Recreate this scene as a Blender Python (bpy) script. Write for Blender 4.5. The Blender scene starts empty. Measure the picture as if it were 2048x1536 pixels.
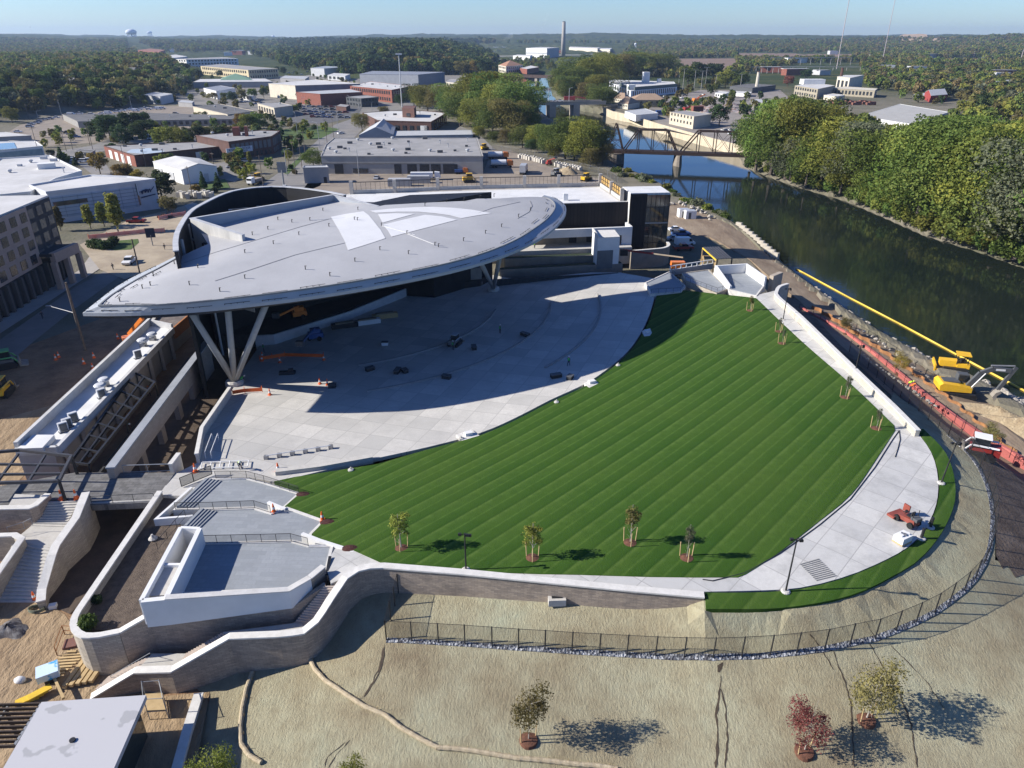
import bpy,bmesh,math,random
import numpy as np
from mathutils import Vector,Matrix
from mathutils.geometry import delaunay_2d_cdt
from mathutils.bvhtree import BVHTree
R=math.radians
rnd=random.Random(11)
SC=bpy.context.scene
COL=SC.collection
F=1420.0
PITCH=R(26.0)
CH=50.0
CP,SP=math.cos(PITCH),math.sin(PITCH)
def P(px,py,z=-2.0):
 u=(px-1024)/F
 v=(768-py)/F
 d=(u,CP+v*SP,-SP+v*CP)
 t=(z-CH)/d[2]
 return Vector((d[0]*t,d[1]*t,z))
def XY(pts,z=-2.0):
 return[tuple(P(a,b,z)[:2])for a,b in pts]
def zup(base,py):
 """height of the top of an upright that stands at base and reaches pixel row py"""
 v=(768-py)/F
 t=base[1]/(CP+v*SP)
 return CH+t*(-SP+v*CP)
def smooth(a,b,x):
 t=np.clip((x-a)/(b-a),0,1)
 return t*t*(3-2*t)
class TPS:
 def __init__(s,pts,lam=1e-3):
  a=np.array(pts,float)
  s.p=a[:,:2]/50
  n=len(a)
  K=s.k(s.p,s.p)+lam*np.eye(n)
  Q=np.c_[np.ones(n),s.p]
  A=np.block([[K,Q],[Q.T,np.zeros((3,3))]])
  s.w=np.linalg.solve(A,np.r_[a[:,2],0,0,0])
 def k(s,a,b):
  r2=((a[:,None]-b[None])**2).sum(-1)
  return .5*r2*np.log(r2+1e-12)
 def __call__(s,x,y):
  q=np.c_[np.atleast_1d(x),np.atleast_1d(y)]/50
  z=s.k(q,s.p)@s.w[:-3]+s.w[-3]+q@s.w[-2:]
  return z if np.ndim(x)else float(z[0])
def PH(px,py,h):
 z=0.0
 for _ in range(12):
  p=P(px,py,z)
  z=.5*z+.5*float(h(p.x,p.y))
 return Vector((p.x,p.y,z))
def inside(poly,x,y):
 x=np.asarray(x,float);y=np.asarray(y,float)
 c=np.zeros(x.shape,bool)
 n=len(poly)
 for i in range(n):
  x1,y1=poly[i];x2,y2=poly[(i+1)%n]
  if y1==y2:continue
  k=((y1>y)!=(y2>y))&(x<(x2-x1)*(y-y1)/(y2-y1)+x1)
  c^=k
 return c
def sdist(poly,x,y):
 """signed distance, positive inside"""
 x=np.asarray(x,float);y=np.asarray(y,float)
 d=np.full(x.shape,1e18)
 n=len(poly)
 for i in range(n):
  x1,y1=poly[i];x2,y2=poly[(i+1)%n]
  dx,dy=x2-x1,y2-y1
  L=dx*dx+dy*dy
  if L<1e-9:continue
  t=np.clip(((x-x1)*dx+(y-y1)*dy)/L,0,1)
  d=np.minimum(d,(x-x1-t*dx)**2+(y-y1-t*dy)**2)
 d=np.sqrt(d)
 return np.where(inside(poly,x,y),d,-d)
class MB:
 def __init__(s):
  s.v=[];s.f=[];s.m=[];s.uv=[]
 def add(s,vs,fs,m=0,uv=None):
  o=len(s.v)
  s.v+=[tuple(v)for v in vs]
  for i,f in enumerate(fs):
   s.f.append([o+k for k in f]);s.m.append(m)
   s.uv.append(uv[i]if uv else None)
  return s
 def box(s,c,d,rz=0,m=0,mat=None):
  x,y,z=d[0]/2,d[1]/2,d[2]/2
  vs=[Vector((a*x,b*y,e*z))for e in(-1,1)for a,b in((-1,-1),(1,-1),(1,1),(-1,1))]
  M_=mat or Matrix.Rotation(rz,3,'Z')
  c=Vector(c)
  return s.add([M_@v+c for v in vs],[(3,2,1,0),(4,5,6,7),(0,1,5,4),(1,2,6,5),(2,3,7,6),(3,0,4,7)],m)
 def bar(s,a,b,w,h,m=0):
  """box beam from a to b, w wide, h high"""
  a=Vector(a);b=Vector(b);d=b-a
  if d.length<1e-6:return s
  z=Vector((0,0,1))
  dn=d.normalized()
  if abs(dn.z)>.99:z=Vector((0,1,0))
  sx=dn.cross(z).normalized();sz=sx.cross(dn).normalized()
  return s.box((a+b)/2,(w,d.length,h),m=m,mat=Matrix((sx,dn,sz)).transposed())
 def prism(s,poly,z0,z1,m=0,mt=None):
  n=len(poly)
  A=sum(poly[i][0]*poly[(i+1)%n][1]-poly[(i+1)%n][0]*poly[i][1]for i in range(n))
  if A<0:poly=poly[::-1]
  f0=z0 if callable(z0)else(lambda x,y:z0)
  f1=z1 if callable(z1)else(lambda x,y:z1)
  vs=[(p[0],p[1],f0(p[0],p[1]))for p in poly]+[(p[0],p[1],f1(p[0],p[1]))for p in poly]
  s.add(vs,[tuple(range(n))[::-1]]+[(i,(i+1)%n,n+(i+1)%n,n+i)for i in range(n)],m)
  o=len(s.v)-2*n
  s.f.append([o+n+i for i in range(n)]);s.m.append(m if mt is None else mt);s.uv.append(None)
  return s
 def tube(s,a,b,r,r2=None,n=6,m=0):
  a=Vector(a);b=Vector(b);r2=r if r2 is None else r2
  d=(b-a)
  if d.length<1e-7:return s
  d.normalize()
  u=d.orthogonal().normalized();w=d.cross(u)
  vs=[]
  for c,q in((a,r),(b,r2)):
   vs+=[c+u*(q*math.cos(2*math.pi*i/n))+w*(q*math.sin(2*math.pi*i/n))for i in range(n)]
  fs=[(i,(i+1)%n,n+(i+1)%n,n+i)for i in range(n)]+[tuple(range(n))[::-1],tuple(range(n,2*n))]
  return s.add(vs,fs,m)
 def path(s,pts,r,n=6,m=0):
  for a,b in zip(pts,pts[1:]):s.tube(a,b,r,n=n,m=m)
  return s
 def lathe(s,prof,c=(0,0,0),n=12,m=0,sx=1,sy=1):
  vs=[]
  for r,z in prof:
   vs+=[(c[0]+sx*r*math.cos(2*math.pi*i/n),c[1]+sy*r*math.sin(2*math.pi*i/n),c[2]+z)for i in range(n)]
  fs=[]
  for k in range(len(prof)-1):
   fs+=[(k*n+i,k*n+(i+1)%n,(k+1)*n+(i+1)%n,(k+1)*n+i)for i in range(n)]
  fs+=[tuple(range(n))[::-1],tuple(range((len(prof)-1)*n,len(prof)*n))]
  return s.add(vs,fs,m)
 def ball(s,c,r,m=0,n=8,k=5,q=(1,1,1)):
  pr=[(max(.02,math.sin(math.pi*i/k))*r,-math.cos(math.pi*i/k)*r*q[2])for i in range(k+1)]
  return s.lathe(pr,c,n,m,q[0],q[1])
 def rock(s,c,r,rg,m=0,flat=.7):
  n,k=7,4
  o=len(s.v)
  s.ball(c,r,m,n,k,(1,.8,flat))
  for i in range(o,len(s.v)):
   v=Vector(s.v[i])-Vector(c)
   s.v[i]=tuple(Vector(c)+v*rg.uniform(.75,1.25))
  return s
 def wall(s,pts,zb,zt,th,m=0,side=0.0,closed=False):
  """solid wall along pts (xy). zb, zt: numbers, lists or functions. side -1..1 shifts the thickness."""
  pts=[Vector((p[0],p[1]))for p in pts]
  n=len(pts)
  g=lambda z,i:z(pts[i].x,pts[i].y)if callable(z)else(z[i]if isinstance(z,(list,tuple))else z)
  L,U=[],[0.0]
  for i in range(n):
   a=pts[i]-pts[i-1]if(i>0 or closed)else pts[1]-pts[0]
   b=pts[(i+1)%n]-pts[i]if(i<n-1 or closed)else a
   a=a.normalized();b=b.normalized()
   t=(a+b)
   t=t.normalized()if t.length>1e-4 else a
   nn=Vector((-t.y,t.x))
   L.append(nn/max(.5,nn.dot(Vector((-a.y,a.x)))))
   if i:U.append(U[-1]+(pts[i]-pts[i-1]).length)
  vs,lo,hi=[],th*(side-1)/2,th*(side+1)/2
  for i in range(n):
   b,t=g(zb,i),g(zt,i)
   p0=pts[i]+L[i]*lo;p1=pts[i]+L[i]*hi
   vs+=[(p0.x,p0.y,b),(p0.x,p0.y,t),(p1.x,p1.y,t),(p1.x,p1.y,b)]
  fs,uv=[],[]
  for i in range(n if closed else n-1):
   a,b=4*i,4*((i+1)%n)
   u0=U[i];u1=U[i+1]if i+1<n else U[i]+(pts[0]-pts[i]).length
   for j in range(4):
    k=(j+1)%4
    fs.append((a+j,a+k,b+k,b+j))
    za,zc,zd,ze=vs[a+j][2],vs[a+k][2],vs[b+k][2],vs[b+j][2]
    if j in(1,3):uv.append([(u0,0),(u0,th),(u1,th),(u1,0)])
    else:uv.append([(u0,za),(u0,zc),(u1,zd),(u1,ze)])
  if not closed:
   fs+=[(0,1,2,3),(4*n-1,4*n-2,4*n-3,4*n-4)]
   for k in(0,4*n-4):
    b,t=vs[k][2],vs[k+1][2]
    q=[(0,b),(0,t),(th,t),(th,b)]
    uv.append(q if k==0 else q[::-1])
  return s.add(vs,fs,m,uv)
 def obj(s,name,mats,par=None,smooth=False,recalc=True):
  loc=Vector((0,0,0))
  if par is None and s.v:
   a=np.array(s.v)
   loc=Vector(((a[:,0].min()+a[:,0].max())/2,(a[:,1].min()+a[:,1].max())/2,a[:,2].min()))
  me=bpy.data.meshes.new(name)
  me.from_pydata([tuple(Vector(v)-loc)for v in s.v],[],s.f)
  if not isinstance(mats,(list,tuple)):mats=[mats]
  for k in mats:me.materials.append(k)
  me.polygons.foreach_set('material_index',s.m)
  if any(u for u in s.uv):
   ul=me.uv_layers.new(name='UVMap')
   flat=[]
   for f,u in zip(s.f,s.uv):
    for i in range(len(f)):flat+=list(u[i])if u else[0,0]
   ul.data.foreach_set('uv',flat)
  if recalc:
   bm=bmesh.new();bm.from_mesh(me)
   bmesh.ops.recalc_face_normals(bm,faces=bm.faces)
   bm.to_mesh(me);bm.free()
  if smooth:me.polygons.foreach_set('use_smooth',[True]*len(me.polygons))
  o=bpy.data.objects.new(name,me)
  COL.objects.link(o)
  o.location=loc
  if par is not None:adopt(o,par)
  return o
def wm(o):
 return(wm(o.parent)@o.matrix_parent_inverse if o.parent else Matrix())@o.matrix_basis
def adopt(o,par):
 o.parent=par
 o.matrix_parent_inverse=wm(par).inverted()
def T(o,label,cat,group=None):
 o['label']=label;o['category']=cat
 if group:o['group']=group
 return o
def thing(name,label,cat,loc=(0,0,0),group=None):
 o=bpy.data.objects.new(name,None);COL.objects.link(o)
 o.location=loc;o.empty_display_size=.3
 return T(o,label,cat,group)
def ST(o,kind='structure'):
 o['kind']=kind
 return o
KIDS={}
def dup(src,loc=None,rz=None,sc=None,label=None,group=None,mat=None,cat=None):
 """copy of a thing with its parts and their sub-parts; mat = {part name stem: material}"""
 def cp(o,par):
  c=o.copy();COL.objects.link(c)
  if par is not None:
   c.parent=par
  if mat and c.type=='MESH':
   k=o.name.split('.')[0]
   if k in mat:
    c.material_slots[0].link='OBJECT';c.material_slots[0].material=mat[k]
  if o.name not in KIDS:KIDS[o.name]=list(o.children)
  for ch in KIDS[o.name]:cp(ch,c)
  return c
 r=cp(src,None)
 place(r,loc,rz,sc)
 if label:r['label']=label
 if group:r['group']=group
 if cat:r['category']=cat
 return r
def place(r,loc=None,rz=None,sc=None):
 if loc is not None:r.location=loc
 if rz is not None:r.rotation_euler=(0,0,rz)
 if sc is not None:r.scale=sc if hasattr(sc,'__len__')else(sc,sc,sc)
 return r
MATS={}
class NT:
 def __init__(s,name):
  s.mat=bpy.data.materials.new(name);s.mat.use_nodes=True
  s.t=s.mat.node_tree;s.n=s.t.nodes;s.n.clear()
  s.out=s.n.new('ShaderNodeOutputMaterial');s.b=s.n.new('ShaderNodeBsdfPrincipled')
  s.l(s.b.outputs[0],s.out.inputs[0])
 def l(s,a,b):s.t.links.new(a,b)
 def new(s,t,**k):
  q=s.n.new(t)
  for a,v in k.items():setattr(q,a,v)
  return q
 def pos(s,obj=False):
  if obj:return s.new('ShaderNodeTexCoord').outputs['Object']
  return s.new('ShaderNodeNewGeometry').outputs['Position']
 def noise(s,vec,sc,det=4,rough=.6,stretch=None,rz=0):
  if stretch or rz:
   mp=s.new('ShaderNodeMapping');s.l(vec,mp.inputs[0])
   if stretch:mp.inputs['Scale'].default_value=stretch
   mp.inputs['Rotation'].default_value=(0,0,rz);vec=mp.outputs[0]
  q=s.new('ShaderNodeTexNoise');s.l(vec,q.inputs['Vector'])
  q.inputs['Scale'].default_value=sc;q.inputs['Detail'].default_value=det;q.inputs['Roughness'].default_value=rough
  return q.outputs['Fac']
 def ramp(s,fac,stops):
  q=s.new('ShaderNodeValToRGB');s.l(fac,q.inputs[0])
  e=q.color_ramp.elements
  while len(e)<len(stops):e.new(.5)
  for i,(p,c)in enumerate(stops):
   e[i].position=p
   e[i].color=(*c,1)if hasattr(c,'__len__')else(c,c,c,1)
  return q.outputs[0]
 def mix(s,fac,a,b,mode='MIX'):
  q=s.new('ShaderNodeMix',data_type='RGBA',blend_type=mode)
  for v,k in((fac,0),(a,6),(b,7)):
   if hasattr(v,'is_linked')or isinstance(v,bpy.types.NodeSocket):s.l(v,q.inputs[k])
   elif k==0:q.inputs[0].default_value=v
   else:q.inputs[k].default_value=(*v,1)
  return q.outputs[2]
 def bump(s,h,st,dist=.1):
  q=s.new('ShaderNodeBump');s.l(h,q.inputs['Height'])
  q.inputs['Strength'].default_value=st;q.inputs['Distance'].default_value=dist
  s.l(q.outputs[0],s.b.inputs['Normal'])
 def col(s,c):
  if isinstance(c,bpy.types.NodeSocket):s.l(c,s.b.inputs['Base Color'])
  else:s.b.inputs['Base Color'].default_value=(*c,1)
 def fin(s,rough=.85,spec=.3,metal=0):
  s.b.inputs['Roughness'].default_value=rough;s.b.inputs['Metallic'].default_value=metal
  s.b.inputs['Specular IOR Level'].default_value=spec
  return s.mat
def M(name,c,c2=None,sc=.6,rough=.85,bump=0,bsc=None,metal=0,spec=.3,obj=False,lo=.35,hi=.65,det=6,stretch=None,rz=0,bd=.1):
 if name in MATS:return MATS[name]
 k=NT(name)
 if c2 is None:c2=tuple(x*.8 for x in c)
 v=k.pos(obj)
 k.col(k.ramp(k.noise(v,sc,det,.65,stretch,rz),[(lo,c),(hi,c2)]))
 if bump:k.bump(k.noise(v,bsc or sc*6,5,.65,stretch,rz),bump,bd)
 MATS[name]=k.fin(rough,spec,metal)
 return MATS[name]
def MBRICK(name,c1,c2,mort,bw,bh,ms=.02,uv=False,rz=0,off=.5,rough=.85,bump=.3,dirt=None,dsc=.3,dlo=.45,dhi=.75,bias=0,bd=.03,var=.5):
 """slabs, pavers, stone courses: a brick pattern in world or wall coordinates"""
 if name in MATS:return MATS[name]
 k=NT(name)
 if uv:v=k.new('ShaderNodeTexCoord').outputs['UV']
 else:v=k.pos()
 mp=k.new('ShaderNodeMapping');k.l(v,mp.inputs[0]);mp.inputs['Rotation'].default_value=(0,0,rz)
 b=k.new('ShaderNodeTexBrick');k.l(mp.outputs[0],b.inputs['Vector'])
 b.offset=off
 b.inputs['Scale'].default_value=1;b.inputs['Brick Width'].default_value=bw;b.inputs['Row Height'].default_value=bh
 b.inputs['Mortar Size'].default_value=ms;b.inputs['Mortar Smooth'].default_value=.3;b.inputs['Bias'].default_value=bias
 b.inputs['Color1'].default_value=(*c1,1);b.inputs['Color2'].default_value=(*c2,1);b.inputs['Mortar'].default_value=(*mort,1)
 c=b.outputs['Color']
 p=k.pos()
 c=k.mix(k.ramp(k.noise(p,3.0,5),[(.35,0.0),(.7,var)]),c,tuple(x*.75 for x in c1))
 if dirt:c=k.mix(k.ramp(k.noise(p,dsc,6,.7),[(dlo,0.0),(dhi,.75)]),c,dirt)
 k.col(c)
 if bump:k.bump(k.mix(.5,b.outputs['Fac'],k.noise(p,8,4)),-bump,bd)
 MATS[name]=k.fin(rough,.25)
 return MATS[name]
def densify(poly,step,closed=True):
 out=[]
 n=len(poly)
 for i in range(n if closed else n-1):
  a=Vector(poly[i][:2]);b=Vector(poly[(i+1)%n][:2])
  k=max(1,int((b-a).length/step))
  out+=[tuple(a.lerp(b,j/k))for j in range(k)]
 if not closed:out.append(tuple(poly[-1][:2]))
 return out
def spline(pts,step=1.5,closed=False):
 """Catmull-Rom through xy points"""
 out=[]
 n=len(pts)
 pts=[Vector(p)for p in pts]
 for i in range(n if closed else n-1):
  p0=pts[i-1]if(i>0 or closed)else pts[0]*2-pts[1]
  p1=pts[i];p2=pts[(i+1)%n]
  p3=pts[(i+2)%n]if(i+2<n or closed)else p2*2-p1
  k=max(1,int((p2-p1).length/step))
  for j in range(k):
   t=j/k
   out.append(tuple(.5*((2*p1)+(p2-p0)*t+(2*p0-5*p1+4*p2-p3)*t*t+(3*p1-p0-3*p2+p3)*t*t*t)))
 if not closed:out.append(tuple(pts[-1]))
 return out
def sheet(name,poly,hf,step,mat,skirt=.5,kind='structure',lift=0.0):
 poly=densify(poly,step)
 a=np.array(poly)
 gx,gy=np.meshgrid(np.arange(a[:,0].min(),a[:,0].max(),step),np.arange(a[:,1].min(),a[:,1].max(),step))
 gx=gx.ravel();gy=gy.ravel()
 k=sdist(poly,gx,gy)>step*.45
 pts=[Vector(p)for p in poly]+[Vector((x,y))for x,y in zip(gx[k],gy[k])]
 nb=len(poly)
 vs,es,fs=delaunay_2d_cdt(pts,[],[list(range(nb))],1,1e-5)[:3]
 va=np.array([tuple(v)for v in vs])
 z=np.asarray(hf(va[:,0],va[:,1]))+np.zeros(len(va))+lift
 V=[(x,y,h)for(x,y),h in zip(va,z)]
 Fc=[]
 for f in fs:
  p,q,r=[Vector(V[i])for i in f[:3]]
  Fc.append(list(f)if(q-p).cross(r-p).z>0 else list(f)[::-1])
 if skirt:
  cnt={}
  for f in Fc:
   for i in range(len(f)):
    e=(f[i],f[(i+1)%len(f)])
    cnt[e]=1
  low={}
  for(a_,b_)in list(cnt):
   if(b_,a_)not in cnt:
    for q in(a_,b_):
     if q not in low:
      low[q]=len(V);V.append((V[q][0],V[q][1],V[q][2]-skirt))
    Fc.append([b_,a_,low[a_],low[b_]])
 m=MB();m.v=V;m.f=Fc;m.m=[0]*len(Fc);m.uv=[None]*len(Fc)
 o=m.obj(name,mat,recalc=False,smooth=False)
 if kind:ST(o,kind)
 return o
cam=bpy.data.cameras.new('camera');co=bpy.data.objects.new('camera',cam);COL.objects.link(co)
cam.sensor_width=36;cam.lens=F/2048*36;cam.clip_end=40000;cam.clip_start=.5
co.location=(0,0,CH);co.rotation_euler=(math.pi/2-PITCH,0,0)
SC.camera=co
SUN_EL=R(29.5)
w=bpy.data.worlds.new('World');SC.world=w;w.use_nodes=True
wt=w.node_tree;wt.nodes.clear()
sk=wt.nodes.new('ShaderNodeTexSky');sk.sky_type='NISHITA';sk.sun_disc=False
sk.sun_elevation=SUN_EL;sk.sun_rotation=R(-90);sk.altitude=200;sk.air_density=1.0;sk.dust_density=.35;sk.ozone_density=2.2
bg=wt.nodes.new('ShaderNodeBackground');bg.inputs[1].default_value=.10
wo=wt.nodes.new('ShaderNodeOutputWorld')
tn=wt.nodes.new('ShaderNodeMix');tn.data_type='RGBA';tn.blend_type='MULTIPLY';tn.inputs[0].default_value=1;tn.inputs[7].default_value=(.78,.98,1.25,1)
wt.links.new(sk.outputs[0],tn.inputs[6]);tcw=wt.nodes.new('ShaderNodeTexCoord');sxw=wt.nodes.new('ShaderNodeSeparateXYZ');wt.links.new(tcw.outputs['Generated'],sxw.inputs[0])
rw=wt.nodes.new('ShaderNodeValToRGB');wt.links.new(sxw.outputs[2],rw.inputs[0]);ew_=rw.color_ramp.elements;ew_[0].position=0;ew_[0].color=(.76,.76,.79,1);ew_[1].position=.55;ew_[1].color=(.40,.47,.62,1)
for pp_,cc_ in((.07,(.66,.72,.82,1)),(.18,(.40,.52,.74,1))):e_=ew_.new(pp_);e_.color=cc_
t2w=wt.nodes.new('ShaderNodeMix');t2w.data_type='RGBA';t2w.blend_type='MULTIPLY';t2w.inputs[0].default_value=1
wt.links.new(tn.outputs[2],t2w.inputs[6]);wt.links.new(rw.outputs[0],t2w.inputs[7]);wt.links.new(t2w.outputs[2],bg.inputs[0]);wt.links.new(bg.outputs[0],wo.inputs[0])
sl=bpy.data.lights.new('sun','SUN');sl.energy=5.0;sl.angle=R(.53);sl.color=(1,.945,.86)
so=bpy.data.objects.new('sun',sl);COL.objects.link(so)
so.rotation_euler=Vector((math.cos(SUN_EL),.05,-math.sin(SUN_EL))).to_track_quat('-Z','Y').to_euler()
so.location=(-200,0,160)
SC.view_settings.view_transform='Standard';SC.view_settings.look='None'
SC.view_settings.exposure=.75;SC.view_settings.gamma=1
try:
 SC.cycles.use_denoising=True
 SC.cycles.max_bounces=6;SC.cycles.diffuse_bounces=3;SC.cycles.glossy_bounces=3
 SC.cycles.transmission_bounces=4;SC.cycles.volume_bounces=0;SC.cycles.transparent_max_bounces=8
 SC.cycles.caustics_reflective=False;SC.cycles.caustics_refractive=False
except Exception:pass
WATER=-6.0
RIV=XY([(2400,1035),(2048,815),(1960,765),(1900,745),(1800,690),(1700,625),(1600,552),(1568,528),(1548,503),(1500,468),(1440,432),(1380,405),(1340,380),(1290,357),(1250,345),(1232,330),(1205,300),(1150,270),(1110,245),(1080,222),(1062,200),(1045,180),(1010,160),(985,150),(1000,145),(1060,147),(1096,152),(1096,165),(1105,190),(1122,212),(1160,222),(1203,229),(1240,240),(1300,260),(1400,286),(1470,303),(1480,316),(1490,335),(1530,352),(1600,376),(1690,402),(1760,432),(1850,472),(1950,502),(2048,537),(2400,690)],WATER)
BLUFF=XY([(-900,330),(-60,262),(60,236),(200,224),(320,205),(375,178),(430,140),(400,130),(-900,128)])
WOODH=XY([(640,150),(700,158),(830,154),(945,146),(985,128),(985,112),(900,104),(640,104)])
EASTH=XY([(1780,112),(1900,120),(2048,128),(2900,140),(2900,96),(1900,92),(1820,98)])
FARP=[(-3.2,.6),(-2.1,.8),(-1.2,.7)]
def hnoise(x,y,s,seed):
 r=np.random.RandomState(seed)
 z=np.zeros(np.shape(x))
 for k in range(7):
  a=r.rand()*6.283;f=(1+k*.8)*6.283/s
  z=z+np.sin((x*math.cos(a)+y*math.sin(a))*f+r.rand()*6.28)/(1+k*.7)
 return z/2.2
def hg(x,y):
 x=np.asarray(x,float);y=np.asarray(y,float)
 d=np.hypot(x,y)
 z=np.full(x.shape,-2.0)
 z=z+11*smooth(0,70,sdist(BLUFF,x,y))
 z=z+24*smooth(0,160,sdist(WOODH,x,y))
 z=z+95*smooth(0,1500,sdist(EASTH,x,y))
 far=smooth(2600,6500,d)
 z=z+far*(58+24*hnoise(x,y,5200,3)+9*hnoise(x,y,1300,5))
 near=smooth(900,2500,d)
 z=z+near*2.2*hnoise(x,y,420,8)
 s=sdist(RIV,x,y)
 bank=np.where(s>0,-6-2*smooth(0,6,s),-6+4*smooth(0,7,-s))
 z=np.where(s>-7,np.minimum(z,bank),z)
 return z
def hg1(x,y):return float(hg(np.array([x]),np.array([y]))[0])
ang=np.concatenate([np.linspace(-120,-50,60)[:-1],np.linspace(-50,50,320),np.linspace(50,120,60)[1:]])
rad=np.concatenate([[0.5,12],np.geomspace(24,11000,330)])
A_,R_=np.meshgrid(np.radians(ang),rad)
gx,gy=R_*np.sin(A_),R_*np.cos(A_)
gz=hg(gx.ravel(),gy.ravel()).reshape(gx.shape)
rr=np.random.RandomState(4).rand(*gx.shape)
gz=gz+np.where(R_>2500,rr*7*smooth(2500,3200,R_),0)
gz=np.where((np.hypot(gx-5,gy-75)<62)&(gz>-6.5),np.minimum(gz,-3.2),gz)
for q_ in([(1470,450),(1560,522),(1700,632),(1890,750),(2048,828),(2300,965),(2300,1250),(2048,1160),(1990,1120),(1900,860),(1650,680),(1555,600),(1500,520),(1400,465),(1340,445),(1340,412),(1370,408)],):
 gz=np.where((sdist(XY(q_,-2),gx.ravel(),gy.ravel()).reshape(gx.shape)>.8)&(gz>-6.5),np.minimum(gz,-4.6),gz)
nr,na=gx.shape
gm=MB();gm.v=np.stack([gx,gy,gz],-1).reshape(-1,3).tolist()
for i in range(nr-1):
 for j in range(na-1):
  a=i*na+j
  gm.f.append([a,a+1,a+na+1,a+na])
gm.f=[f[::-1]for f in gm.f]
gm.m=[0]*len(gm.f);gm.uv=[None]*len(gm.f)
k=NT('far_ground')
v=k.pos()
near_c=k.ramp(k.noise(v,.02,8,.7),[(.3,(.10,.105,.06)),(.5,(.17,.155,.115)),(.7,(.24,.215,.175))])
far_c=k.ramp(k.noise(v,.012,10,.75),[(.32,(.022,.036,.014)),(.5,(.045,.062,.022)),(.62,(.085,.085,.032)),(.75,(.11,.085,.04))])
sx=k.new('ShaderNodeSeparateXYZ');k.l(v,sx.inputs[0])
mr=k.new('ShaderNodeMapRange');k.l(sx.outputs[1],mr.inputs[0]);mr.inputs[1].default_value=650;mr.inputs[2].default_value=1000
k.col(k.mix(mr.outputs[0],near_c,far_c))
k.bump(k.noise(v,.08,8,.7),.6,2.0)
go=gm.obj('ground',k.fin(.95,.1),recalc=False);ST(go)
k=NT('river_water')
v=k.pos()
k.col(k.ramp(k.noise(v,.03,3),[(.3,(.010,.016,.014)),(.7,(.016,.022,.016))]))
n1=k.noise(v,.35,3,.55,(1,2.2,1),.5)
k.bump(n1,.035,.5)
wm_=k.fin(.04,.55);k.b.inputs['IOR'].default_value=1.33
wb=[(p[0]*1.0,p[1])for p in RIV]
m=MB();m.v=[(30,60,WATER),(420,60,WATER),(420,420,WATER),(420,3000,WATER),(-300,3000,WATER),(-300,900,WATER),(30,420,WATER)]
m.f=[[0,1,2,6],[6,2,3,5],[5,3,4]];m.m=[0]*3;m.uv=[None]*3
ST(m.obj('river_water',wm_,recalc=False))
k=NT('haze_air');k.n.clear()
pv=k.new('ShaderNodeVolumePrincipled');pv.inputs['Color'].default_value=(.50,.68,.98,1);pv.inputs['Density'].default_value=0.000065
pv.inputs['Anisotropy'].default_value=.2
om=k.new('ShaderNodeOutputMaterial');k.l(pv.outputs[0],om.inputs['Volume'])
hz=MB().box((0,3000,85),(26000,18000,200)).obj('haze',k.mat);ST(hz,'stuff')
CONC=M('pale_concrete',(.52,.50,.46),(.44,.42,.385),1.2,bump=.15,bsc=9)
COPING=M('white_coping',(.66,.64,.60),(.56,.54,.50),1.5,bump=.1)
WHITE=M('white_render',(.72,.72,.71),(.66,.66,.65),.5)
DARKM=M('dark_steel',(.018,.019,.021),(.03,.03,.032),2,rough=.5)
GALV=M('grey_steel',(.30,.31,.32),(.24,.25,.26),2,rough=.45,metal=.2)
DIRT=M('brown_dirt',(.30,.185,.10),(.19,.112,.06),.25,bump=.8,bsc=1.6,lo=.38,hi=.62,bd=.3)
SAND=M('sandy_dirt',(.36,.26,.155),(.22,.15,.085),.3,bump=.9,bsc=1.3,bd=.35,stretch=(1,.45,1),rz=.5)
MULCH=M('dark_mulch',(.15,.115,.088),(.085,.064,.05),1.2,bump=1,bsc=7,bd=.15)
SLABS=MBRICK('bowl_slabs',(.58,.56,.52),(.44,.43,.405),(.30,.29,.275),3.6,3.6,.045,rz=.35,off=0,dirt=(.36,.35,.33),dsc=.22,dlo=.42,dhi=.78,bump=.1)
PATHS=MBRICK('path_slabs',(.60,.585,.55),(.46,.455,.44),(.30,.29,.28),3.2,3.2,.045,rz=.75,off=0,dirt=(.33,.325,.31),dsc=.33,dlo=.46,dhi=.7,bump=.1)
PAVER=MBRICK('grey_pavers',(.31,.33,.35),(.255,.275,.295),(.20,.21,.225),1.2,.6,.012,rz=.05,dirt=(.24,.255,.27),dsc=.4,bump=.1)
STONE=MBRICK('ledge_stone',(.47,.38,.295),(.29,.24,.20),(.13,.11,.09),.62,.16,.012,uv=True,bump=.6,dirt=(.16,.135,.115),dsc=.5,bd=.04)
STONEP=MBRICK('pale_ledge_stone',(.50,.44,.35),(.34,.305,.255),(.16,.14,.115),.62,.18,.014,uv=True,bump=.7,dirt=(.27,.245,.215),dsc=.6,bd=.05)
k=NT('striped_turf')
v=k.pos()
dt=k.new('ShaderNodeVectorMath',operation='DOT_PRODUCT');k.l(v,dt.inputs[0])
sa=R(47.5);dt.inputs[1].default_value=(-math.sin(sa)/2.85,math.cos(sa)/2.85,0)
mm=k.new('ShaderNodeMath',operation='MULTIPLY');k.l(dt.outputs['Value'],mm.inputs[0]);mm.inputs[1].default_value=6.28318
wob=k.new('ShaderNodeMath',operation='MULTIPLY_ADD');k.l(k.noise(v,.12,2),wob.inputs[0]);wob.inputs[1].default_value=.35;k.l(mm.outputs[0],wob.inputs[2])
sn=k.new('ShaderNodeMath',operation='MULTIPLY');k.l(wob.outputs[0],sn.inputs[0]);sn.inputs[1].default_value=1/6.28318
ma=k.new('ShaderNodeMath',operation='FRACT');k.l(sn.outputs[0],ma.inputs[0])
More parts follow.
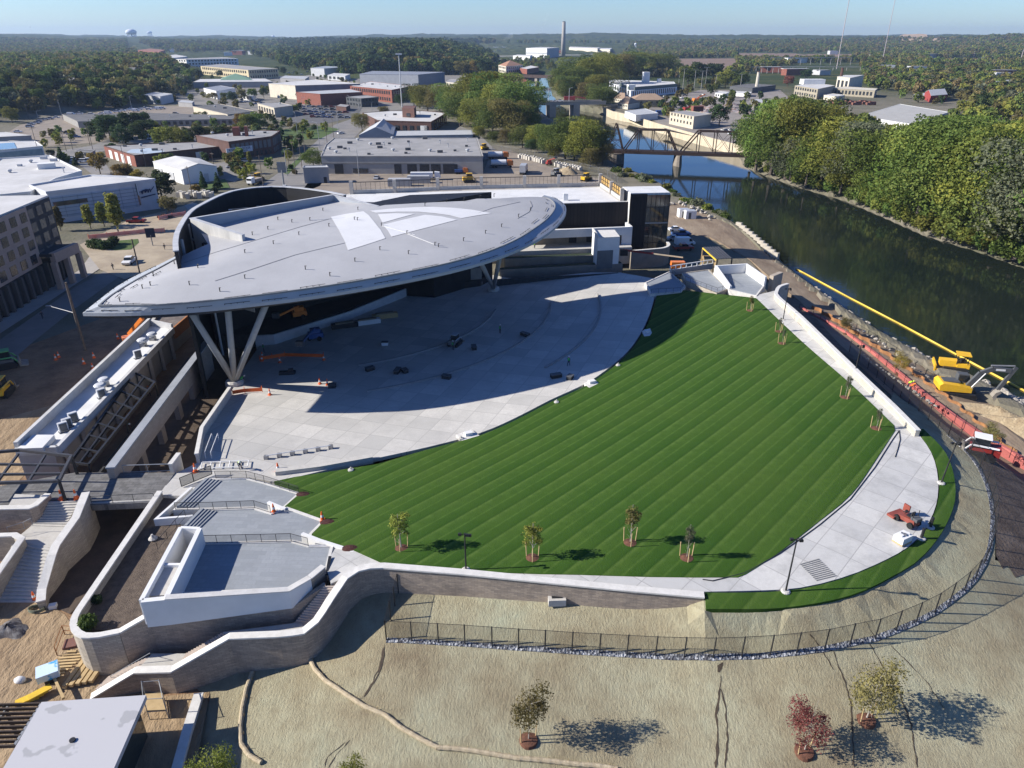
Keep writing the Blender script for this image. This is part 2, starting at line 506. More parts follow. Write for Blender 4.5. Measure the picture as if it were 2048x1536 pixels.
stripe=k.ramp(ma.outputs[0],[(.0,(.022,.062,.007)),(.12,(.034,.084,.010)),(.40,(.040,.092,.012)),(.47,(.075,.135,.024)),(.53,(.046,.100,.014)),(.80,(.056,.112,.017)),(.93,(.088,.148,.030)),(1.0,(.030,.074,.010))])
c=k.mix(k.ramp(k.noise(v,.9,8,.75),[(.35,0.0),(.65,.55)]),stripe,(.026,.066,.008))
c=k.mix(k.ramp(k.noise(v,.05,4,.6),[(.45,0.0),(.8,.4)]),c,(.075,.115,.020))
k.col(c)
k.bump(k.noise(v,5,6,.8),.8,.08)
TURF=k.fin(.9,.12)
GRASS=M('rough_grass',(.045,.10,.016),(.085,.12,.03),.5,bump=.6,bsc=5)
k=NT('seeded_soil')
v=k.pos()
c=k.ramp(k.noise(v,.10,9,.68),[(.28,(.20,.155,.10)),(.42,(.30,.26,.17)),(.56,(.37,.345,.235)),(.72,(.36,.37,.265))])
c=k.mix(k.ramp(k.noise(v,1.1,8,.75,(1,.5,1)),[(.46,0.0),(.76,.6)]),c,(.185,.155,.10))
k.col(c)
k.bump(k.noise(v,3.4,7,.75,(1.5,.7,1),.15),.9,.22)
SEED=k.fin(.95,.1)
def ctl(*a):return[(*P(x,y,z)[:2],z)for x,y,z in a]
HS=TPS(ctl((470,765,0),(700,640,.2),(985,585,.3),(1160,562,1.4),(400,920,1.8),(350,970,2),(555,955,2.0),(480,930,1.9),(620,840,1.1),(850,760,.9),(1000,680,.9),(745,927,2.2),(960,870,2.2),(1100,800,2.2),(1180,765,2.2),(1260,700,2.2),(1300,640,2.2),(1315,580,2.2),(600,990,2.5),(645,1045,3.4),(710,1105,4.6),(760,1130,5),(930,1143,5.2),(1130,1150,5.4),(1300,1155,5.5),(1475,1155,5.5),(1640,1040,5.6),(1750,920,5.6),(1790,858,5.5),(1700,765,5.0),(1600,680,4.2),(1510,597,3.4),(1390,583,2.6),(1870,940,5.6),(1845,1050,5.6),(1760,1120,5.6),(1650,1160,5.5),(1410,1190,5.4),(1100,1160,5.3),(1560,1215,5.2),(1800,1145,5.3),(1905,985,5.2),(1560,590,3.4)))
HB=TPS(ctl((200,1420,-2.2),(430,1395,-2),(540,1345,-1),(620,1300,-.4),(690,1230,1.3),(740,1192,2.2),(830,1184,2.6),(1100,1206,3.2),(1410,1206,4.5),(775,1282,1.4),(1000,1295,1.5),(1350,1312,1.9),(1500,1307,2.5),(1700,1285,3.2),(1850,1230,3.7),(1945,1160,4.0),(1982,1080,4.1),(1985,1000,4.0),(1950,920,3.5),(1895,868,2.4),(1410,1219,4.8),(1560,1217,4.9),(1700,1192,5),(1800,1145,5.1),(1890,1050,5.1),(1912,985,5),(1895,910,4.9),(1840,858,4.9),(385,1536,-2.5),(600,1500,-1.5),(1000,1536,-1),(1500,1536,-.5),(2048,1536,-.3),(2048,1250,2.6),(2048,1150,3.0),(2048,1050,2.9),(2048,960,.8),(1980,850,.2),(1800,800,.2),(1700,700,-1),(1640,640,-1.8),(1600,612,-2),(1940,800,-2.6),(1760,690,-2.7),(1640,600,-2.9),(2048,880,-2.4),(1000,1900,-3),(2300,1600,0),(300,1800,-3)))
hs=lambda x,y:HS(x,y)
hb=lambda x,y:HB(x,y)
S_=lambda pts,h=HS:[tuple(PH(a,b,h)[:2])for a,b in pts]
bowl_edge=spline(S_([(745,918),(860,893),(960,866),(1030,836),(1100,800),(1140,782),(1180,762),(1225,730),(1262,695),(1290,650),(1305,610),(1312,578)]),2)
bowl=S_([(520,690),(478,750),(462,785),(407,870),(396,925),(345,950),(318,990),(372,992),(420,957),(500,955),(548,964)])+bowl_edge+S_([(1325,560),(1240,545),(1180,545),(1040,560),(985,550),(850,560),(700,600)])
sheet('seating_bowl_floor',bowl,hs,2.5,SLABS)
lawn=S_([(590,955),(745,931)])+[tuple(Vector(p))for p in spline(S_([(760,928),(860,899),(960,872),(1030,842),(1100,806),(1140,788),(1182,767),(1228,734),(1265,698),(1294,652),(1309,610),(1316,578)]),2)]+spline(S_([(1350,579),(1430,588),(1512,597)]),2)+spline(S_([(1512,597),(1600,681),(1700,768),(1788,852)]),3)+spline(S_([(1790,862),(1752,920),(1702,990),(1640,1042),(1560,1105),(1490,1150)]),2)+spline(S_([(1475,1156),(1300,1155),(1130,1150),(930,1142),(765,1128)]),3)+S_([(712,1104),(625,1070),(647,1044),(570,1014),(600,988),(548,964)])
sheet('lawn',lawn,hs,2.0,TURF,lift=.10,skirt=.6)
walk_e=S_([(1508,592),(1556,580),(1566,600),(1616,655),(1700,735),(1790,822),(1832,862)])+spline(S_([(1832,862),(1862,905),(1876,960),(1872,1010),(1850,1058),(1815,1095),(1750,1130),(1680,1157),(1600,1176),(1500,1182),(1408,1184)]),1.5)+S_([(1408,1196),(1250,1182),(1100,1166),(930,1150),(768,1138),(700,1150),(662,1168),(654,1140),(664,1090),(712,1102),(765,1127),(1300,1153),(1475,1153),(1600,1068),(1760,905),(1787,856),(1700,770)])
sheet('concrete_walk',walk_e,hs,2.0,PATHS,lift=.04)
strip=spline(S_([(1410,1186),(1500,1186),(1600,1179),(1680,1160),(1750,1133),(1815,1098),(1852,1060),(1874,1010),(1879,960),(1864,905),(1834,862)]),1.5)+spline(S_([(1846,858),(1892,908),(1911,985),(1892,1050),(1850,1108),(1800,1145),(1700,1192),(1560,1217),(1412,1219)]),1.5)
sheet('turf_strip',strip,lambda x,y:hs(x,y)-.02,1.2,TURF,lift=.08,skirt=.5)
soil=S_([(1560,590),(1600,600),(1680,690),(1800,790),(1900,860),(1985,920),(2048,965),(2300,1080),(2300,1230),(2140,1196),(2100,1160),(2070,1172),(2048,1150),(2030,1156),(2016,1132),(2004,1138),(1992,1112),(1988,1000),(1952,915),(1895,868),(1830,815),(1760,760),(1650,680),(1555,600)],HB)
sheet('dark_soil',soil,hb,1.6,M('dark_soil',(.10,.072,.054),(.19,.145,.11),.45,bump=1,bsc=3,bd=.3),lift=.05,skirt=0)
haul=S_([(1470,455),(1540,515),(1590,550),(1690,625),(1790,690),(1890,745),(1960,775),(2048,822),(2300,960),(2300,1070),(2048,960),(1985,915),(1900,856),(1800,786),(1680,686),(1600,604),(1545,560),(1500,520),(1420,470),(1340,450),(1330,410),(1350,398)],HB)
HAULM=M('haul_road_dirt',(.30,.235,.165),(.18,.13,.088),.22,bump=.8,bsc=1.5,bd=.2,stretch=(1,.4,1),rz=.85)
sheet('haul_road',haul,lambda x,y:np.clip(hb(x,y),-3.2,-2.0),2.0,HAULM,lift=.12,skirt=3)
ZP=-2.0
def flat(name,px,z,mat,lift=0,step=6,skirt=0,kind='structure'):
 return sheet(name,XY(px,z),lambda x,y:0*x+z+lift,step,mat,skirt,kind)
flat('site_ground',[(-300,700),(60,690),(330,590),(470,560),(560,600),(540,700),(470,790),(420,900),(345,1010),(330,1040),(300,1300),(420,1400),(330,1600),(-200,1900),(-500,1400)],-2,DIRT,.03)
sandy=flat('sandy_ground',[(-300,830),(0,840),(90,815),(190,790),(120,880),(40,960),(-50,1150),(20,1205),(90,1205),(130,1230),(200,1330),(250,1400),(420,1385),(380,1600),(-250,1800),(-400,1200)],-2,SAND,.07,3)
def walled(name,label,pts,zb,zt,th,mat,cat='wall',cop=True,copw=.16,coph=.14,group=None,side=0.0,copmat=None):
 m=MB();m.wall(pts,zb,zt,th,side=side)
 a=np.array(m.v)
 t=thing(name,label,cat,(float(a[:,0].mean()),float(a[:,1].mean()),float(a[:,2].min())),group)
 m.obj('wall_body',mat,t)
 if cop:
  g=(lambda z,i:z[i]if isinstance(z,(list,tuple))else z)
  if callable(zt):lo=[zt(p[0],p[1])+.004 for p in pts]
  else:lo=[g(zt,i)+.004 for i in range(len(pts))]
  MB().wall(pts,lo,[v+coph for v in lo],th+copw,side=side*th/(th+copw)).obj('coping',copmat or COPING,t)
 return t
def pz(lst):
 w_=[P(a,b,z)for a,b,z in lst]
 return[tuple(p[:2])for p in w_],[p.z for p in w_]
def resz(pts,zs,step=1.2):
 """spline in plan with heights carried along"""
 o,zz=[],[]
 q=spline(pts,step)
 L=[0]
 for a,b in zip(pts,pts[1:]):L.append(L[-1]+math.dist(a,b))
 l=0
 for i,p in enumerate(q):
  if i:l+=math.dist(q[i-1],p)
  o.append(p);zz.append(l)
 s=L[-1]/max(zz[-1],1e-6)
 return o,[float(np.interp(v*s,L,zs))for v in zz]
fw,fz=pz([(182,1395,-1.6),(271,1342,.3),(344,1340,.6),(459,1274,2.7),(560,1270,2.85),(607,1264,2.9),(632,1243,3.3),(660,1200,4.4),(690,1156,5.2),(715,1140,5.3),(741,1134,5.35),(768,1133,5.35),(930,1146,5.4),(1100,1163,5.45),(1250,1178,5.5),(1408,1192,5.5)])
a1,z1=fw[:5],fz[:5]
a2,z2=resz(fw[4:12],fz[4:12],.8)
aw,az=a1+a2[1:]+fw[12:],z1+z2[1:]+fz[12:]
LW=thing('retaining_wall','long curving ledge stone wall with white coping along stair and front of lawn','wall',(aw[8][0],aw[8][1],-3))
m=MB();m.wall(aw,[z-6 if z>3 else min(z-2,-3.2)for z in az],az,.55);m.obj('wall_body',STONE,LW)
MB().wall(aw,[z+.004 for z in az],[z+.16 for z in az],.75).obj('coping',COPING,LW)
strip_out=spline(S_([(1846,858),(1892,908),(1911,985),(1892,1050),(1850,1108),(1800,1145),(1700,1192),(1560,1217),(1412,1219)]),1.2)
inn_=[tuple(Vector(p).lerp(Vector(c_),.02))for p,c_ in zip(strip_out,[(float(np.mean([q[0]for q in strip_out])),float(np.mean([q[1]for q in strip_out])))]*len(strip_out))]
slope=[tuple(P(a,b,-2)[:2])for a,b in[(372,1410),(330,1600),(300,1900)]]+[tuple(P(a,b,-1)[:2])for a,b in[(1000,2050),(2100,2000),(2500,1600),(2330,1200)]]+S_([(2200,1100),(2048,1140),(1990,1120),(1990,1000),(1955,915),(1895,868),(1830,815),(1790,780),(1780,800),(1815,845)],HB)+inn_+aw[3:][::-1]+S_([(400,1372)],HB)
def hslope(x,y):
 e=1-smooth(0,1.5,-sdist(strip,x,y))
 return hb(x,y)*(1-e)+(hs(x,y)-.12)*e
sheet('seeded_slope',slope,hslope,1.25,SEED,lift=0,skirt=0)
pw,pzz=pz([(320,984,2.5),(158,1222,2.5),(149,1240,2.5),(150,1260,2.5),(168,1273,2.5),(200,1272,2.5),(240,1264,2.5)])
q2,qz2=resz(pw[1:6],pzz[1:6],.5)
pl=[pw[0]]+q2+[pw[6]]
e2,ez2=pz([(240,1264,2.5),(300,1229,3.5),(440,1222,3.5),(583,1213,3.5),(650,1167,4.9)])
PW=thing('planter_wall','stone planter wall with rounded nose and white coping beside sunken lane','wall',(pl[6][0],pl[6][1],-2))
MB().wall(pl,-2.4,2.5,.5).obj('wall_body',STONEP,PW)
MB().wall(pl,2.504,2.68,.62).obj('coping',COPING,PW)
TW=thing('terrace_wall','brown ledge stone wall under the white terrace, next to the outer stair','wall',(e2[2][0],e2[2][1],-2))
MB().wall(e2,-2.4,ez2,.5).obj('wall_body',STONE,TW)
MB().wall(e2[:2],[2.504,3.504],[2.68,3.68],.62).obj('coping',COPING,TW)
flat('planter_soil',[(330,985),(165,1225),(165,1262),(240,1258),(300,1225),(300,1190),(365,1060),(352,1018),(420,955),(372,985)],1.7,MULCH,.0,2,.6)
def stair(name,label,q,zt,zb,n,mat,group=None):
 """q: px of top-left, top-right, bottom-left, bottom-right"""
 A,B=P(*q[0],zt),P(*q[1],zt)
 C,D=P(*q[2],zb),P(*q[3],zb)
 m=MB()
 for i in range(n):
  t0,t1=i/n,(i+1)/n
  z=zt-(zt-zb)*(i+.5)/n
  c=[A.lerp(C,t0),B.lerp(D,t0),B.lerp(D,t1),A.lerp(C,t1)]
  m.prism([(p.x,p.y)for p in c],zb-.6,z,0)
 return T(m.obj(name,mat),label,'stair',group)
STEP=M('tan_step_concrete',(.50,.42,.36),(.42,.36,.31),2)
stair('stair_flight','topmost flight of outer stair, beside the stone terrace wall',[(650,1170),(678,1170),(588,1246),(622,1252)],4.9,2.2,16,STEP,'outer stair flights')
flat('stair_landing',[(588,1246),(622,1252),(605,1264),(462,1276),(446,1264)],2.2,CONC,0,3,.5)
stair('stair_flight','middle flight of outer stair, sunlit between stone walls',[(446,1264),(464,1272),(372,1307),(362,1325)],2.2,0,14,STEP,'outer stair flights')
flat('stair_landing',[(372,1307),(362,1325),(340,1340),(272,1342),(298,1314),(303,1307)],0,CONC,0,3,.5)
stair('stair_flight','bottom flight of outer stair, ending on the sandy ground',[(298,1312),(270,1344),(218,1353),(190,1380)],0,-1.95,12,STEP,'outer stair flights')
hr=MB();hr.path([P(300,1306,1.0),P(221,1352,-1.0)],.03)
hr.path([P(300,1306,1.0),P(300,1309,0)],.025);hr.path([P(221,1352,-1.0),P(222,1356,-2)],.025)
T(hr.obj('handrail',GALV),'thin metal handrail along bottom flight of outer stair','handrail')
def cutbox(name,label,cat,c,d,rz,mat,lid=None):
 t=thing(name,label,cat,c)
 MB().box((c[0],c[1],c[2]+d[2]/2),d,rz).obj('box_body',mat,t)
 MB().box((c[0],c[1],c[2]+d[2]+.03),(d[0]*.6,d[1]*.55,.05),rz).obj('lid',lid or DARKM,t)
 return t
c=PH(1113,1203,HB)
cutbox('drain_box','square concrete drain box set in slope below the stone wall','drain',c,(1.6,1.3,.7),.05,CONC)
RAILM=DARKM
def railing(name,label,pts,h=1.05,sp=1.6,mat=None,group=None,r=.028,infill=True,cat='railing'):
 """pts: list of Vectors along the foot"""
 mat=mat or RAILM
 t=thing(name,label,cat,tuple(pts[0]),group)
 top=MB();up=Vector((0,0,h))
 top.path([p+up for p in pts],r*1.2,5)
 top.path([p+up*.12 for p in pts],r*.8,5)
 top.obj('rail',mat,t)
 if infill:
  w_=MB()
  for a,b in zip(pts,pts[1:]):
   w_.add([a+up*.15,b+up*.15,b+up*.95,a+up*.95],[(0,1,2,3)])
  w_.obj('mesh_panel',WIRE,t,recalc=False)
 for a,b in zip(pts,pts[1:]):
  n=max(1,round((b-a).length/sp))
  for i in range(n+1 if b is pts[-1]else n):
   c=a.lerp(b,i/n)
   MB().tube(c,c+up,r,n=5).obj('post',mat,t)
 return t
def wire(name,col,f):
 k=NT(name);k.col(col);k.fin(.6,.3)
 tr=k.new('ShaderNodeBsdfTransparent');mx=k.new('ShaderNodeMixShader');mx.inputs[0].default_value=f
 k.l(tr.outputs[0],mx.inputs[1]);k.l(k.b.outputs[0],mx.inputs[2]);k.l(mx.outputs[0],k.out.inputs[0])
 return k.mat
WIRE=wire('fine_wire_mesh',(.03,.03,.032),.28)
CHAIN=wire('chain_link_mesh',(.035,.035,.035),.26)
def slabthing(name,label,px,z,mat,th=.9,cat='terrace',group=None,edge=True,emat=None):
 w_=XY(px,z)
 t=thing(name,label,cat,(w_[0][0],w_[0][1],z-th),group)
 m=MB();m.prism(w_,z-th,z,0);m.obj('paving',mat,t)
 if edge:
  MB().wall(w_+[w_[0]],z-th-.3,z+.12,.3).obj('kerb',emat or COPING,t)
 return t
slabthing('terrace','lowest grey paved terrace at west edge of lawn, nearest the bowl',[(412,960),(494,958),(530,967),(598,988),(570,1014),(543,1026),(510,1016),(350,1020)],2.45,PAVER,group='paved terraces west of the lawn')
slabthing('terrace','middle grey paved terrace west of lawn, between the two others',[(403,1021),(510,1018),(543,1028),(574,1017),(647,1043),(621,1069),(618,1090),(584,1083),(404,1088),(365,1062)],3.35,PAVER,group='paved terraces west of the lawn')
slabthing('terrace','highest grey paved terrace enclosed by white parapet, half in shade',[(404,1088),(584,1084),(618,1093),(664,1093),(653,1139),(578,1178),(336,1190),(375,1130)],4.35,PAVER,group='paved terraces west of the lawn')
def steps_beside(q,z0,n,label):
 A,B,C,D=[P(*p,z0)for p in q]
 m=MB()
 for i in range(n):
  c=[A.lerp(B,i/n),A.lerp(B,(i+1)/n),D.lerp(C,(i+1)/n),D.lerp(C,i/n)]
  m.prism([(p.x,p.y)for p in c],z0-.02,z0+.09*(n-i),0)
 T(m.obj('terrace_steps',PAVER),label,'steps','steps along the west terraces')
steps_beside([(412,962),(443,962),(385,1016),(354,1018)],2.46,5,'grey steps along left edge of lowest terrace')
steps_beside([(403,1023),(434,1023),(400,1056),(369,1058)],3.36,5,'grey steps along left edge of middle terrace')
rl=lambda a,z:[P(x,y,z)for x,y in a]
railing('railing','dark mesh railing round far edge of lowest west terrace',rl([(432,957),(494,957),(529,966),(560,976),(598,988)],2.6),group='terrace railings')
railing('railing','dark mesh railing between lowest and middle west terraces',rl([(352,1021),(400,1021),(510,1017),(542,1027)],3.4),group='terrace railings')
railing('railing','dark mesh railing between middle terrace and white walled terrace',rl([(405,1088),(583,1084),(617,1093)],4.4),group='terrace railings')
railing('railing','sloping railing beside planter soil left of the white box',rl([(372,1035),(316,1100)],2.4),group='terrace railings',infill=False)
gp=rl([(363,973),(424,948)],2.2)
g=thing('gate_panel','dark wire gate panel leaning open by west end of lowest terrace','gate',tuple(gp[0]))
fr=MB();u=Vector((0,0,1.2));fr.path([gp[0],gp[1],gp[1]+u,gp[0]+u,gp[0]],.05);fr.path([gp[0].lerp(gp[1],.4),gp[0].lerp(gp[1],.4)+u],.06);fr.obj('frame',DARKM,g)
MB().add([gp[0],gp[1],gp[1]+u,gp[0]+u],[(0,1,2,3)]).obj('mesh_panel',wire('gate_mesh',(.05,.045,.04),.6),g,recalc=False)
for lab,l3 in(('short white wall with bench at corner of lowest terrace',[(536,1003),(562,1014),(571,1016)]),('short white wall with bench at corner of middle terrace',[(604,1066),(640,1080),(712,1103)])):
 z=3.6 if '536' in str(l3)else 4.6
 walled('bench_wall',lab,[tuple(P(a,b,z)[:2])for a,b in l3],z-1.1,z,.35,WHITE,cop=False)
wl,_=pz([(383,974,2.6),(312,1037,2.6),(385,1031,2.6)])
walled('planter_kerb','low white angled planter wall in the dark soil bed',wl,1.5,2.6,.3,WHITE,cop=False)
WB=thing('white_parapet','white rendered parapet box wrapped round the highest terrace','wall',tuple(P(301,1229,3.5)))
lz=6.4
o_=XY([(361,1054),(399,1056),(331,1197),(282,1200)],lz)
MB().wall([o_[0],o_[3]],3.6,lz,.4,side=0).obj('outer_wall',WHITE,WB)
MB().wall([o_[1],o_[2]],3.6,lz-.003,.45,side=0).obj('inner_wall',WHITE,WB)
MB().wall([o_[0],o_[1]],3.0,lz+.003,.35).obj('end_wall',WHITE,WB)
md=XY([(322,1128),(364,1128)],lz-.2)
MB().wall(md,3.0,lz-.2,.3).obj('cross_wall',WHITE,WB)
MB().prism(XY([(326,1135),(360,1135),(330,1190),(292,1192)],lz-.5),3.2,lz-.5).obj('slot_floor',CONC,WB)
fp=[tuple(P(a,b,z)[:2])for a,b,z in((283,1201,lz),(331,1196,lz),(577,1180,lz-.9),(619,1156,lz-.9))]
ft=[lz,lz,lz-.9,lz-.9]
MB().wall(fp,3.55,ft,.5).obj('front_wall',WHITE,WB)
MB().wall(fp[1:],[v+.004 for v in ft[1:]],[v+.12 for v in ft[1:]],.62).obj('coping',COPING,WB)
fp2=[fp[3],tuple(P(647,1133,lz-.9)[:2])]
MB().wall(fp2,2.0,lz-.9,.5).obj('stone_end_wall',STONE,WB)
MB().wall(fp2,lz-.896,lz-.78,.62).obj('coping',COPING,WB)
c=P(590,1190,4.6)
T(MB().box(c,(.15,.25,.15)).tube(c,c-Vector((0,0,.6)),.03).obj('wall_lamp',DARKM),'small dark lamp fixed on white front parapet','lamp')
flat('drain_grate',[(657,1112),(663,1112),(656,1150),(650,1150)],4.75,DARKM,0,4,.05)
deck=slabthing('footbridge','dark paved footbridge deck over sunken lane, striped by trellis shadows',[(-60,985),(0,972),(150,945),(350,945),(322,986),(311,1004),(182,1010),(160,996),(95,1000),(-60,1030)],2.0,MBRICK('dark_deck',(.17,.165,.16),(.11,.108,.105),(.06,.06,.06),1.0,.5,.02,dirt=(.26,.255,.25),dsc=.9,bump=.3),.8,'bridge',edge=False)
MB().bar(P(182,1011,1.7),P(311,1005,1.7),.25,.7).obj('edge_beam',COPING,deck)
railing('railing','thin railing on near edge of the dark footbridge',[P(184,1008,2),P(310,1002,2)],group='terrace railings',infill=False,sp=2)
railing('barrier','tube barrier across far side of footbridge above sunken lane',[P(248,946,2),P(345,943,2)],1.1,3,GALV,infill=False,r=.05,cat='barrier')
stair('stair_flight','upper flight of wide west stair, below red cones',[(92,1002),(160,998),(62,1052),(130,1054)],2.0,.4,10,CONC,'west stair flights')
slabthing('stair_landing','concrete landing between flights of wide west stair',[(62,1052),(130,1054),(105,1096),(26,1082)],.4,CONC,2.2,'landing',edge=False)
stair('stair_flight','lower flight of wide west stair, mostly in shade',[(26,1082),(105,1096),(-14,1206),(84,1206)],.4,-2,16,CONC,'west stair flights')
sp_,sz_=pz([(172,986,3.1),(163,1008,3.0),(152,1036,2.6),(112,1092,1.5),(104,1112,1.3),(84,1180,-.6),(82,1204,-.9)])
walled('stair_wall','stone stair wall with stepped white coping beside sunken lane',sp_,-2.6,sz_,.7,STONEP)
walled('stair_wall','stone wall with sunlit ledge at top left of west stair',pz([(-60,1022,2.2),(60,1017,2.4),(72,1012,2.4),(97,990,2.4)])[0],-2.4,2.5,.6,STONE)
flat('stone_ledge',[(15,1014),(62,1013),(90,990),(30,988)],2.45,CONC,0,3,.4)
walled('stair_wall','stone wall at left edge beside lower flight of west stair',pz([(-60,1075,1.2),(30,1072,1.2),(44,1080,1.2),(-20,1160,.6),(-60,1210,0)])[0],-2.4,[1.3,1.3,1.3,.2,-.4],.5,STONEP)
railing('handrail','bent metal handrail at left of west stair landing',[P(18,1068,.8),P(50,1058,.9),P(66,1050,1.4)],.9,1.2,GALV,infill=False,cat='handrail')
TR=thing('trellis','dark steel trellis frame at end of the long low roof','trellis',tuple(P(60,1000,2)))
q=[P(a,b,4.6)for a,b in((40,900),(143,912),(118,962),(-20,968),(-75,968),(-20,905))]
fr=MB()
for a,b in((0,1),(1,2),(2,4),(4,5),(5,0)):fr.bar(q[a],q[b],.3,.35)
for t_ in(.38,.72):fr.bar(q[5].lerp(q[4],t_),q[1].lerp(q[2],t_),.22,.28)
for t_ in(.35,.68):fr.bar(q[5].lerp(q[1],t_)-Vector((0,0,.02)),q[4].lerp(q[2],t_)-Vector((0,0,.02)),.22,.26)
fr.obj('frame',M('charcoal_paint',(.055,.055,.06),(.075,.075,.08),1,rough=.5),TR)
for i,c in enumerate((q[2],q[4],q[1])):
 MB().bar(c-Vector((0,0,.2)),Vector((c.x,c.y,-2)),.25,.25).obj('post',DARKM,TR)
OI=[((352,512),(356,516)),((310,533),(316,538)),((270,552),(281,556)),((235,572),(250,574)),((195,602),(222,592)),((165,626),(198,612)),((230,626),(260,611)),((300,624),(320,610)),((400,618),(400,604)),((500,608),(500,593)),((600,596),(600,580)),((700,581),(700,565)),((800,563),(800,547)),((900,542),(900,526)),((980,520),(975,504)),((1040,497),(1032,480)),((1085,473),(1072,455)),((1115,450),(1096,436)),((1131,428),(1109,418)),((1130,410),(1108,406)),((1112,397),(1098,398)),((1088,390),(1085,394))]
oz=[float(np.interp(i,[0,5,12,21],[17.8,16.9,17.9,19.6]))for i in range(len(OI))]
outer=[P(*o,z)for(o,i),z in zip(OI,oz)]
inner=[P(*i,z+.95)for(o,i),z in zip(OI,oz)]
def refine(pts,sharp,k=4):
 out=[]
 for s0,s1 in zip([0]+sharp,sharp+[len(pts)-1]):
  seg=pts[s0:s1+1];n=len(seg)
  for i in range(n-1):
   p0=seg[i-1]if i else seg[0]*2-seg[1]
   p3=seg[i+2]if i+2<n else seg[i+1]*2-seg[i]
   p1,p2=seg[i],seg[i+1]
   for j in range(k):
    t=j/k
    out.append(.5*((2*p1)+(p2-p0)*t+(2*p0-5*p1+4*p2-p3)*t*t+(3*p1-p0-3*p2+p3)*t*t*t))
 return out+[pts[-1]]
outer=refine(outer,[5]);inner=refine(inner,[5])
IA=np.array([tuple(p)for p in inner])
def roofz(x,y):
 x=np.atleast_1d(np.asarray(x,float));y=np.atleast_1d(np.asarray(y,float))
 best=np.full(x.shape,1e9);zz=np.zeros(x.shape)
 for a,b in zip(IA[:-1],IA[1:]):
  d=b[:2]-a[:2];L=max(d@d,1e-9)
  t=np.clip(((x-a[0])*d[0]+(y-a[1])*d[1])/L,0,1)
  q=np.hypot(x-a[0]-t*d[0],y-a[1]-t*d[1])
  k=q<best
  zz=np.where(k,a[2]+t*(b[2]-a[2]),zz);best=np.where(k,q,best)
 lift=2.9*(1-np.exp(-best/11))
 return zz+lift-(zz-17.8)*.55*(1-np.exp(-best/14))
rh=lambda x,y:float(roofz(x,y)[0])
back=[PH(a,b,rh)for a,b in((1000,397),(930,402),(840,406),(770,410),(755,413),(667,391),(385,438),(416,488))]
rp=[tuple(p[:2])for p in inner]+[tuple(p[:2])for p in back]
ROOF=thing('leaf_roof','huge pale grey leaf shaped roof with white emblem covering the stage','roof',tuple(P(470,765,0)))
k=NT('roof_membrane');v=k.pos()
c=k.ramp(k.noise(v,.12,4,.6),[(.35,(.37,.37,.375)),(.65,(.425,.425,.43))])
c=k.mix(k.ramp(k.noise(v,.9,5,.7,(1,.25,1),.4),[(.5,0.0),(.75,.25)]),c,(.33,.33,.335))
k.col(c);MEMB=k.fin(.75,.3)
tmp=sheet('roof_membrane',rp,lambda x,y:roofz(x,y),2.2,MEMB,0,None)
for pgn in tmp.data.polygons:pgn.use_smooth=True
RM=tmp.data;RL=tmp.location.copy()
adopt(tmp,ROOF)
BV=BVHTree.FromPolygons([tuple(v.co+RL)for v in RM.vertices],[tuple(f.vertices)for f in RM.polygons])
def onroof(px,py,up=0.0):
 o=Vector((0,0,CH));d=(P(px,py,0)-o).normalized()
 h=BV.ray_cast(o,d)
 if h[0]is None:return PH(px,py,rh)+Vector((0,0,up))
 return h[0]+Vector((0,0,up))
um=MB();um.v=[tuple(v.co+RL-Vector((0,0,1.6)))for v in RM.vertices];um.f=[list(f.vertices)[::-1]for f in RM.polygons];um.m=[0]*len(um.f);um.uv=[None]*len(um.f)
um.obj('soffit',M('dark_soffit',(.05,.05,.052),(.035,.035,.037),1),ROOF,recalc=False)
MB().prism([(-30,147.5),(7,147.5),(9,156),(6,166),(-30,166)],15.9,16.4).obj('hidden_shade_slab',MEMB,ROOF)  # unseen slab behind the crown, added to cast shade on the bowl
FASC=M('fascia_metal',(.40,.42,.44),(.36,.375,.39),.5,rough=.5)
fm=MB()
n=len(inner)
lowin=[p-Vector((0,0,1.75))for p in inner]
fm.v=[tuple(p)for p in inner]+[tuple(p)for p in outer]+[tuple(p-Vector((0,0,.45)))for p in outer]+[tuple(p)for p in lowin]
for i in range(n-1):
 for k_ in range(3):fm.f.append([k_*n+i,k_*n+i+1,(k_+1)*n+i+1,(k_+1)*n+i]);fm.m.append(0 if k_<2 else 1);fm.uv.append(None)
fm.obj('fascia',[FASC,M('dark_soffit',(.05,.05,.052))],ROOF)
lm=MB()
for a,b in zip(inner,inner[1:]):lm.bar(a+Vector((0,0,.04)),b+Vector((0,0,.04)),.22,.22)
lm.obj('gutter_lip',M('lip_grey',(.25,.26,.27)),ROOF)
def guard(pts,off):
 m=MB()
 for i in range(len(pts)-1):
  a,b=pts[i]+off,pts[i+1]+off
  m.bar(a+Vector((0,0,.12)),b+Vector((0,0,.12)),.05,.05)
  kk=max(1,int((b-a).length/.8))
  for j in range(kk):
   c_=a.lerp(b,j/kk);m.bar(c_,c_+Vector((0,0,.15)),.08,.08)
 m.obj('edge_guard',DARKM,ROOF)
i=4
while i<n-4:
 wob_=.35*((i//3)%2)
 inn=[inner[j].lerp(outer[j],-.30-wob_)for j in range(i,min(i+3,n))]
 for q_ in inn:q_.z=rh(q_.x,q_.y)
 guard(inn,Vector((0,0,.02)))
 guard([outer[j].lerp(inner[j],.14+wob_*.2)for j in range(i,min(i+3,n))],Vector((0,0,.05)))
 i+=3
EMB=M('white_membrane',(.66,.66,.66),(.62,.62,.62),.5,rough=.7)
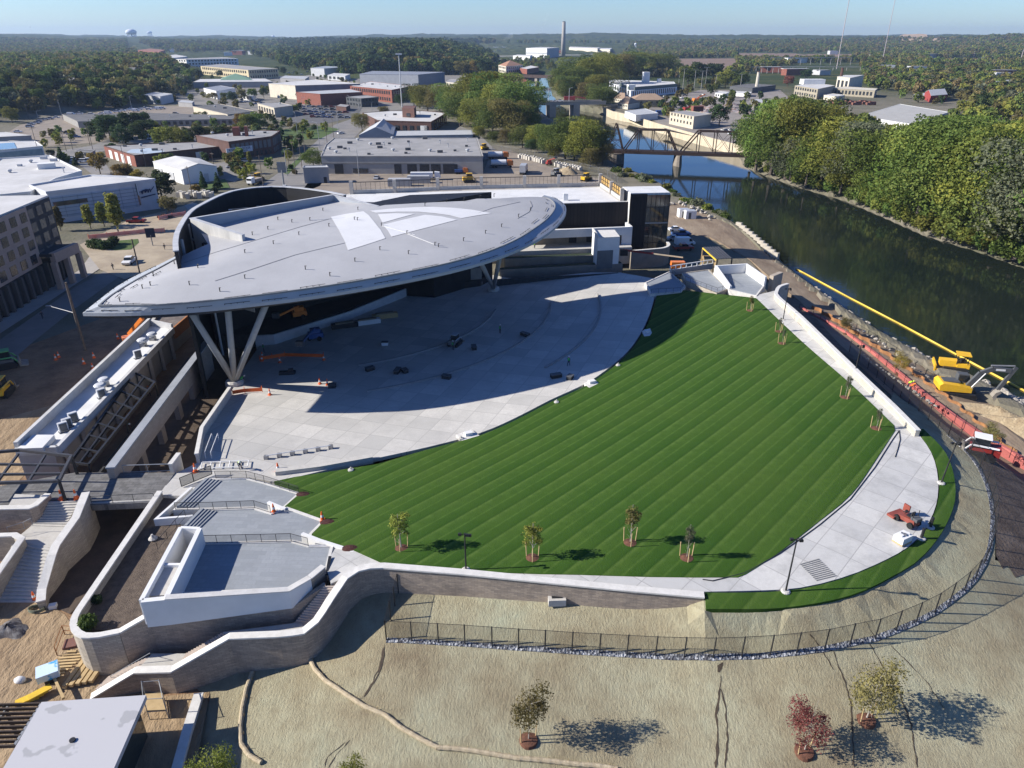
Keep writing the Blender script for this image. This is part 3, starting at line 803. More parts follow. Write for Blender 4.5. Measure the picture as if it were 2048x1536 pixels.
def onroof_patch(px,name,mat,up=.05):
 d=densify(px,7)
 a=np.array(d);st=9
 gx_,gy_=np.meshgrid(np.arange(a[:,0].min(),a[:,0].max(),st),np.arange(a[:,1].min(),a[:,1].max(),st*.6))
 gx_=gx_.ravel();gy_=gy_.ravel();kk=sdist(d,gx_,gy_)>2.5
 pts=[Vector(p)for p in d]+[Vector((x,y))for x,y in zip(gx_[kk],gy_[kk])]
 vs,es,fs=delaunay_2d_cdt(pts,[],[list(range(len(d)))],1,1e-5)[:3]
 m=MB();m.v=[tuple(onroof(p.x,p.y,up))for p in vs];m.f=[list(f)[::-1]for f in fs];m.m=[0]*len(m.f);m.uv=[None]*len(m.f)
 return m.obj(name,mat,ROOF,smooth=True)
onroof_patch([(662,434),(693,428),(727,423),(738,431),(750,446),(762,461),(771,477),(735,489),(696,501),(689,482),(678,461)],'roof_emblem',EMB)
onroof_patch([(739,422),(780,418),(826,415),(866,414),(907,416),(945,420),(983,427),(950,432),(922,437),(900,431),(870,427),(837,424),(795,424),(752,426)],'roof_emblem',EMB)
onroof_patch([(756,429),(790,427),(830,428),(800,436),(765,446),(761,438)],'roof_emblem',EMB)
onroof_patch([(766,450),(806,440),(850,430),(882,433),(914,440),(860,454),(783,474),(776,462)],'roof_emblem',EMB)
SEAM=M('membrane_seam',(.27,.27,.275))
def seam(px,r=.07):
 d=densify(px,12,False)
 m=MB();q_=[onroof(a,b,.0)for a,b in d]
 for a,b in zip(q_,q_[1:]):m.bar(a,b,r*2,.09)
 m.obj('roof_seam',SEAM,ROOF)
seam([(356,530),(430,505),(520,478),(600,454),(662,437)])
seam([(430,562),(500,540),(590,510),(690,486),(760,477)])
seam([(470,505),(540,520),(520,545),(430,570)],.05)if False else None
seam([(940,432),(985,416),(1040,404)])
seam([(1035,437),(1058,424),(1064,412),(1060,402)])
for a,b in[(307,552),(301,571),(285,577),(349,528),(396,536),(379,570),(490,506),(490,557),(547,488),(598,470),(536,459),(505,470),(556,440),(584,445),(620,441),(658,453),(646,422),(716,420),(709,440),(715,441),(611,539),(710,523),(817,508),(814,468),(763,452),(870,491),(877,494),(927,482),(971,467),(850,412),(893,404),(928,400),(1003,454),(1037,434),(1061,421),(960,397),(988,393),(240,603),(660,552),(440,583),(760,500)]:
 p=onroof(a,b)
 MB().tube(p-Vector((0,0,.1)),p+Vector((0,0,.6)),.07,n=5).tube(p+Vector((0,0,.57)),p+Vector((.24,-.12,.57)),.055,n=5).obj('roof_anchor',DARKM,ROOF)
for q_ in([(620,441),(690,436)],[(812,467),(868,489)],[(763,452),(830,470)]):
 m=MB();pts_=[onroof(a,b,.05)for a,b in densify(q_,8,False)];m.path(pts_,.035,4);m.obj('safety_cable',WHITE,ROOF)
pk=[P(487,470,21.2),P(384,437,22.3),P(667,390,22.2),P(757,413,21.2)]
for p in pk:p.z=rh(p.x,p.y)
PP=M('parapet_grey',(.40,.42,.45),(.36,.38,.41),.4)
STAIN=M('stained_concrete',(.60,.59,.56),(.36,.355,.34),.5,stretch=(1,1,.12),lo=.3,hi=.75,bump=.1)
up2=[21.2-pk[0].z,22.3-pk[1].z,22.2-pk[2].z,21.2-pk[3].z]
MB().wall([p[:2]for p in pk],[p.z-2.6 for p in pk],[p.z+u_ for p,u_ in zip(pk,up2)],.45,side=0).obj('parapet',[PP],ROOF)
MB().wall([p[:2]for p in pk],[p.z+u_+.004 for p,u_ in zip(pk,up2)],[p.z+u_+.1 for p,u_ in zip(pk,up2)],.6).obj('parapet_cap',M('cap_grey',(.5,.51,.53)),ROOF)
sw=[Vector((pk[0].x,pk[0].y)),Vector((pk[1].x,pk[1].y))]
d_=(sw[1]-sw[0]).normalized();nn_=Vector((d_.y,-d_.x));
nn_=nn_ if nn_.x<0 else-nn_
MB().wall([tuple(p+nn_*.30)for p in sw],[8,8],[pk[0].z+up2[0]-.02,pk[1].z+up2[1]-.02],.12).obj('side_wall',STAIN,ROOF)
def roofbox(px,py,d,rz,name,label,cat,mat,group=None):
 p=onroof(px,py)
 t=thing(name,label,cat,tuple(p),group)
 m=MB();m.box(p+Vector((0,0,d[2]/2)),d,rz);m.obj('bundle',mat,t)
 MB().box(p+Vector((0,0,d[2]+.05)),(d[0]*.7,d[1]*.5,.1),rz+.2).obj('top_layer',DARKM,t)
roofbox(482,430,(4,1.2,1.1),.35,'material_stack','dark wrapped stack by the roof parapet','stack',M('black_wrap',(.02,.02,.03),rough=.4))
roofbox(437,446,(1.2,.9,.7),.2,'material_stack','small red bundle by corner of roof parapet','stack',M('red_cloth',(.5,.06,.05)))
roofbox(447,442,(1.4,1,.8),.2,'material_stack','small black bundle next to red bundle on roof','stack',M('black_wrap',(.02,.02,.03)))
roofbox(535,422,(4.5,.5,.3),.35,'material_stack','long pale boards lying along the roof parapet','stack',WHITE)
COLM=M('column_grey',(.33,.345,.355),(.29,.30,.31),1,rough=.5)
def vcol(label,foot,heads,r):
 t=thing('roof_column',label,'column',tuple(foot),'splayed columns carrying the leaf roof')
 MB().lathe([(r*3,-1),(r*3,.5),(r*2.4,.8)],foot,14).obj('pedestal',CONC,t)
 for h in heads:
  MB().tube(foot+Vector((0,0,.4)),h,r,r*.95,12).obj('strut',COLM,t,smooth=True)
vcol('three-legged grey steel column under left end of leaf roof',P(470,768,0),[P(378,618,16.2),P(455,611,16.4),P(534,604,16.6)],.48)
vcol('two-legged grey column in shade under right end of leaf roof',P(987,580,.4),[P(960,522,17),P(1000,512,17)],.42)
BLK=M('black_cladding',(.012,.012,.014),(.02,.02,.022),.4,rough=.6)
sg=[P(385,440,20.4),P(667,393,20.4),P(860,412,19.5)]
SH=thing('stage_house','black walled stage house standing under the leaf roof','stage house',tuple(P(600,640,0)))
plan=[tuple(p[:2])for p in sg]+XY([(985,548),(830,560)],1.5)+XY([(545,632),(440,672)],1.5)
MB().prism(plan,-2.4,lambda x,y:rh(x,y)-1.75).obj('black_wall',BLK,SH)
wp=[P(438,690,0),P(418,660,0)]
MB().wall([tuple(P(440,676,1.5)[:2]),tuple(P(385,440,20.4)[:2])],-2,15.5,.3).obj('white_side_wall',WHITE,SH)
stg=XY([(511,670),(547,668),(812,578),(960,560),(985,548),(830,556),(545,628),(440,668)],1.6)
MB().prism(stg,-1,1.6).obj('stage_deck',M('stage_boards',(.05,.045,.042),(.035,.03,.03),1),SH)
fs=XY([(509,671),(547,669),(700,622),(811,577)],1.75)
MB().wall(fs,-1,1.75,.35).obj('stage_front_wall',M('pale_stage_front',(.52,.53,.54),(.44,.45,.46),1),SH)
q_=P(553,672,1.0);q2_=P(640,646,1.0)
MB().bar(P(556,676,.8),P(590,665,.8),.25,.9).obj('white_board',WHITE,SH)
q_=XY([(905,545),(962,540)],3.5)
T(MB().wall(q_,-.5,4.2,1.2).wall([tuple(Vector(p)+Vector((.3,-.62)))for p in q_],-.5,1.0,.1).obj('panel_stack',M('beige_board',(.30,.27,.23),(.25,.22,.19),1)),'beige boarded block beside stage under the leaf roof','partition')
SCR=thing('screen_wall','tall dark curved screen wall behind the stage with grey cap','wall',tuple(P(450,388,22)))
cv=spline([tuple(P(a,b,22)[:2])for a,b in[(352,503),(351,487),(357,460),(380,425),(408,407),(446,389),(484,379),(545,373.6),(601,377),(660,385),(690,391)]],2.5)
cz=[22.0]*len(cv)
MB().wall(cv,-2.2,cz,.5).obj('wall_body',BLK,SCR)
MB().wall(cv,22.004,22.15,.8).obj('cap',M('cap_grey',(.5,.51,.53)),SCR)
for a,b in[(361,478),(374,447),(402,416),(443,395),(492,382),(548,377),(605,381)]:
 c=P(a,b+1,21)
 MB().tube(c,Vector((c.x,c.y,6)),.42,n=8).obj('post',COLM,SCR)
 tgt=min((pk[0].lerp(pk[1],t)for t in(0,.2,.4,.6,.8,1)),key=lambda p:(p-c).length)
 tg2=min((pk[1].lerp(pk[2],t/10)for t in range(11)),key=lambda p:(p-c).length)
 e=tgt if(tgt-c).length<(tg2-c).length else tg2
 MB().tube(Vector((c.x,c.y,18.3)),Vector((e.x,e.y,18.3))+Vector((3.0,0,0)),.22,n=7).obj('brace',COLM,SCR)
SLATS=MBRICK('dark_slat_cladding',(.020,.018,.018),(.036,.030,.028),(.008,.008,.008),.9,7,.05,uv=True,off=.5,bump=.4)
DW=thing('support_building','dark clad building with white roof deck and glass corner at right of leaf roof','building',tuple(P(1261,500,0)))
zd=12.6
A0=P(1262,403,zd);A1=P(1124,407,zd)
wing=XY([(600,405),(700,387),(1200,372),(1246,402),(1262,403),(1124,407),(900,413.5)],zd)
MB().prism(wing,-2,zd).obj('deck_block',[CONC],DW)
MB().prism(XY([(640,404),(704,389),(1198,375),(1240,404),(1120,406),(900,417)],zd),zd+.004,zd+.06).obj('roof_deck',M('deck_white',(.66,.66,.65),(.56,.56,.55),.35,lo=.4,hi=.7),DW)
fa=[A1+(A1-A0).normalized()*14+Vector((0,-.25,0)),A0+Vector((0,-.25,0))]
MB().wall([p[:2]for p in fa],-1,zd+.02,.3).obj('cladding',SLATS,DW)
MB().wall([p[:2]for p in fa],zd+.025,zd+.18,.5).obj('coping',COPING,DW)
tz=14.9
tw=[P(a,b,tz)for a,b in((1245,375),(1321,373.5),(1340,386.5),(1261,388))]
MB().prism([p[:2]for p in tw],-2,tz).obj('tower_block',M('tower_white',(.62,.61,.58)),DW)
MB().prism([p[:2]for p in tw],tz+.004,tz+.2).obj('tower_roof',M('deck_white',(.66,.66,.65)),DW)
yo=Vector((0,-.28,0))
MB().wall([(tw[3]+yo)[:2],(tw[3].lerp(tw[2],.42)+yo)[:2]],-1,tz+.01,.3).obj('cladding',SLATS,DW)
GLASS=M('dark_glass',(.035,.05,.05),(.02,.03,.032),.4,rough=.08,spec=.8)
g0,g1=tw[3].lerp(tw[2],.42)+yo,tw[2]+yo
MB().wall([g0[:2],g1[:2]],-1,tz-.3,.2).obj('glass_wall',GLASS,DW)
gs0,gs1=tw[2]+Vector((.15,0,0)),tw[1]+Vector((.15,0,0))
MB().wall([gs0[:2],gs1[:2]],-1,tz-.3,.2).obj('glass_wall',GLASS,DW)
for i in range(6):
 c=g0.lerp(g1,i/5)
 MB().bar(Vector((c.x,c.y-.12,-1)),Vector((c.x,c.y-.12,tz-.2)),.1,.1).obj('mullion',DARKM,DW)
for z in(2.5,6.2,7.6,11.6):MB().bar(Vector((g0.x,g0.y-.13,z)),Vector((g1.x,g1.y-.13,z)),.1,.16 if z!=7.6 else .35).obj('floor_band',DARKM if z!=7.6 else GALV,DW)
MB().box(P(1131,401,zd)+Vector((0,0,.9)),(1.2,1.0,1.8)).obj('roof_pier',WHITE,DW)
fn=[P(a,b,zd)for a,b in((704,388),(790,385),(876,381),(963,378),(1049,376),(1117,374.5),(1200,372))]
MB().wall([p[:2]for p in fn],zd+.06,zd+1.0,.35).obj('parapet',CONC,DW)
for p in fn:MB().box(p+Vector((0,0,1.7)),(.9,.8,3.4)).obj('pier',M('pier_concrete',(.46,.43,.39)),DW)
fr=MB()
for a,b in zip(fn,fn[1:]):
 fr.bar(a+Vector((0,0,3.0)),b+Vector((0,0,3.0)),.1,.16)
 kk=9
 for j in range(1,kk):c=a.lerp(b,j/kk);fr.bar(c+Vector((0,0,1)),c+Vector((0,0,3)),.06,.06)
fr.obj('screen_frame',DARKM,DW)
fe=[P(a,b,zd)for a,b in((1200,372),(1222,387),(1243,402))]
MB().wall([p[:2]for p in fe],zd+.06,zd+.9,.35).obj('parapet',CONC,DW)
for p in fe[1:]:MB().box(p+Vector((0,0,1.6)),(.9,.9,3.2)).obj('pier',M('pier_concrete',(.46,.43,.39)),DW)
OCH=M('ochre_panel',(.42,.27,.09),(.34,.21,.07),1)
MB().wall([(p+Vector((.3,0,0)))[:2]for p in fe],zd+.95,zd+3.0,.15).obj('ochre_screen',OCH,DW)
fr=MB()
for a,b in zip(fe,fe[1:]):
 for z in(1.0,2.0,3.0):fr.bar(a+Vector((.15,0,z)),b+Vector((.15,0,z)),.12,.12)
 for j in range(6):c=a.lerp(b,j/5);fr.bar(c+Vector((.15,0,.9)),c+Vector((.15,0,3.1)),.12,.12)
fr.obj('screen_frame',DARKM,DW)
zp_=7.6
CW=thing('concourse_building','low white banded concourse building below the dark wing','building',tuple(P(1200,500,3)))
b0,b1,b2,b3=P(1050,462,zp_),P(1263,453,zp_),P(1252,444,zp_),P(1060,452,zp_)
MB().wall([b0[:2],b1[:2]],5.6,zp_,.6).obj('white_band',WHITE,CW)
MB().wall([b1[:2],b2[:2]],3.0,zp_+.01,.6).obj('white_band',WHITE,CW)
MB().prism([p[:2]for p in(b0,b1,b2,b3)],5.7,6.6).obj('roof',CONC,CW)
cb=b1-Vector((1.1,0,0))
MB().box((cb.x,cb.y+.1,3.4),(2.4,.9,7.6)).obj('white_pier',WHITE,CW)
TAN=M('tan_block',(.28,.245,.205),(.22,.19,.16),.6)
r0,r1=b0+Vector((0,3.5,0)),b1+Vector((0,3.5,0))
MB().wall([r0[:2],r1[:2]],-1,5.7,.4).obj('back_wall',TAN,CW)
for t in(.45,.62):
 c=r0.lerp(r1,t);MB().box((c.x,c.y-.25,4.6),(2.2,.2,2.6)).obj('door',DARKM,CW)
MB().prism([(b0.x-6,b0.y-3),(b1.x,b1.y-3),(r1.x,r1.y),(r0.x-6,r0.y)],-1,3.2).obj('concourse_floor',CONC,CW)
for i,(pp,zt_,zb_,lab)in enumerate([([(1010,518),(1236,508)],2.9,0,'upper tan planter wall with dark plants, in shade below concourse'),([(1000,540),(1245,527)],1.9,-1,'lower tan planter wall, in shade above the seating bowl')]):
 t=thing('planter',lab,'planter',tuple(P(*pp[0],zt_)))
 w_=[P(*p,zt_)for p in pp]
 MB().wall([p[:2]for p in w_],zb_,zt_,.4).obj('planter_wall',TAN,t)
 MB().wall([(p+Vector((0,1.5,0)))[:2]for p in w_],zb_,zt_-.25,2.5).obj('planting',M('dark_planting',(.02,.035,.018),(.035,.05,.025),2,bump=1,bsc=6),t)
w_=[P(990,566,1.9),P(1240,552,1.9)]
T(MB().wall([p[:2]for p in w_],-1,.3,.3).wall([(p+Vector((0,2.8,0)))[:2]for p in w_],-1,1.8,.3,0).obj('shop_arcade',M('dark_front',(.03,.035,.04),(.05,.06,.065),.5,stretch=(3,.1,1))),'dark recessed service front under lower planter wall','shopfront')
LT=thing('lift_tower','pale lift tower with slanted white roof in front of concourse','tower',tuple(P(1215,520,2)))
l4=[P(a,b,8.2)for a,b in((1185,462),(1229,461),(1240,475),(1196,477))]
MB().prism([p[:2]for p in l4],0,8.2).obj('tower_body',WHITE,LT)
d1=[l4[3],l4[2]]
MB().wall([(p+Vector((0,-.1,0)))[:2]for p in(l4[3],l4[3].lerp(l4[2],.72))],1,5.3,.2).obj('grey_panel',M('grey_panel',(.17,.175,.18)),LT)
MB().prism([(p+Vector((0,0,0)))[:2]for p in l4],8.204,8.4).obj('tower_roof',COPING,LT)
m=MB();m.wall([l4[0][:2],l4[3][:2]],8.4,9.0,.25);m.obj('roof_upstand',COPING,LT)
cw_=spline([tuple(P(a,b,2.6)[:2])for a,b in((1262,502),(1300,499),(1328,496),(1338,490),(1334,484))],1)
walled('curved_wall','curved tan wall with white coping at foot of glass corner',cw_,-2.5,2.6,.5,TAN)
PROTO_ALL=[]
def proto(o):
 PROTO_ALL.append(o)
 KIDS[o.name]=list(o.children)
 for c in o.children:
  PROTO_ALL.append(c)
  for d in c.children:PROTO_ALL.append(d)
 return o
def skinmesh(name,joints,edges,mats,matfn,par=None,sub=1):
 me=bpy.data.meshes.new(name+'_raw');me.from_pydata([j[0]for j in joints],edges,[])
 o=bpy.data.objects.new(name+'_raw',me);COL.objects.link(o)
 o.modifiers.new('s','SKIN')
 for i,j in enumerate(joints):
  me.skin_vertices[0].data[i].radius=(j[1],j[2]if len(j)>2 else j[1])
 me.skin_vertices[0].data[0].use_root=True
 ss=o.modifiers.new('u','SUBSURF');ss.levels=sub;ss.render_levels=sub
 dg=bpy.context.evaluated_depsgraph_get()
 e=bpy.data.meshes.new_from_object(o.evaluated_get(dg))
 bpy.data.objects.remove(o)
 e.materials.clear()
 for m in mats:e.materials.append(m)
 for p in e.polygons:
  p.material_index=matfn(p.center);p.use_smooth=True
 e.name=name
 q=bpy.data.objects.new(name,e);COL.objects.link(q)
 if par is not None:adopt(q,par)
 return q
SKIN=M('skin',(.42,.25,.17));JEANS=M('work_trousers',(.035,.045,.07),rough=.9);SHIRT=M('dark_shirt',(.06,.065,.08));HAIR=M('dark_hair',(.03,.02,.015))
HIVIS=M('neon_vest',(.42,.75,.04),(.36,.66,.03));ORANGEV=M('orange_vest',(.85,.18,.03),(.75,.15,.03));HELM=M('white_helmet',(.8,.8,.78),rough=.4);GREENV=M('green_vest',(.08,.55,.12),(.07,.45,.1))
def make_person(name,pose):
 t=thing(name,'worker standing on the site','person')
 if pose=='bend':hip,chest,neck,head=(0,0,.88),(0,-.36,1.16),(0,-.52,1.24),(0,-.64,1.27)
 else:hip,chest,neck,head=(0,0,.95),(0,-.02,1.32),(0,-.02,1.48),(0,-.04,1.62)
 J=[(hip,.14,.11)];E_=[]
 def ad(p,par,r,r2=None):J.append((p,r,r2 or r));E_.append((par,len(J)-1));return len(J)-1
 c=ad(chest,0,.17,.12);n=ad(neck,c,.065);h=ad(head,n,.105,.11);ad((head[0],head[1]-.02,head[2]+.11),h,.08)
 ad((head[0],head[1]-.115,head[2]+.02),h,.022)
 for s in(-1,1):
  st=.22*s if pose=='walk' else .04*s
  k=ad((.11*s,st*.6-.03,.50),0,.075);a=ad((.12*s,st+.02,.09),k,.05);ad((.13*s,st-.13,.045),a,.045)
  sh=ad((.21*s,chest[1],chest[2]+.08),c,.06)
  if pose=='bend':el,wr=(.25*s,-.46,.92),(.16*s,-.56,.68)
  else:el,wr=(.27*s,chest[1]-.12*s*(pose=='walk')+.02,1.10),(.25*s,chest[1]-.24*s*(pose=='walk')-.05,.86)
  e=ad(el,sh,.048);w_=ad(wr,e,.036);hd=ad((wr[0],wr[1]-.02,wr[2]-.09),w_,.036,.022)
  for i in range(4):
   f=ad((wr[0]+(i-1.5)*.02,wr[1]-.03,wr[2]-.145),hd,.009);ad((wr[0]+(i-1.5)*.021,wr[1]-.05,wr[2]-.185+abs(i-1.4)*.008),f,.008)
  ad((wr[0]-.035*s,wr[1]-.06,wr[2]-.10),hd,.010)
 def mf(p):
  if p.z<.09:return 3
  if pose=='bend':
   if p.y<-.5 and p.z>1.1:return 2
   if p.z<.72 and p.y<-.4:return 2
   return 0 if p.z<.93 and p.y>-.4 else 1
  if p.z>1.50 or(p.z<.89 and abs(p.x)>.19):return 2
  return 0 if p.z<.98 and abs(p.x)<.21 else 1
 skinmesh('body',J,E_,[JEANS,SHIRT,SKIN,DARKM],mf,t)
 v=MB()
 a,b=Vector(hip)+Vector((0,0,.06)),Vector(chest)+Vector((0,0,.05))
 if pose=='bend':b=b+Vector((0,-.02,.02))
 d=(b-a).normalized();sx=Vector((1,0,0));sy=d.cross(sx)
 rings=[]
 for tt,rx,ry in((0,.175,.135),(.35,.18,.14),(.75,.215,.15),(1.08,.20,.135),(1.2,.13,.09)):
  rings.append([a.lerp(b,tt)+sx*(rx*math.cos(i*math.pi/6))+sy*(ry*math.sin(i*math.pi/6))for i in range(12)])
 v.v=[tuple(p)for r_ in rings for p in r_]
 for k_ in range(4):
  for i in range(12):v.f.append([k_*12+i,k_*12+(i+1)%12,(k_+1)*12+(i+1)%12,(k_+1)*12+i])
 v.m=[0]*len(v.f);v.uv=[None]*len(v.f)
 v.obj('vest',HIVIS,t,smooth=True)
 hh=MB();c_=Vector(head)+Vector((0,0,.06))
 hh.lathe([(.16,0),(.135,.015),(.13,.06),(.10,.12),(.03,.15)],c_,12);hh.obj('helmet',HELM,t,smooth=True)
 return proto(t)
PW_,PB_,PS_=make_person('person','walk'),make_person('person','bend'),make_person('person','stand')
def person(src,loc,rz,label,vest=HIVIS,helm=HELM):
 return dup(src,loc,rz,1,label,None,{'vest':vest,'helmet':helm})
def leafmat(name,a,b,c,tr=.33):
 a,b,c=[tuple(v*1.22 for v in q)for q in(a,b,c)]
 k=NT(name)
 oi=k.new('ShaderNodeObjectInfo')
 at=k.new('ShaderNodeAttribute');at.attribute_name='tone'
 c1=k.ramp(at.outputs['Fac'],[(0,a),(.5,b),(1,c)])
 hs_=k.new('ShaderNodeHueSaturation');k.l(c1,hs_.inputs['Color'])
 mr=k.new('ShaderNodeMapRange');k.l(oi.outputs['Random'],mr.inputs[0]);mr.inputs[3].default_value=.478;mr.inputs[4].default_value=.515
 k.l(mr.outputs[0],hs_.inputs['Hue'])
 m2=k.new('ShaderNodeMath',operation='MULTIPLY_ADD');k.l(oi.outputs['Random'],m2.inputs[0]);m2.inputs[1].default_value=.5;m2.inputs[2].default_value=.72
 k.l(m2.outputs[0],hs_.inputs['Value'])
 k.col(hs_.outputs[0]);k.fin(.75,.2)
 t=k.new('ShaderNodeBsdfTranslucent');k.l(hs_.outputs[0],t.inputs[0])
 mx=k.new('ShaderNodeMixShader');mx.inputs[0].default_value=tr
 k.l(k.b.outputs[0],mx.inputs[1]);k.l(t.outputs[0],mx.inputs[2]);k.l(mx.outputs[0],k.out.inputs[0])
 return k.mat
LEAF=leafmat('leaf_green',(.055,.088,.018),(.098,.138,.030),(.17,.195,.046))
LEAFY=leafmat('leaf_yellow_green',(.095,.115,.022),(.16,.175,.034),(.26,.25,.045))
LEAFD=leafmat('leaf_dark',(.024,.044,.014),(.042,.068,.022),(.072,.10,.03))
LEAFO=leafmat('leaf_autumn',(.15,.11,.026),(.22,.16,.034),(.32,.24,.045))
LEAFR=leafmat('leaf_red',(.15,.05,.042),(.21,.08,.06),(.25,.13,.075))
LEAFOL=leafmat('leaf_olive',(.095,.09,.028),(.15,.135,.042),(.21,.18,.06))
LEAFS=leafmat('leaf_silver',(.075,.085,.05),(.12,.13,.075),(.17,.17,.10))
BARK=M('bark',(.13,.105,.085),(.075,.06,.05),3,bump=.5,obj=True)
PALEBARK=M('pale_bark',(.42,.38,.33),(.3,.27,.23),3,obj=True)
nprng=np.random.RandomState(21)
def crown(seed,n,lobes,leaf,shell=.55,asp=1.0):
 """leaf faces on the outside of a set of lobes; lobes: (centre, radii). unit tree: height 1"""
 r=np.random.RandomState(seed)
 w_=np.array([q[1][0]*q[1][1]+q[1][0]*q[1][2]for q in lobes]);w_=w_/w_.sum()
 V,Fc,tone=[],[],[]
 cl=r.choice(len(lobes),n,p=w_)
 ltone=r.rand(len(lobes))
 for i in range(n):
  c,q=lobes[cl[i]]
  d=r.normal(size=3);d/=np.linalg.norm(d)
  if d[2]<-.5 and r.rand()<.6:d[2]=-d[2]
  rad=shell+(1-shell)*r.rand()**.5
  if r.rand()<.06:rad*=1.12
  p=np.array(c)+d*np.array(q)*rad*(1+.16*math.sin(7*d[0]+seed)*math.sin(6*d[1]+2*seed)+.12*math.sin(11*d[2]))
  nn=d+r.normal(size=3)*.75;nn/=np.linalg.norm(nn)
  u=np.cross(nn,r.normal(size=3));u/=np.linalg.norm(u);v=np.cross(nn,u)
  s=leaf*(.6+.8*r.rand())
  o=len(V)
  k=4 if r.rand()<.5 else 3
  for j in range(k):
   a=6.283*j/k+r.rand()*.8;V.append(tuple(p+(u*math.cos(a)+v*math.sin(a)*asp)*s*(.75+.5*r.rand())))
  Fc.append(list(range(o,o+k)))
  tone.append(np.clip(.02+.72*ltone[cl[i]]+.36*(r.rand()-.3),0,1))
 return V,Fc,tone
def crown_obj(name,data,mat,par=None):
 m=MB();m.v,m.f,tone=data;m.m=[0]*len(m.f);m.uv=[None]*len(m.f)
 me=bpy.data.meshes.new(name);me.from_pydata(m.v,[],m.f);me.materials.append(mat)
 a=me.attributes.new('tone','FLOAT','FACE');a.data.foreach_set('value',[float(x)for x in tone])
 o=bpy.data.objects.new(name,me);COL.objects.link(o)
 if par is not None:adopt(o,par)
 return o
def lobes_round(seed,k=9,r0=.34,zc=.60,hz=.36):
 r=np.random.RandomState(seed);out=[((0,0,zc),(r0*.8,r0*.8,hz*.85))]
 for i in range(k):
  a=6.283*i/k*2.4+r.rand()*.7;q=r0*(.45+.45*r.rand());z=zc+(r.rand()-.45)*hz*1.5
  f=1-abs(z-zc)/hz*.35;s=r0*(.24+.30*r.rand())
  out.append(((math.cos(a)*q*f,math.sin(a)*q*f,z),(s,s,s*(.75+.3*r.rand()))))
 return out
def trunk(seed,h,r,top=.6,nl=5,spread=.26,par=None,mat=None):
 rg=random.Random(seed);m=MB();z0=0
 pts=[Vector((0,0,-.03)),Vector((rg.uniform(-.01,.01),rg.uniform(-.01,.01),h*.5)),Vector((rg.uniform(-.02,.02),rg.uniform(-.02,.02),top))]
 m.tube(pts[0],pts[1],r*1.25,r*.85,7).tube(pts[1],pts[2],r*.85,r*.35,6)
 for i in range(nl):
  a=6.283*i/nl+rg.random();b=pts[1].lerp(pts[2],rg.uniform(.0,.8))
  e=b+Vector((math.cos(a)*spread*rg.uniform(.6,1.1),math.sin(a)*spread*rg.uniform(.6,1.1),rg.uniform(.1,.24)))
  m.tube(b,e,r*.42,r*.15,5)
 return m.obj('trunk',mat or BARK,par)
def make_tree(name,seed,n,lobes,leaf,mat,tr,th=.3,top=.7,nl=6,sp=.24,bark=None,**k):
 t=thing(name,'tree','tree')
 crown_obj('crown',crown(seed,n,lobes,leaf,**k),mat,t)
 trunk(seed,th,tr,top,nl,sp,t,bark)
 return proto(t)
BIG=[make_tree('broadleaf_tree',31+i,15000,lobes_round(31+i,22,.42,.56,.42),.0105,LEAF,.022,.3,.75,8,.28,shell=.72)for i in range(4)]
MID=[make_tree('broadleaf_tree',61+i,3200,lobes_round(61+i,11,.38,.56,.40),.023,LEAF,.022,.25,.7,6,.24)for i in range(4)]
COLT=[make_tree('columnar_tree',81+i,1500,[((0,0,.58),(.13,.13,.42)),((.03,.02,.45),(.15,.15,.24)),((-.03,.03,.7),(.10,.1,.22))],.03,LEAFY,.016,.2,.8,5,.08)for i in range(2)]
CON=make_tree('spruce_tree',91,1500,[((0,0,.16+.1*i),(.26*(1-i/9),.26*(1-i/9),.11))for i in range(8)]+[((0,0,.93),(.03,.03,.08))],.03,LEAFD,.018,.15,.8,3,.05)
SAPL=[make_tree('young_tree',101+i,1700,lobes_round(101+i,7,.17,.62,.34),.0125,LEAFOL,.010,.2,.92,9,.12,PALEBARK,shell=.2)for i in range(3)]
WIDE=make_tree('young_tree',111,3400,lobes_round(111,9,.36,.60,.36),.0135,LEAFOL,.010,.25,.85,14,.26,PALEBARK,shell=.15)
def make_bush(seed,mat,n=1300):
 return proto(T(crown_obj('bush',crown(seed,n,[((0,0,.35),(.5,.5,.42)),((.25,.1,.4),(.32,.32,.4)),((-.22,-.12,.38),(.34,.3,.42)),((.02,.25,.5),(.26,.26,.36))],.06),mat),'bush','bush'))
BUSH=[make_bush(121,LEAF),make_bush(122,LEAFY),make_bush(123,LEAFD),make_bush(124,LEAFO)]
TREEN={}
def tree(src,px,py,h,label,mat=None,wide=1.0,group=None,z=None,cat=None,hfun=None,bark=None,name=None):
 p=PH(px,py,hfun)if hfun else P(px,py,-2 if z is None else z)
 mm_={}
 if mat:mm_['crown']=mat;mm_['bush']=mat
 if bark:mm_['trunk']=bark
 o=dup(src,p,rnd.uniform(0,6.28),(h*wide,h*wide,h),label,group,mm_,cat)
 if name:o.name=name
 return o
TYRE=M('tyre_rubber',(.02,.02,.02),rough=.9);CARGLASS=M('car_glass',(.02,.025,.03),rough=.1,spec=.7);CHROME=M('rim_grey',(.35,.35,.36),rough=.4,metal=.5)
def paint(n,c):return M('paint_'+n,c,tuple(x*.93 for x in c),1,rough=.35,spec=.5)
PAINT={'white':paint('white',(.78,.78,.77)),'silver':paint('silver',(.42,.43,.45)),'grey':paint('grey',(.14,.145,.15)),'black':paint('black',(.02,.02,.022)),'blue':paint('blue',(.05,.11,.28)),'red':paint('red',(.30,.035,.03)),'tan':paint('tan',(.35,.29,.21)),'yellow':paint('yellow',(.75,.45,.03)),'green':paint('green',(.12,.4,.14)),'orange':paint('orange',(.75,.22,.04))}
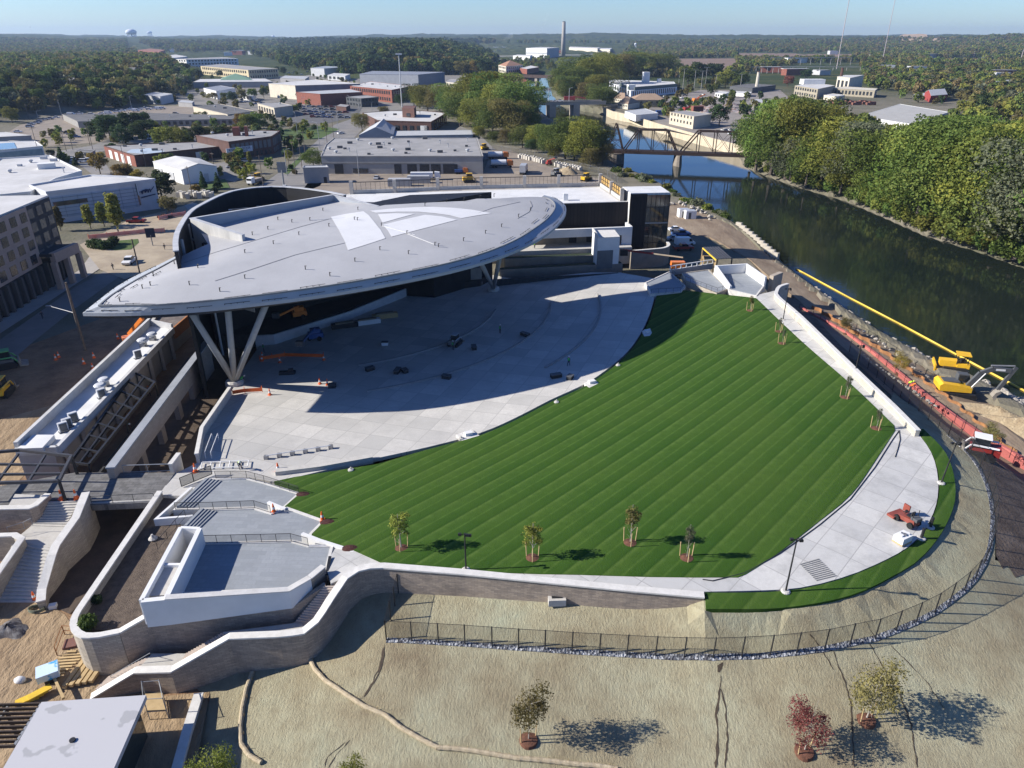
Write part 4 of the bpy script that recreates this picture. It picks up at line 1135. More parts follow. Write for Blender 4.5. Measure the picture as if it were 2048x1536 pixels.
def extr(prof,w0,w1=None,m=None,mi=0,y0=0):
 """side profile (x,z) pulled across the width"""
 m=m or MB();n=len(prof)
 A=sum(prof[i][0]*prof[(i+1)%n][1]-prof[(i+1)%n][0]*prof[i][1]for i in range(n))
 vs=[(x,y0-w0/2,z)for x,z in prof]+[(x,y0+w0/2,z)for x,z in prof]
 m.add(vs,[tuple(range(n)),tuple(range(n,2*n))[::-1]]+[(i,i+n,(i+1)%n+n,(i+1)%n)for i in range(n)],mi)
 return m
def wheels(t,xs,r,w,track):
 for x in xs:
  for s in(-1,1):
   MB().tube((x,s*(track/2-w/2),r),(x,s*(track/2+w/2),r),r,n=12).obj('wheel',TYRE,t)
def make_car(kind):
 t=thing({'car':'parked_car','suv':'parked_car','van':'parked_van','pickup':'pickup_truck'}[kind],'car','car' if kind in('car','suv')else('van' if kind=='van' else 'pickup'))
 if kind=='car':
  body=[(-2.25,.3),(2.25,.3),(2.3,.62),(1.9,.82),(1.0,.92),(-1.4,.95),(-2.2,.88),(-2.3,.6)]
  cab=[(-1.55,.93),(1.0,.90),(.35,1.38),(-.95,1.42)];roof=[(-.95,1.40),(.35,1.36),(.28,1.44),(-.88,1.47)];L,W,r=4.5,1.8,.33
 elif kind=='suv':
  body=[(-2.3,.38),(2.3,.38),(2.35,.85),(1.9,1.0),(1.1,1.08),(-2.25,1.1),(-2.35,.7)]
  cab=[(-2.15,1.08),(1.15,1.06),(.55,1.66),(-1.9,1.70)];roof=[(-1.9,1.68),(.55,1.64),(.48,1.74),(-1.85,1.79)];L,W,r=4.6,1.9,.38
 elif kind=='van':
  body=[(-2.75,.4),(2.7,.4),(2.75,.95),(2.0,1.2),(1.3,2.2),(-2.7,2.3),(-2.78,.9)]
  cab=[(.9,1.22),(1.95,1.2),(1.36,2.02),(.9,2.04)];roof=None;L,W,r=5.5,2.0,.38
 else:
  body=[(-2.8,.5),(2.7,.5),(2.75,.95),(2.4,1.12),(1.3,1.18),(-2.75,1.15),(-2.8,.8)]
  cab=[(-.9,1.16),(1.3,1.16),(.75,1.78),(-.75,1.82)];roof=[(-.75,1.80),(.75,1.76),(.68,1.86),(-.7,1.9)];L,W,r=5.6,2.0,.42
 extr(body,W).obj('body',PAINT['white'],t)
 extr(cab,W*.86 if roof else W*1.01).obj('windows',CARGLASS,t)
 if roof:extr(roof,W*.80).obj('roof',PAINT['white'],t)
 if kind=='pickup':MB().box((-1.85,0,1.16),(1.7,1.6,.06)).obj('cargo_bed',DARKM,t)
 wheels(t,(-L*.31,L*.31),r,.22,W-.16)
 for s in(-1,1):MB().box((L/2-.02,s*W*.33,.78 if kind!='car' else .66),(.12,.32,.14)).obj('headlight',CHROME,t)
 return proto(t)
CARS={k_:make_car(k_)for k_ in('car','suv','van','pickup')}
def car(kind,px,py,rz,colr,label,group=None,z=-2,p=None):
 p=p or P(px,py,z)
 return dup(CARS[kind],p,rz,1,label,group,{'body':PAINT[colr],'roof':PAINT[colr]})
def upole(px,py,top,label,arms=1,rz=.3,wood=True,group='utility poles along the streets',z=-2,r=.16):
 b=P(px,py,z);h=zup(b,top)-z
 t=thing('utility_pole' if wood else 'street_lamp',label,'utility pole' if wood else 'street lamp',tuple(b),group)
 mt=M('pole_wood',(.20,.16,.125),(.13,.105,.085),2)if wood else M('lamp_pole_grey',(.38,.385,.39),rough=.5)
 MB().tube(b,b+Vector((0,0,h)),r,r*.65,7).obj('pole',mt,t)
 d=Vector((math.cos(rz),math.sin(rz),0))
 if wood:
  for i in range(arms):MB().bar(b+Vector((0,0,h-.5-i*.9))-d*1.2,b+Vector((0,0,h-.5-i*.9))+d*1.2,.12,.14).obj('crossarm',mt,t)
 else:
  MB().tube(b+Vector((0,0,h-.1)),b+Vector((0,0,h+.3))+d*2.4,.07,.05,6).obj('arm',mt,t)
  MB().box(b+Vector((0,0,h+.28))+d*2.6,(.8,.3,.14),rz).obj('lamp_head',mt,t)
 return t
CN=thing('traffic_cone','orange traffic cone','traffic cone')
ORG=M('cone_orange',(.85,.16,.03),(.75,.13,.03),1,rough=.5)
MB().box((0,0,.03),(.5,.5,.06)).obj('base',ORG,CN);MB().lathe([(.2,.06),(.06,.95),(.04,1.0)],n=10).obj('cone',ORG,CN);MB().lathe([(.155,.38),(.115,.62)],n=10).obj('band',WHITE,CN)
proto(CN)
def cone(p,label,s=1,group=None):return dup(CN,p,rnd.uniform(0,3),s,label,group)
def zh(px,py,z,top):return zup(P(px,py,z),top)
slabthing('terrace','east grey terrace nearest the bowl, in the roof shadow',[(1291,566),(1339,544),(1370,573),(1361,584),(1302,588)],2.7,PAVER,group='paved terraces east of the lawn')
slabthing('terrace','middle east grey terrace with stepped pale edge, in the sun',[(1365,547),(1417,540),(1456,578),(1433,587),(1372,562)],3.1,PAVER,group='paved terraces east of the lawn',emat=STONEP)
slabthing('terrace','outer east grey terrace enclosed by white walls',[(1428,546),(1491,545),(1528,571),(1512,592),(1460,580)],3.4,PAVER,group='paved terraces east of the lawn')
ew=[P(a,b,3.4)for a,b in((1461,577),(1430,548),(1491,545),(1529,572))]
walled('terrace_parapet','white walls on three sides of the outer east terrace',[p[:2]for p in ew],2.0,[3.9,5.3,5.4,5.4],.4,WHITE,cop=False)
railing('railing','thin dark railing along front of middle east terrace',[P(a,b,3.2)for a,b in((1370,562),(1434,586),(1455,578))],group='east terrace railings',infill=False)
railing('railing','thin dark railing along shaded terrace nearest the bowl',[P(a,b,2.8)for a,b in((1302,588),(1361,585),(1370,574),(1340,545))],group='east terrace railings',infill=False)
railing('railing','thin dark railing on the outer east terrace',[P(a,b,3.5)for a,b in((1438,550),(1468,572))],group='east terrace railings',infill=False)
lp=[P(1340,541,3.4),P(1425,528,3.4)]
lad=thing('guard_frame','white framed guard wall between dark terrace and white walls','guard rail',tuple(lp[0]))
MB().wall([p[:2]for p in lp],2.2,3.5,.2).obj('infill',M('grey_infill',(.33,.34,.35)),lad)
fr=MB()
for z in(3.5,4.4):fr.bar(Vector((lp[0].x,lp[0].y,z)),Vector((lp[1].x,lp[1].y,z)),.2,.18)
for i in range(9):c=lp[0].lerp(lp[1],i/8);fr.bar(Vector((c.x,c.y,3.4)),Vector((c.x,c.y,4.4)),.18,.18)
fr.obj('frame',WHITE,lad)
pg=[P(a,b,5.6)for a,b in((1406,495),(1438,494),(1464,517),(1433,519))]
PGL=thing('shelter','corrugated dark roofed shelter on yellow posts behind white terrace','shelter',tuple(P(1433,540,2.5)))
m=MB()
for i in range(12):
 a,b=pg[0].lerp(pg[1],i/12),pg[0].lerp(pg[1],(i+.8)/12);c,d=pg[3].lerp(pg[2],i/12),pg[3].lerp(pg[2],(i+.8)/12)
 m.prism([p[:2]for p in(a,b,d,c)],5.6,5.75 if i%2 else 5.7)
m.obj('roof',M('charcoal_paint',(.055,.055,.06)),PGL)
YEL=M('yellow_steel',(.75,.50,.05));TIM=M('raw_timber',(.52,.38,.20),(.42,.30,.15),2)
for p in(pg[0],pg[3]):MB().bar(Vector((p.x,p.y,5.55)),Vector((p.x,p.y,-2)),.25,.25).obj('post',TIM,PGL)
for p in(pg[1],pg[2]):MB().bar(Vector((p.x,p.y,5.55)),Vector((p.x,p.y,-2)),.25,.25).obj('post',DARKM,PGL)
MB().bar(pg[0]-Vector((0,0,.15)),pg[3]-Vector((0,0,.15)),.25,.3).obj('beam',YEL,PGL)
roof_t=thing('timber_formwork','pale timber formwork frame beside the dark shelter','frame',tuple(P(1410,520,3)))
m=MB();tp=[P(a,b,3.6)for a,b in((1406,512),(1428,512),(1432,522),(1408,524))]
for i in range(4):
 m.bar(tp[i],tp[(i+1)%4],.25,.25)
 m.bar(tp[i]-Vector((0,0,1.4)),tp[(i+1)%4]-Vector((0,0,1.4)),.25,.25)
m.obj('frame',TIM,roof_t)
for p in tp:MB().bar(p,Vector((p.x,p.y,-2)),.25,.25).obj('post',TIM,roof_t)
lw,lz_=pz([(1576,568,4.5),(1560,573,4.5),(1553,583,4.5),(1556,594,4.6),(1600,632,5.2),(1700,729,6.1),(1790,815,6.4),(1836,862,6.4)])
lw,lz_=resz(lw,lz_,1.0)
WST=MBRICK('white_ledge_stone',(.56,.52,.44),(.42,.385,.32),(.22,.2,.17),.8,.3,.015,uv=True,bump=.5,dirt=(.42,.39,.33),dsc=.6,bd=.04)
LW2=thing('retaining_wall','long straight pale stone wall along east walk with coping','wall',(*lw[5],3))
MB().wall(lw,-2.6,lz_,.5).obj('wall_body',WST,LW2)
MB().wall(lw,[z+.004 for z in lz_],[z+.15 for z in lz_],.66).obj('coping',COPING,LW2)
bed=[tuple(PH(a,b,HS)[:2])for a,b in((1562,598),(1610,645),(1700,733),(1790,820),(1832,861),(1824,862),(1780,822),(1690,737),(1600,650),(1555,604))]
sheet('planting_bed',bed,hs,1.2,M('bed_soil',(.22,.17,.11),(.12,.09,.06),1,bump=.8,bsc=5),lift=.10,skirt=.2)
for i in range(26):
 t_=(i+.5)/26
 a,b=1560+t_*266,600+t_*258
 p=PH(a+rnd.uniform(-3,3),b+rnd.uniform(-3,3),HS)
 dup(BUSH[i%2],p+Vector((0,0,.1)),rnd.uniform(0,6),rnd.uniform(.5,.8),'small dry shrub in the planting bed along pale east wall','shrubs along the pale east wall',{'bush':LEAFOL if i%3 else LEAFY})
q_=[P(a,b,3.6)for a,b in((1541,566),(1560,558))]
T(MB().wall([p[:2]for p in q_],-2,5.2,.9).obj('pier_wall',M('tan_concrete',(.42,.36,.29),(.36,.31,.25),1)),'thick tan wall end where east terraces meet the walk','wall')
def fence(name,label,px,hf,h,pmat,mesh,sp=None,group=None,z=None,r=.06,top=True):
 pts=[PH(a,b,hf)if hf else P(a,b,z)for a,b in px]
 t=thing(name,label,'fence',tuple(pts[0]),group)
 w_=MB()
 for a,b in zip(pts,pts[1:]):
  u=Vector((0,0,h));w_.add([a+u*.02,b+u*.02,b+u*.98,a+u*.98],[(0,1,2,3)])
 w_.obj('mesh_panel',mesh,t,recalc=False)
 if top:
  MB().path([p+Vector((0,0,h*.98))for p in pts],.022,4).obj('top_wire',pmat,t)
 for a,b in zip(pts,pts[1:]):
  n=max(1,round((b-a).length/sp))if sp else 1
  for i in range(n+(b is pts[-1])):
   c=a.lerp(b,i/n);MB().tube(c-Vector((0,0,.2)),c+Vector((0,0,h)),r,n=6).obj('post',pmat,t)
 return t
NEARF=[(773,1281),(824,1283),(877,1286),(930,1289),(984,1293),(1037,1297),(1090,1300),(1144,1304),(1199,1307),(1254,1310),(1311,1313),(1368,1315),(1426,1316),(1483,1314),(1540,1311),(1593,1306),(1649,1299),(1700,1288),(1750,1278),(1792,1262),(1832,1245),(1869,1226),(1899,1205),(1928,1182),(1950,1158),(1968,1128),(1979,1098),(1984,1065),(1985,1032),(1981,1000),(1972,968),(1958,938),(1938,912),(1915,890),(1896,873)]
fence('slope_fence','dark chain link fence curving along foot of seeded slope on white gravel',NEARF,HB,2.35,DARKM,CHAIN)
fence('slope_fence','short dark fence return from slope fence up to stone wall',[(773,1281),(782,1241),(790,1212),(797,1186)],HB,2.35,DARKM,CHAIN)
fence('slope_fence','straight dark fence between dark soil and east wall',[(1896,873),(1876,856),(1856,840),(1837,823),(1817,808),(1800,795),(1785,781),(1768,768),(1753,754),(1735,738),(1717,722),(1698,705)],HB,2.35,DARKM,CHAIN)
k=NT('white_gravel');v=k.pos()
vo=k.new('ShaderNodeTexVoronoi');k.l(v,vo.inputs['Vector']);vo.inputs['Scale'].default_value=5
k.col(k.ramp(vo.outputs['Color'],[(.2,(.07,.07,.08)),(.5,(.18,.19,.205)),(.8,(.36,.37,.39))]));k.bump(vo.outputs['Distance'],1,.15);GRAV=k.fin(.9,.2)
ctr=[tuple(PH(a,b,HB)[:2])for a,b in NEARF]
L_=MB();L_.wall(ctr,0,1,.42)
gv=np.array(L_.v).reshape(-1,4,3)
ST(sheet('gravel_strip',[tuple(q[0][:2])for q in gv]+[tuple(q[3][:2])for q in gv[::-1]],hb,.7,GRAV,lift=.09,skirt=.1),'stuff')
STRAW=M('straw_sock',(.50,.42,.29),(.36,.29,.19),3,bump=.6,bsc=14,stretch=(1,1,2))
def wattle(px,label,group):
 for(a,b)in zip(px,px[1:]):
  p,q=PH(*a,HB),PH(*b,HB)
  up=Vector((0,0,.12));m=MB();n=6
  d=(q-p)
  for i in range(n):
   s0,s1=p+d*(i/n),p+d*((i+1.02)/n)
   for s in(s0,s1):s.z=HB(s.x,s.y)
   m.tube(s0+up,s1+up,.20+.012*math.sin(i*2.1),.20+.012*math.sin((i+1)*2.1),9)
  t=thing('straw_wattle',label,'straw wattle',tuple(p),group)
  m.obj('sock',STRAW,t)
  for f in(.5,):
   c=p+d*f;c.z=HB(c.x,c.y);MB().bar(c+Vector((.22,.1,-.1)),c+Vector((.23,.12,.42)),.04,.04).obj('stake',TIM,t)
wattle([(612,1303),(630,1340),(650,1362),(690,1389),(728,1414),(771,1432),(802,1457),(838,1478),(875,1497),(910,1499),(950,1504),(992,1511),(1033,1518),(1072,1521),(1112,1525),(1150,1530),(1192,1533),(1235,1540)],'straw wattle in the long curved line across the seeded slope','straw wattles in the long line')
wattle([(505,1346),(493,1380),(485,1418),(481,1455),(483,1490),(499,1513),(523,1527)],'straw wattle in the short hooked line below the stone wall','straw wattles in the hooked line')
RILL=M('rill_earth',(.085,.062,.042),(.05,.038,.028),2,bump=.8)
def rill(px,w0,seed):
 rg=random.Random(seed);pts=[tuple(PH(a+rg.uniform(-1.5,1.5),b,HB)[:2])for a,b in densify(px,9,False)]
 A_,B_=[],[]
 for i,p in enumerate(pts):
  a=Vector(pts[max(0,i-1)]);b=Vector(pts[min(len(pts)-1,i+1)]);d=(b-a).normalized();nn=Vector((-d.y,d.x))
  ww=.62*w0*(.25+rg.random())*(.35 if i in(0,len(pts)-1)else 1)
  A_.append(tuple(Vector(p)+nn*ww*.5));B_.append(tuple(Vector(p)-nn*ww*.5))
 m=MB();n=len(pts)
 m.v=[(x,y,HB(x,y)+.03)for x,y in A_+B_];m.f=[[i,i+1,n+i+1,n+i]for i in range(n-1)];m.m=[0]*(n-1);m.uv=[None]*(n-1)
 ST(m.obj('erosion_rill',RILL))
rill([(1447,1326),(1438,1335),(1436,1345)],.9,1);rill([(1440,1352),(1441,1375),(1437,1395),(1432,1430),(1436,1470),(1431,1536)],.35,2);rill([(1442,1378),(1452,1420),(1455,1470),(1450,1536)],.22,3)
rill([(770,1290),(764,1330),(752,1356),(728,1395)],.3,4);rill([(766,1295),(756,1340),(742,1372)],.16,5);rill([(1665,1300),(1690,1365),(1702,1410),(1705,1470),(1708,1536)],.2,6)
rill([(1735,1280),(1770,1340),(1800,1390),(1822,1450),(1835,1536)],.22,7);rill([(1575,1215),(1610,1255),(1640,1295),(1668,1340)],.16,8);rill([(1700,1200),(1735,1250),(1750,1276)],.14,9);rill([(1780,1290),(1850,1360),(1890,1420)],.12,10)
rill([(700,1480),(672,1510),(655,1540)],.12,11);rill([(690,1485),(655,1515),(645,1545)],.12,12)
LEAFBR=leafmat('leaf_brown_olive',(.13,.11,.045),(.18,.15,.06),(.24,.19,.075))
MULR=M('red_mulch',(.17,.075,.045),(.10,.048,.032),3,bump=.8,bsc=10)
def sapling(px,py,top,label,src,mat,hf,wide=1.0,stakes=3,mulch=.7,group=None,ring=1.0):
 p=PH(px,py,hf);h=zup(p,top)-p.z
 o=dup(src,p,rnd.uniform(0,6),(h*wide,h*wide,h),label,group,{'crown':mat})
 for i in range(stakes):
  a=6.28*i/stakes+.5;q=p+Vector((math.cos(a)*.65*ring,math.sin(a)*.65*ring,0))
  s=MB().tube(q-Vector((0,0,.2)),q+Vector((math.cos(a)*.1,0,1.7*ring)),.05,n=5).obj('stake',TIM,None)
  adopt(s,o);s.matrix_parent_inverse=(Matrix.Translation(o.location)@Matrix.Rotation(o.rotation_euler.z,4,'Z')@Matrix.Diagonal((*o.scale,1))).inverted()
 r_=MB();n=16
 r_.lathe([(mulch,-.25),(mulch*.9,.10),(mulch*.4,.2),(.02,.22)],p+Vector((0,0,.02)),n)
 mr_=r_.obj('mulch_ring',MULR,None);adopt(mr_,o);mr_.matrix_parent_inverse=(Matrix.Translation(o.location)@Matrix.Rotation(o.rotation_euler.z,4,'Z')@Matrix.Diagonal((*o.scale,1))).inverted()
 return o
gl='staked young trees on the lawn'
sapling(803,1098,1020,'leafy olive young tree at left end of the lawn, nearest the stone wall bend',SAPL[0],LEAFY,HS,1.5,group=gl)
sapling(1065,1117,1042,'olive young tree with several pale stems near front edge of lawn',SAPL[1],LEAFY,HS,1.4,group=gl)
sapling(1260,1087,1003,'slim tall young tree with pale trunk standing farthest into the lawn',SAPL[2],LEAFOL,HS,1.0,group=gl)
sapling(1373,1117,1043,'nearly bare greyish young tree near right front corner of lawn',SAPL[2],LEAFS,HS,.7,group=gl)
ge='staked young trees along the east walk'
sapling(1500,622,588,'thin young tree at far top corner of lawn by the east terraces',SAPL[2],LEAFOL,HS,.9,group=ge)
sapling(1558,664,632,'almost bare young tree, upper of the pair beside the east walk',SAPL[2],LEAFS,HS,.7,group=ge)
sapling(1564,688,655,'almost bare young tree, lower of the pair beside the east walk',SAPL[2],LEAFS,HS,.6,group=ge)
sapling(1690,796,745,'bare young tree with white trunk midway along the east walk',SAPL[2],LEAFS,HS,.7,group=ge)
sapling(1752,858,812,'bare young tree with white trunk at the right tip of the lawn',SAPL[2],LEAFS,HS,.7,group=ge)
gs_='young trees on the seeded slope'
sapling(1057,1480,1372,'olive green young tree on seeded slope above the long wattle line',WIDE,LEAFOL,HB,.72,2,.8,gs_)
sapling(1608,1503,1418,'red leaved young tree low on the seeded slope',WIDE,LEAFR,HB,1.0,2,.8,gs_)
sapling(1732,1438,1335,'broad brownish olive young tree at right on the seeded slope',WIDE,LEAFBR,HB,1.08,2,.8,gs_)
sapling(438,1600,1493,'yellow green young tree cut by the lower edge of the picture, left one',WIDE,LEAFY,HB,.8,2,1.0,gs_)
sapling(718,1600,1508,'yellow green young tree cut by the lower edge, between the wattle lines',WIDE,LEAFY,HB,.7,2,1.0,gs_)
sapling(1690,668,632,'small olive tree in dark soil behind the pale east wall',WIDE,LEAFOL,HB,1.1,0,.5)
sapling(1797,747,706,'brownish shrubby tree beside the red strip',WIDE,LEAFO,HB,1.2,0,.5)
sapling(1975,895,850,'olive shrubby tree beside the white and red loader',WIDE,LEAFOL,HB,1.25,0,.5)
def walklamp(px,py,top,label,heads=True,hf=HS,bend=0.0):
 p=PH(px,py,hf);h=zup(p,top)-p.z
 t=thing('walk_lamp',label,'lamp post',tuple(p),'slim dark lamp posts round the lawn')
 MB().lathe([(.42,-.3),(.42,.12),(.3,.2)],p,12).obj('footing',CONC,t)
 MB().tube(p,p+Vector((bend,0,h)),.085,.06,7).obj('pole',DARKM,t)
 for i,(dx,dy,dz)in enumerate(((-.45,0,-.15),(.45,.1,-.35),(.2,-.3,0))):
  c=p+Vector((bend+dx,dy,h+dz));m=MB();m.bar(p+Vector((bend,0,h+dz)),c,.05,.05);m.box(c,(.3,.22,.22));m.obj('lamp_head',DARKM,t)
 return t
walklamp(932,1141,1066,'dark lamp post on the front walk above the stone wall')
walklamp(1571,1184,1076,'tall dark lamp post in turf strip at lower end of the broad walk')
walklamp(1882,967,884,'tall dark lamp post in turf strip on the right of the broad walk',bend=.3)
walklamp(1566,640,576,'dark lamp post at top of planting bed by the pale wall')
walklamp(1708,753,690,'dark lamp post halfway down planting bed by the pale wall')
for px,py,lab in((1860,1056,'short dark post lamp on pale footing, upper of two in turf strip'),(1842,1078,'short dark post lamp on pale footing, lower of two in turf strip')):
 p=PH(px,py,HS);t=thing('bollard_lamp',lab,'bollard',tuple(p));MB().lathe([(.42,-.3),(.42,.14),(.3,.2)],p,12).obj('footing',CONC,t);MB().tube(p,p+Vector((0,0,1.3)),.14,n=8).obj('post',DARKM,t)
for px,py,lab in((1113,806,'small pale cap in turf beside shaded bowl edge'),(922,879,'small pale cap in turf beside the square slab'),(702,942,'small pale cap in turf near left end of the bowl edge'),(1236,732,'small pale cap in turf inside the roof shadow')):
 p=PH(px,py,HS);T(MB().lathe([(.38,0),(.36,.25),(.1,.3),(.08,.55)],p,10).obj('turf_cap',CONC),lab,'cap')
for px,lab in(([(912,873),(942,862),(962,874),(930,886)],'square concrete pad with white hatch let into the lawn edge'),([(1168,769),(1187,760),(1200,769),(1180,778)],'small concrete pad with white frame at lawn edge by the shadow'),([(1284,664),(1300,658),(1306,672),(1288,674)],'shaded concrete pad at upper lawn edge')):
 w_=[PH(a,b,HS)for a,b in px];c=sum(w_,Vector())/4
 t=thing('edge_pad',lab,'concrete pad',tuple(c));MB().prism([p[:2]for p in w_],c.z-.5,c.z+.16).obj('pad',COPING,t)
 MB().box(c+Vector((0,.3,.35)),(1.0,.7,.4),.4).obj('hatch',WHITE,t)
walled('bowl_kerb','low pale kerb wall at near left edge of the bowl slabs',[tuple(PH(a,b,HS)[:2])for a,b in((552,948),(640,937),(745,918))],lambda x,y:HS(x,y)-.4,lambda x,y:HS(x,y)+.55,.9,CONC,cop=False)
walled('side_wall','white topped low wall along left side of the bowl',[tuple(PH(a,b,HS)[:2])for a,b in((462,790),(407,872),(397,926))],-2.3,lambda x,y:HS(x,y)+1.25,.35,CONC)
walled('gate_wall','short pale wall end standing by the footbridge and orange barrier',[tuple(P(a,b,2)[:2])for a,b in((344,945),(361,922))],-1.8,3.1,.4,CONC)
cx,cy=-36.0,140.0
for r_,a0,a1,lab in((33,-72,-8,'innermost low curved riser across shaded bowl'),(44,-72,-2,'middle low curved riser across shaded bowl'),(54,-40,2,'outer low curved riser at right of shaded bowl')):
 pts=[(cx+r_*math.cos(R(a)),cy+r_*math.sin(R(a)))for a in np.linspace(a0,a1,40)]
 T(MB().wall(pts,lambda x,y:HS(x,y)-.3,lambda x,y:HS(x,y)+.28,.35).obj('seating_riser',M('riser_concrete',(.33,.32,.305),(.28,.27,.26),1)),lab,'riser')
YM=M('machine_yellow',(.80,.47,.03),(.70,.40,.03),1,rough=.45);GM=M('machine_grey',(.10,.105,.11),(.08,.085,.09),1,rough=.5);STEELB=M('worn_bucket_steel',(.30,.28,.24),(.22,.19,.16),2)
def excavator():
 t=thing('excavator','large yellow excavator with dark grey arm digging beside the river','excavator',(0,0,0))
 for s in(-1,1):
  MB().add(*(lambda m:(m.v,m.f))(extr([(-2.1,.15),(-1.7,0),(1.7,0),(2.1,.15),(2.2,.5),(1.9,.9),(-1.9,.9),(-2.2,.5)],.6,y0=s*1.35))).obj('track',DARKM,t)
 MB().box((0,0,.75),(2.2,2.2,.5)).obj('undercarriage',GM,t)
 extr([(-2.9,1.1),(1.3,1.1),(1.3,1.75),(-.3,2.05),(-2.6,2.25),(-3.0,1.9)],2.8).obj('body',YM,t)
 MB().box((-1.2,.3,2.2),(2.2,1.5,.18)).obj('engine_cover',GM,t)
 c=thing('x','x','x');bpy.data.objects.remove(c)
 cab=extr([(-.3,1.75),(1.35,1.75),(1.45,2.3),(1.15,3.15),(-.25,3.2)],1.05,y0=.85).obj('cab',GM,t)
 extr([(-.15,2.1),(1.46,2.1),(1.47,2.3),(1.17,3.0),(-.1,3.02)],1.09,y0=.85).obj('cab_glass',CARGLASS,cab)
 bp=[(1.0,1.7),(2.2,3.9),(3.6,4.7),(5.9,4.6)]
 m=MB()
 for(a,b),(c_,d)in zip(bp,bp[1:]):m.bar((a,-.25,b),(c_,-.25,d),.42,.62)
 m.obj('boom',GM,t)
 MB().bar((6.4,-.25,5.2),(5.0,-.25,1.5),.36,.5).obj('stick',GM,t)
 MB().tube((3.2,-.25,5.15),(6.2,-.25,5.35),.12,n=7).obj('hydraulic_ram',CHROME,t)
 for s in(-1,1):MB().tube((1.4,-.25+.33*s,1.6),(2.7,-.25+.33*s,4.0),.10,n=7).obj('hydraulic_ram',CHROME,t)
 extr([(5.1,1.6),(4.6,1.3),(4.3,.6),(4.6,.0),(5.5,.1),(5.6,.35),(4.95,.4),(4.8,.75),(5.3,1.3)],1.5,y0=-.25).obj('bucket',STEELB,t)
 MB().box((4.5,-.475,4.65),(1.2,.03,.28)).obj('white_lettering_band',WHITE,t)
 return t
ex=excavator();place(ex,P(1912,790,-2.6),R(-12),1.12)
dz_=thing('bulldozer','yellow bulldozer parked behind the excavator by the river','bulldozer',(0,0,0))
for s in(-1,1):extr([(-1.7,.1),(1.5,0),(1.9,.4),(1.4,.9),(-1.4,1.0),(-1.9,.5)],.5,y0=s*.95).obj('track',DARKM,dz_)
extr([(-.2,.8),(2.0,.8),(2.05,1.7),(-.2,1.8)],1.2).obj('engine_hood',YM,dz_)
extr([(-1.8,.9),(-.2,.9),(-.2,1.5),(-1.8,1.5)],1.6).obj('body',YM,dz_)
for x in(-1.5,-.1):
 for s in(-.7,.7):MB().bar((x,s,1.4),(x,s,2.8),.1,.1).obj('post',DARKM,dz_)
MB().box((-.8,0,2.85),(1.8,1.7,.12)).obj('canopy_roof',YM,dz_)
MB().box((-.9,0,1.8),(.6,.7,.6)).obj('seat',DARKM,dz_)
MB().box((2.6,0,.7),(.2,2.9,1.1)).obj('blade',YM,dz_)
for s in(-1,1):MB().bar((.3,s*1.3,.5),(2.5,s*1.3,.5),.16,.22).obj('push_arm',YM,dz_)
place(dz_,P(1905,742,-2.8),R(158),1.2)
def loader(name,label,loc,rz,cab_c,side_c,sc=1):
 t=thing(name,label,'loader',(0,0,0))
 for s in(-1,1):extr([(-1.2,.05),(1.0,.0),(1.3,.35),(.9,.75),(-.9,.8),(-1.3,.4)],.4,y0=s*.75).obj('track',DARKM,t)
 extr([(-1.5,.5),(.9,.5),(.9,1.0),(-.4,1.15),(-1.5,1.3)],1.3).obj('body',side_c,t)
 extr([(-.6,1.0),(.8,1.0),(.7,2.0),(-.5,2.05)],1.0).obj('cab_glass',CARGLASS,t)
 MB().box((.1,0,2.09),(1.4,1.1,.12)).obj('cab_roof',cab_c,t)
 for s in(-1,1):MB().path([(-1.3,s*.75,1.4),(.9,s*.75,1.35),(1.5,s*.75,.5)],.09,5).obj('lift_arm',cab_c,t)
 extr([(1.4,.1),(2.2,.05),(2.3,.15),(1.6,.3),(1.5,.9),(1.35,.9)],1.9).obj('bucket',STEELB,t)
 return place(t,loc,rz,sc)
loader('track_loader','white and red compact track loader on the dark soil',PH(1957,912,HB),R(150),PAINT['white'],PAINT['red'],1.35)
mo=thing('ride_on_mower','red ride-on mower with folded wing deck parked on the broad walk','mower',(0,0,0))
MRED=M('mower_red',(.27,.07,.05),(.20,.055,.04),1,rough=.5)
extr([(-1.1,.35),(.9,.35),(1.0,.6),(.2,.8),(-1.0,.95)],.9).obj('chassis',MRED,mo)
MB().box((1.2,0,.3),(.8,1.9,.25)).obj('cutting_deck',MRED,mo)
MB().box((-.2,0,1.0),(.5,.5,.12)).box((-.45,0,1.3),(.12,.5,.55)).obj('seat',DARKM,mo)
MB().tube((.4,0,.8),(.25,0,1.25),.03).tube((.25,0,1.25),(.24,0,1.29),.19,n=10).obj('steering_wheel',DARKM,mo)
MB().box((1.0,-1.1,.8),(.7,.15,.8),0).obj('folded_wing',MRED,mo)
MB().box((-.9,0,1.05),(.7,.8,.35)).obj('engine',GM,mo)
wheels(mo,(-.8,.75),.33,.25,1.1)
for s in(-.38,.38):MB().bar((-.75,s,.9),(-.75,s,1.9),.05,.05).obj('roll_bar',DARKM,mo)
place(mo,PH(1812,1046,HS)+Vector((0,0,.05)),R(115),1.0)
p=PH(1803,1084,HS)
pa=thing('wrapped_pallet','white wrapped pallet of goods on the broad walk near the mower','pallet',tuple(p))
MB().box(p+Vector((0,0,.14)),(1.5,1.1,.14),.5).obj('pallet',TIM,pa);MB().box(p+Vector((0,0,.55)),(1.45,1.05,.66),.5).obj('wrapped_load',WHITE,pa)
for i in range(3):MB().box(p+Vector((-.35+.35*i,.12*i-.1,.95)),(.32,.5,.16),.5+i*.4).obj('bag',WHITE if i!=1 else CHROME,pa)
gr=[PH(a,b,HS)for a,b in((1600,1130),(1638,1119),(1672,1152),(1632,1162))]
m=MB()
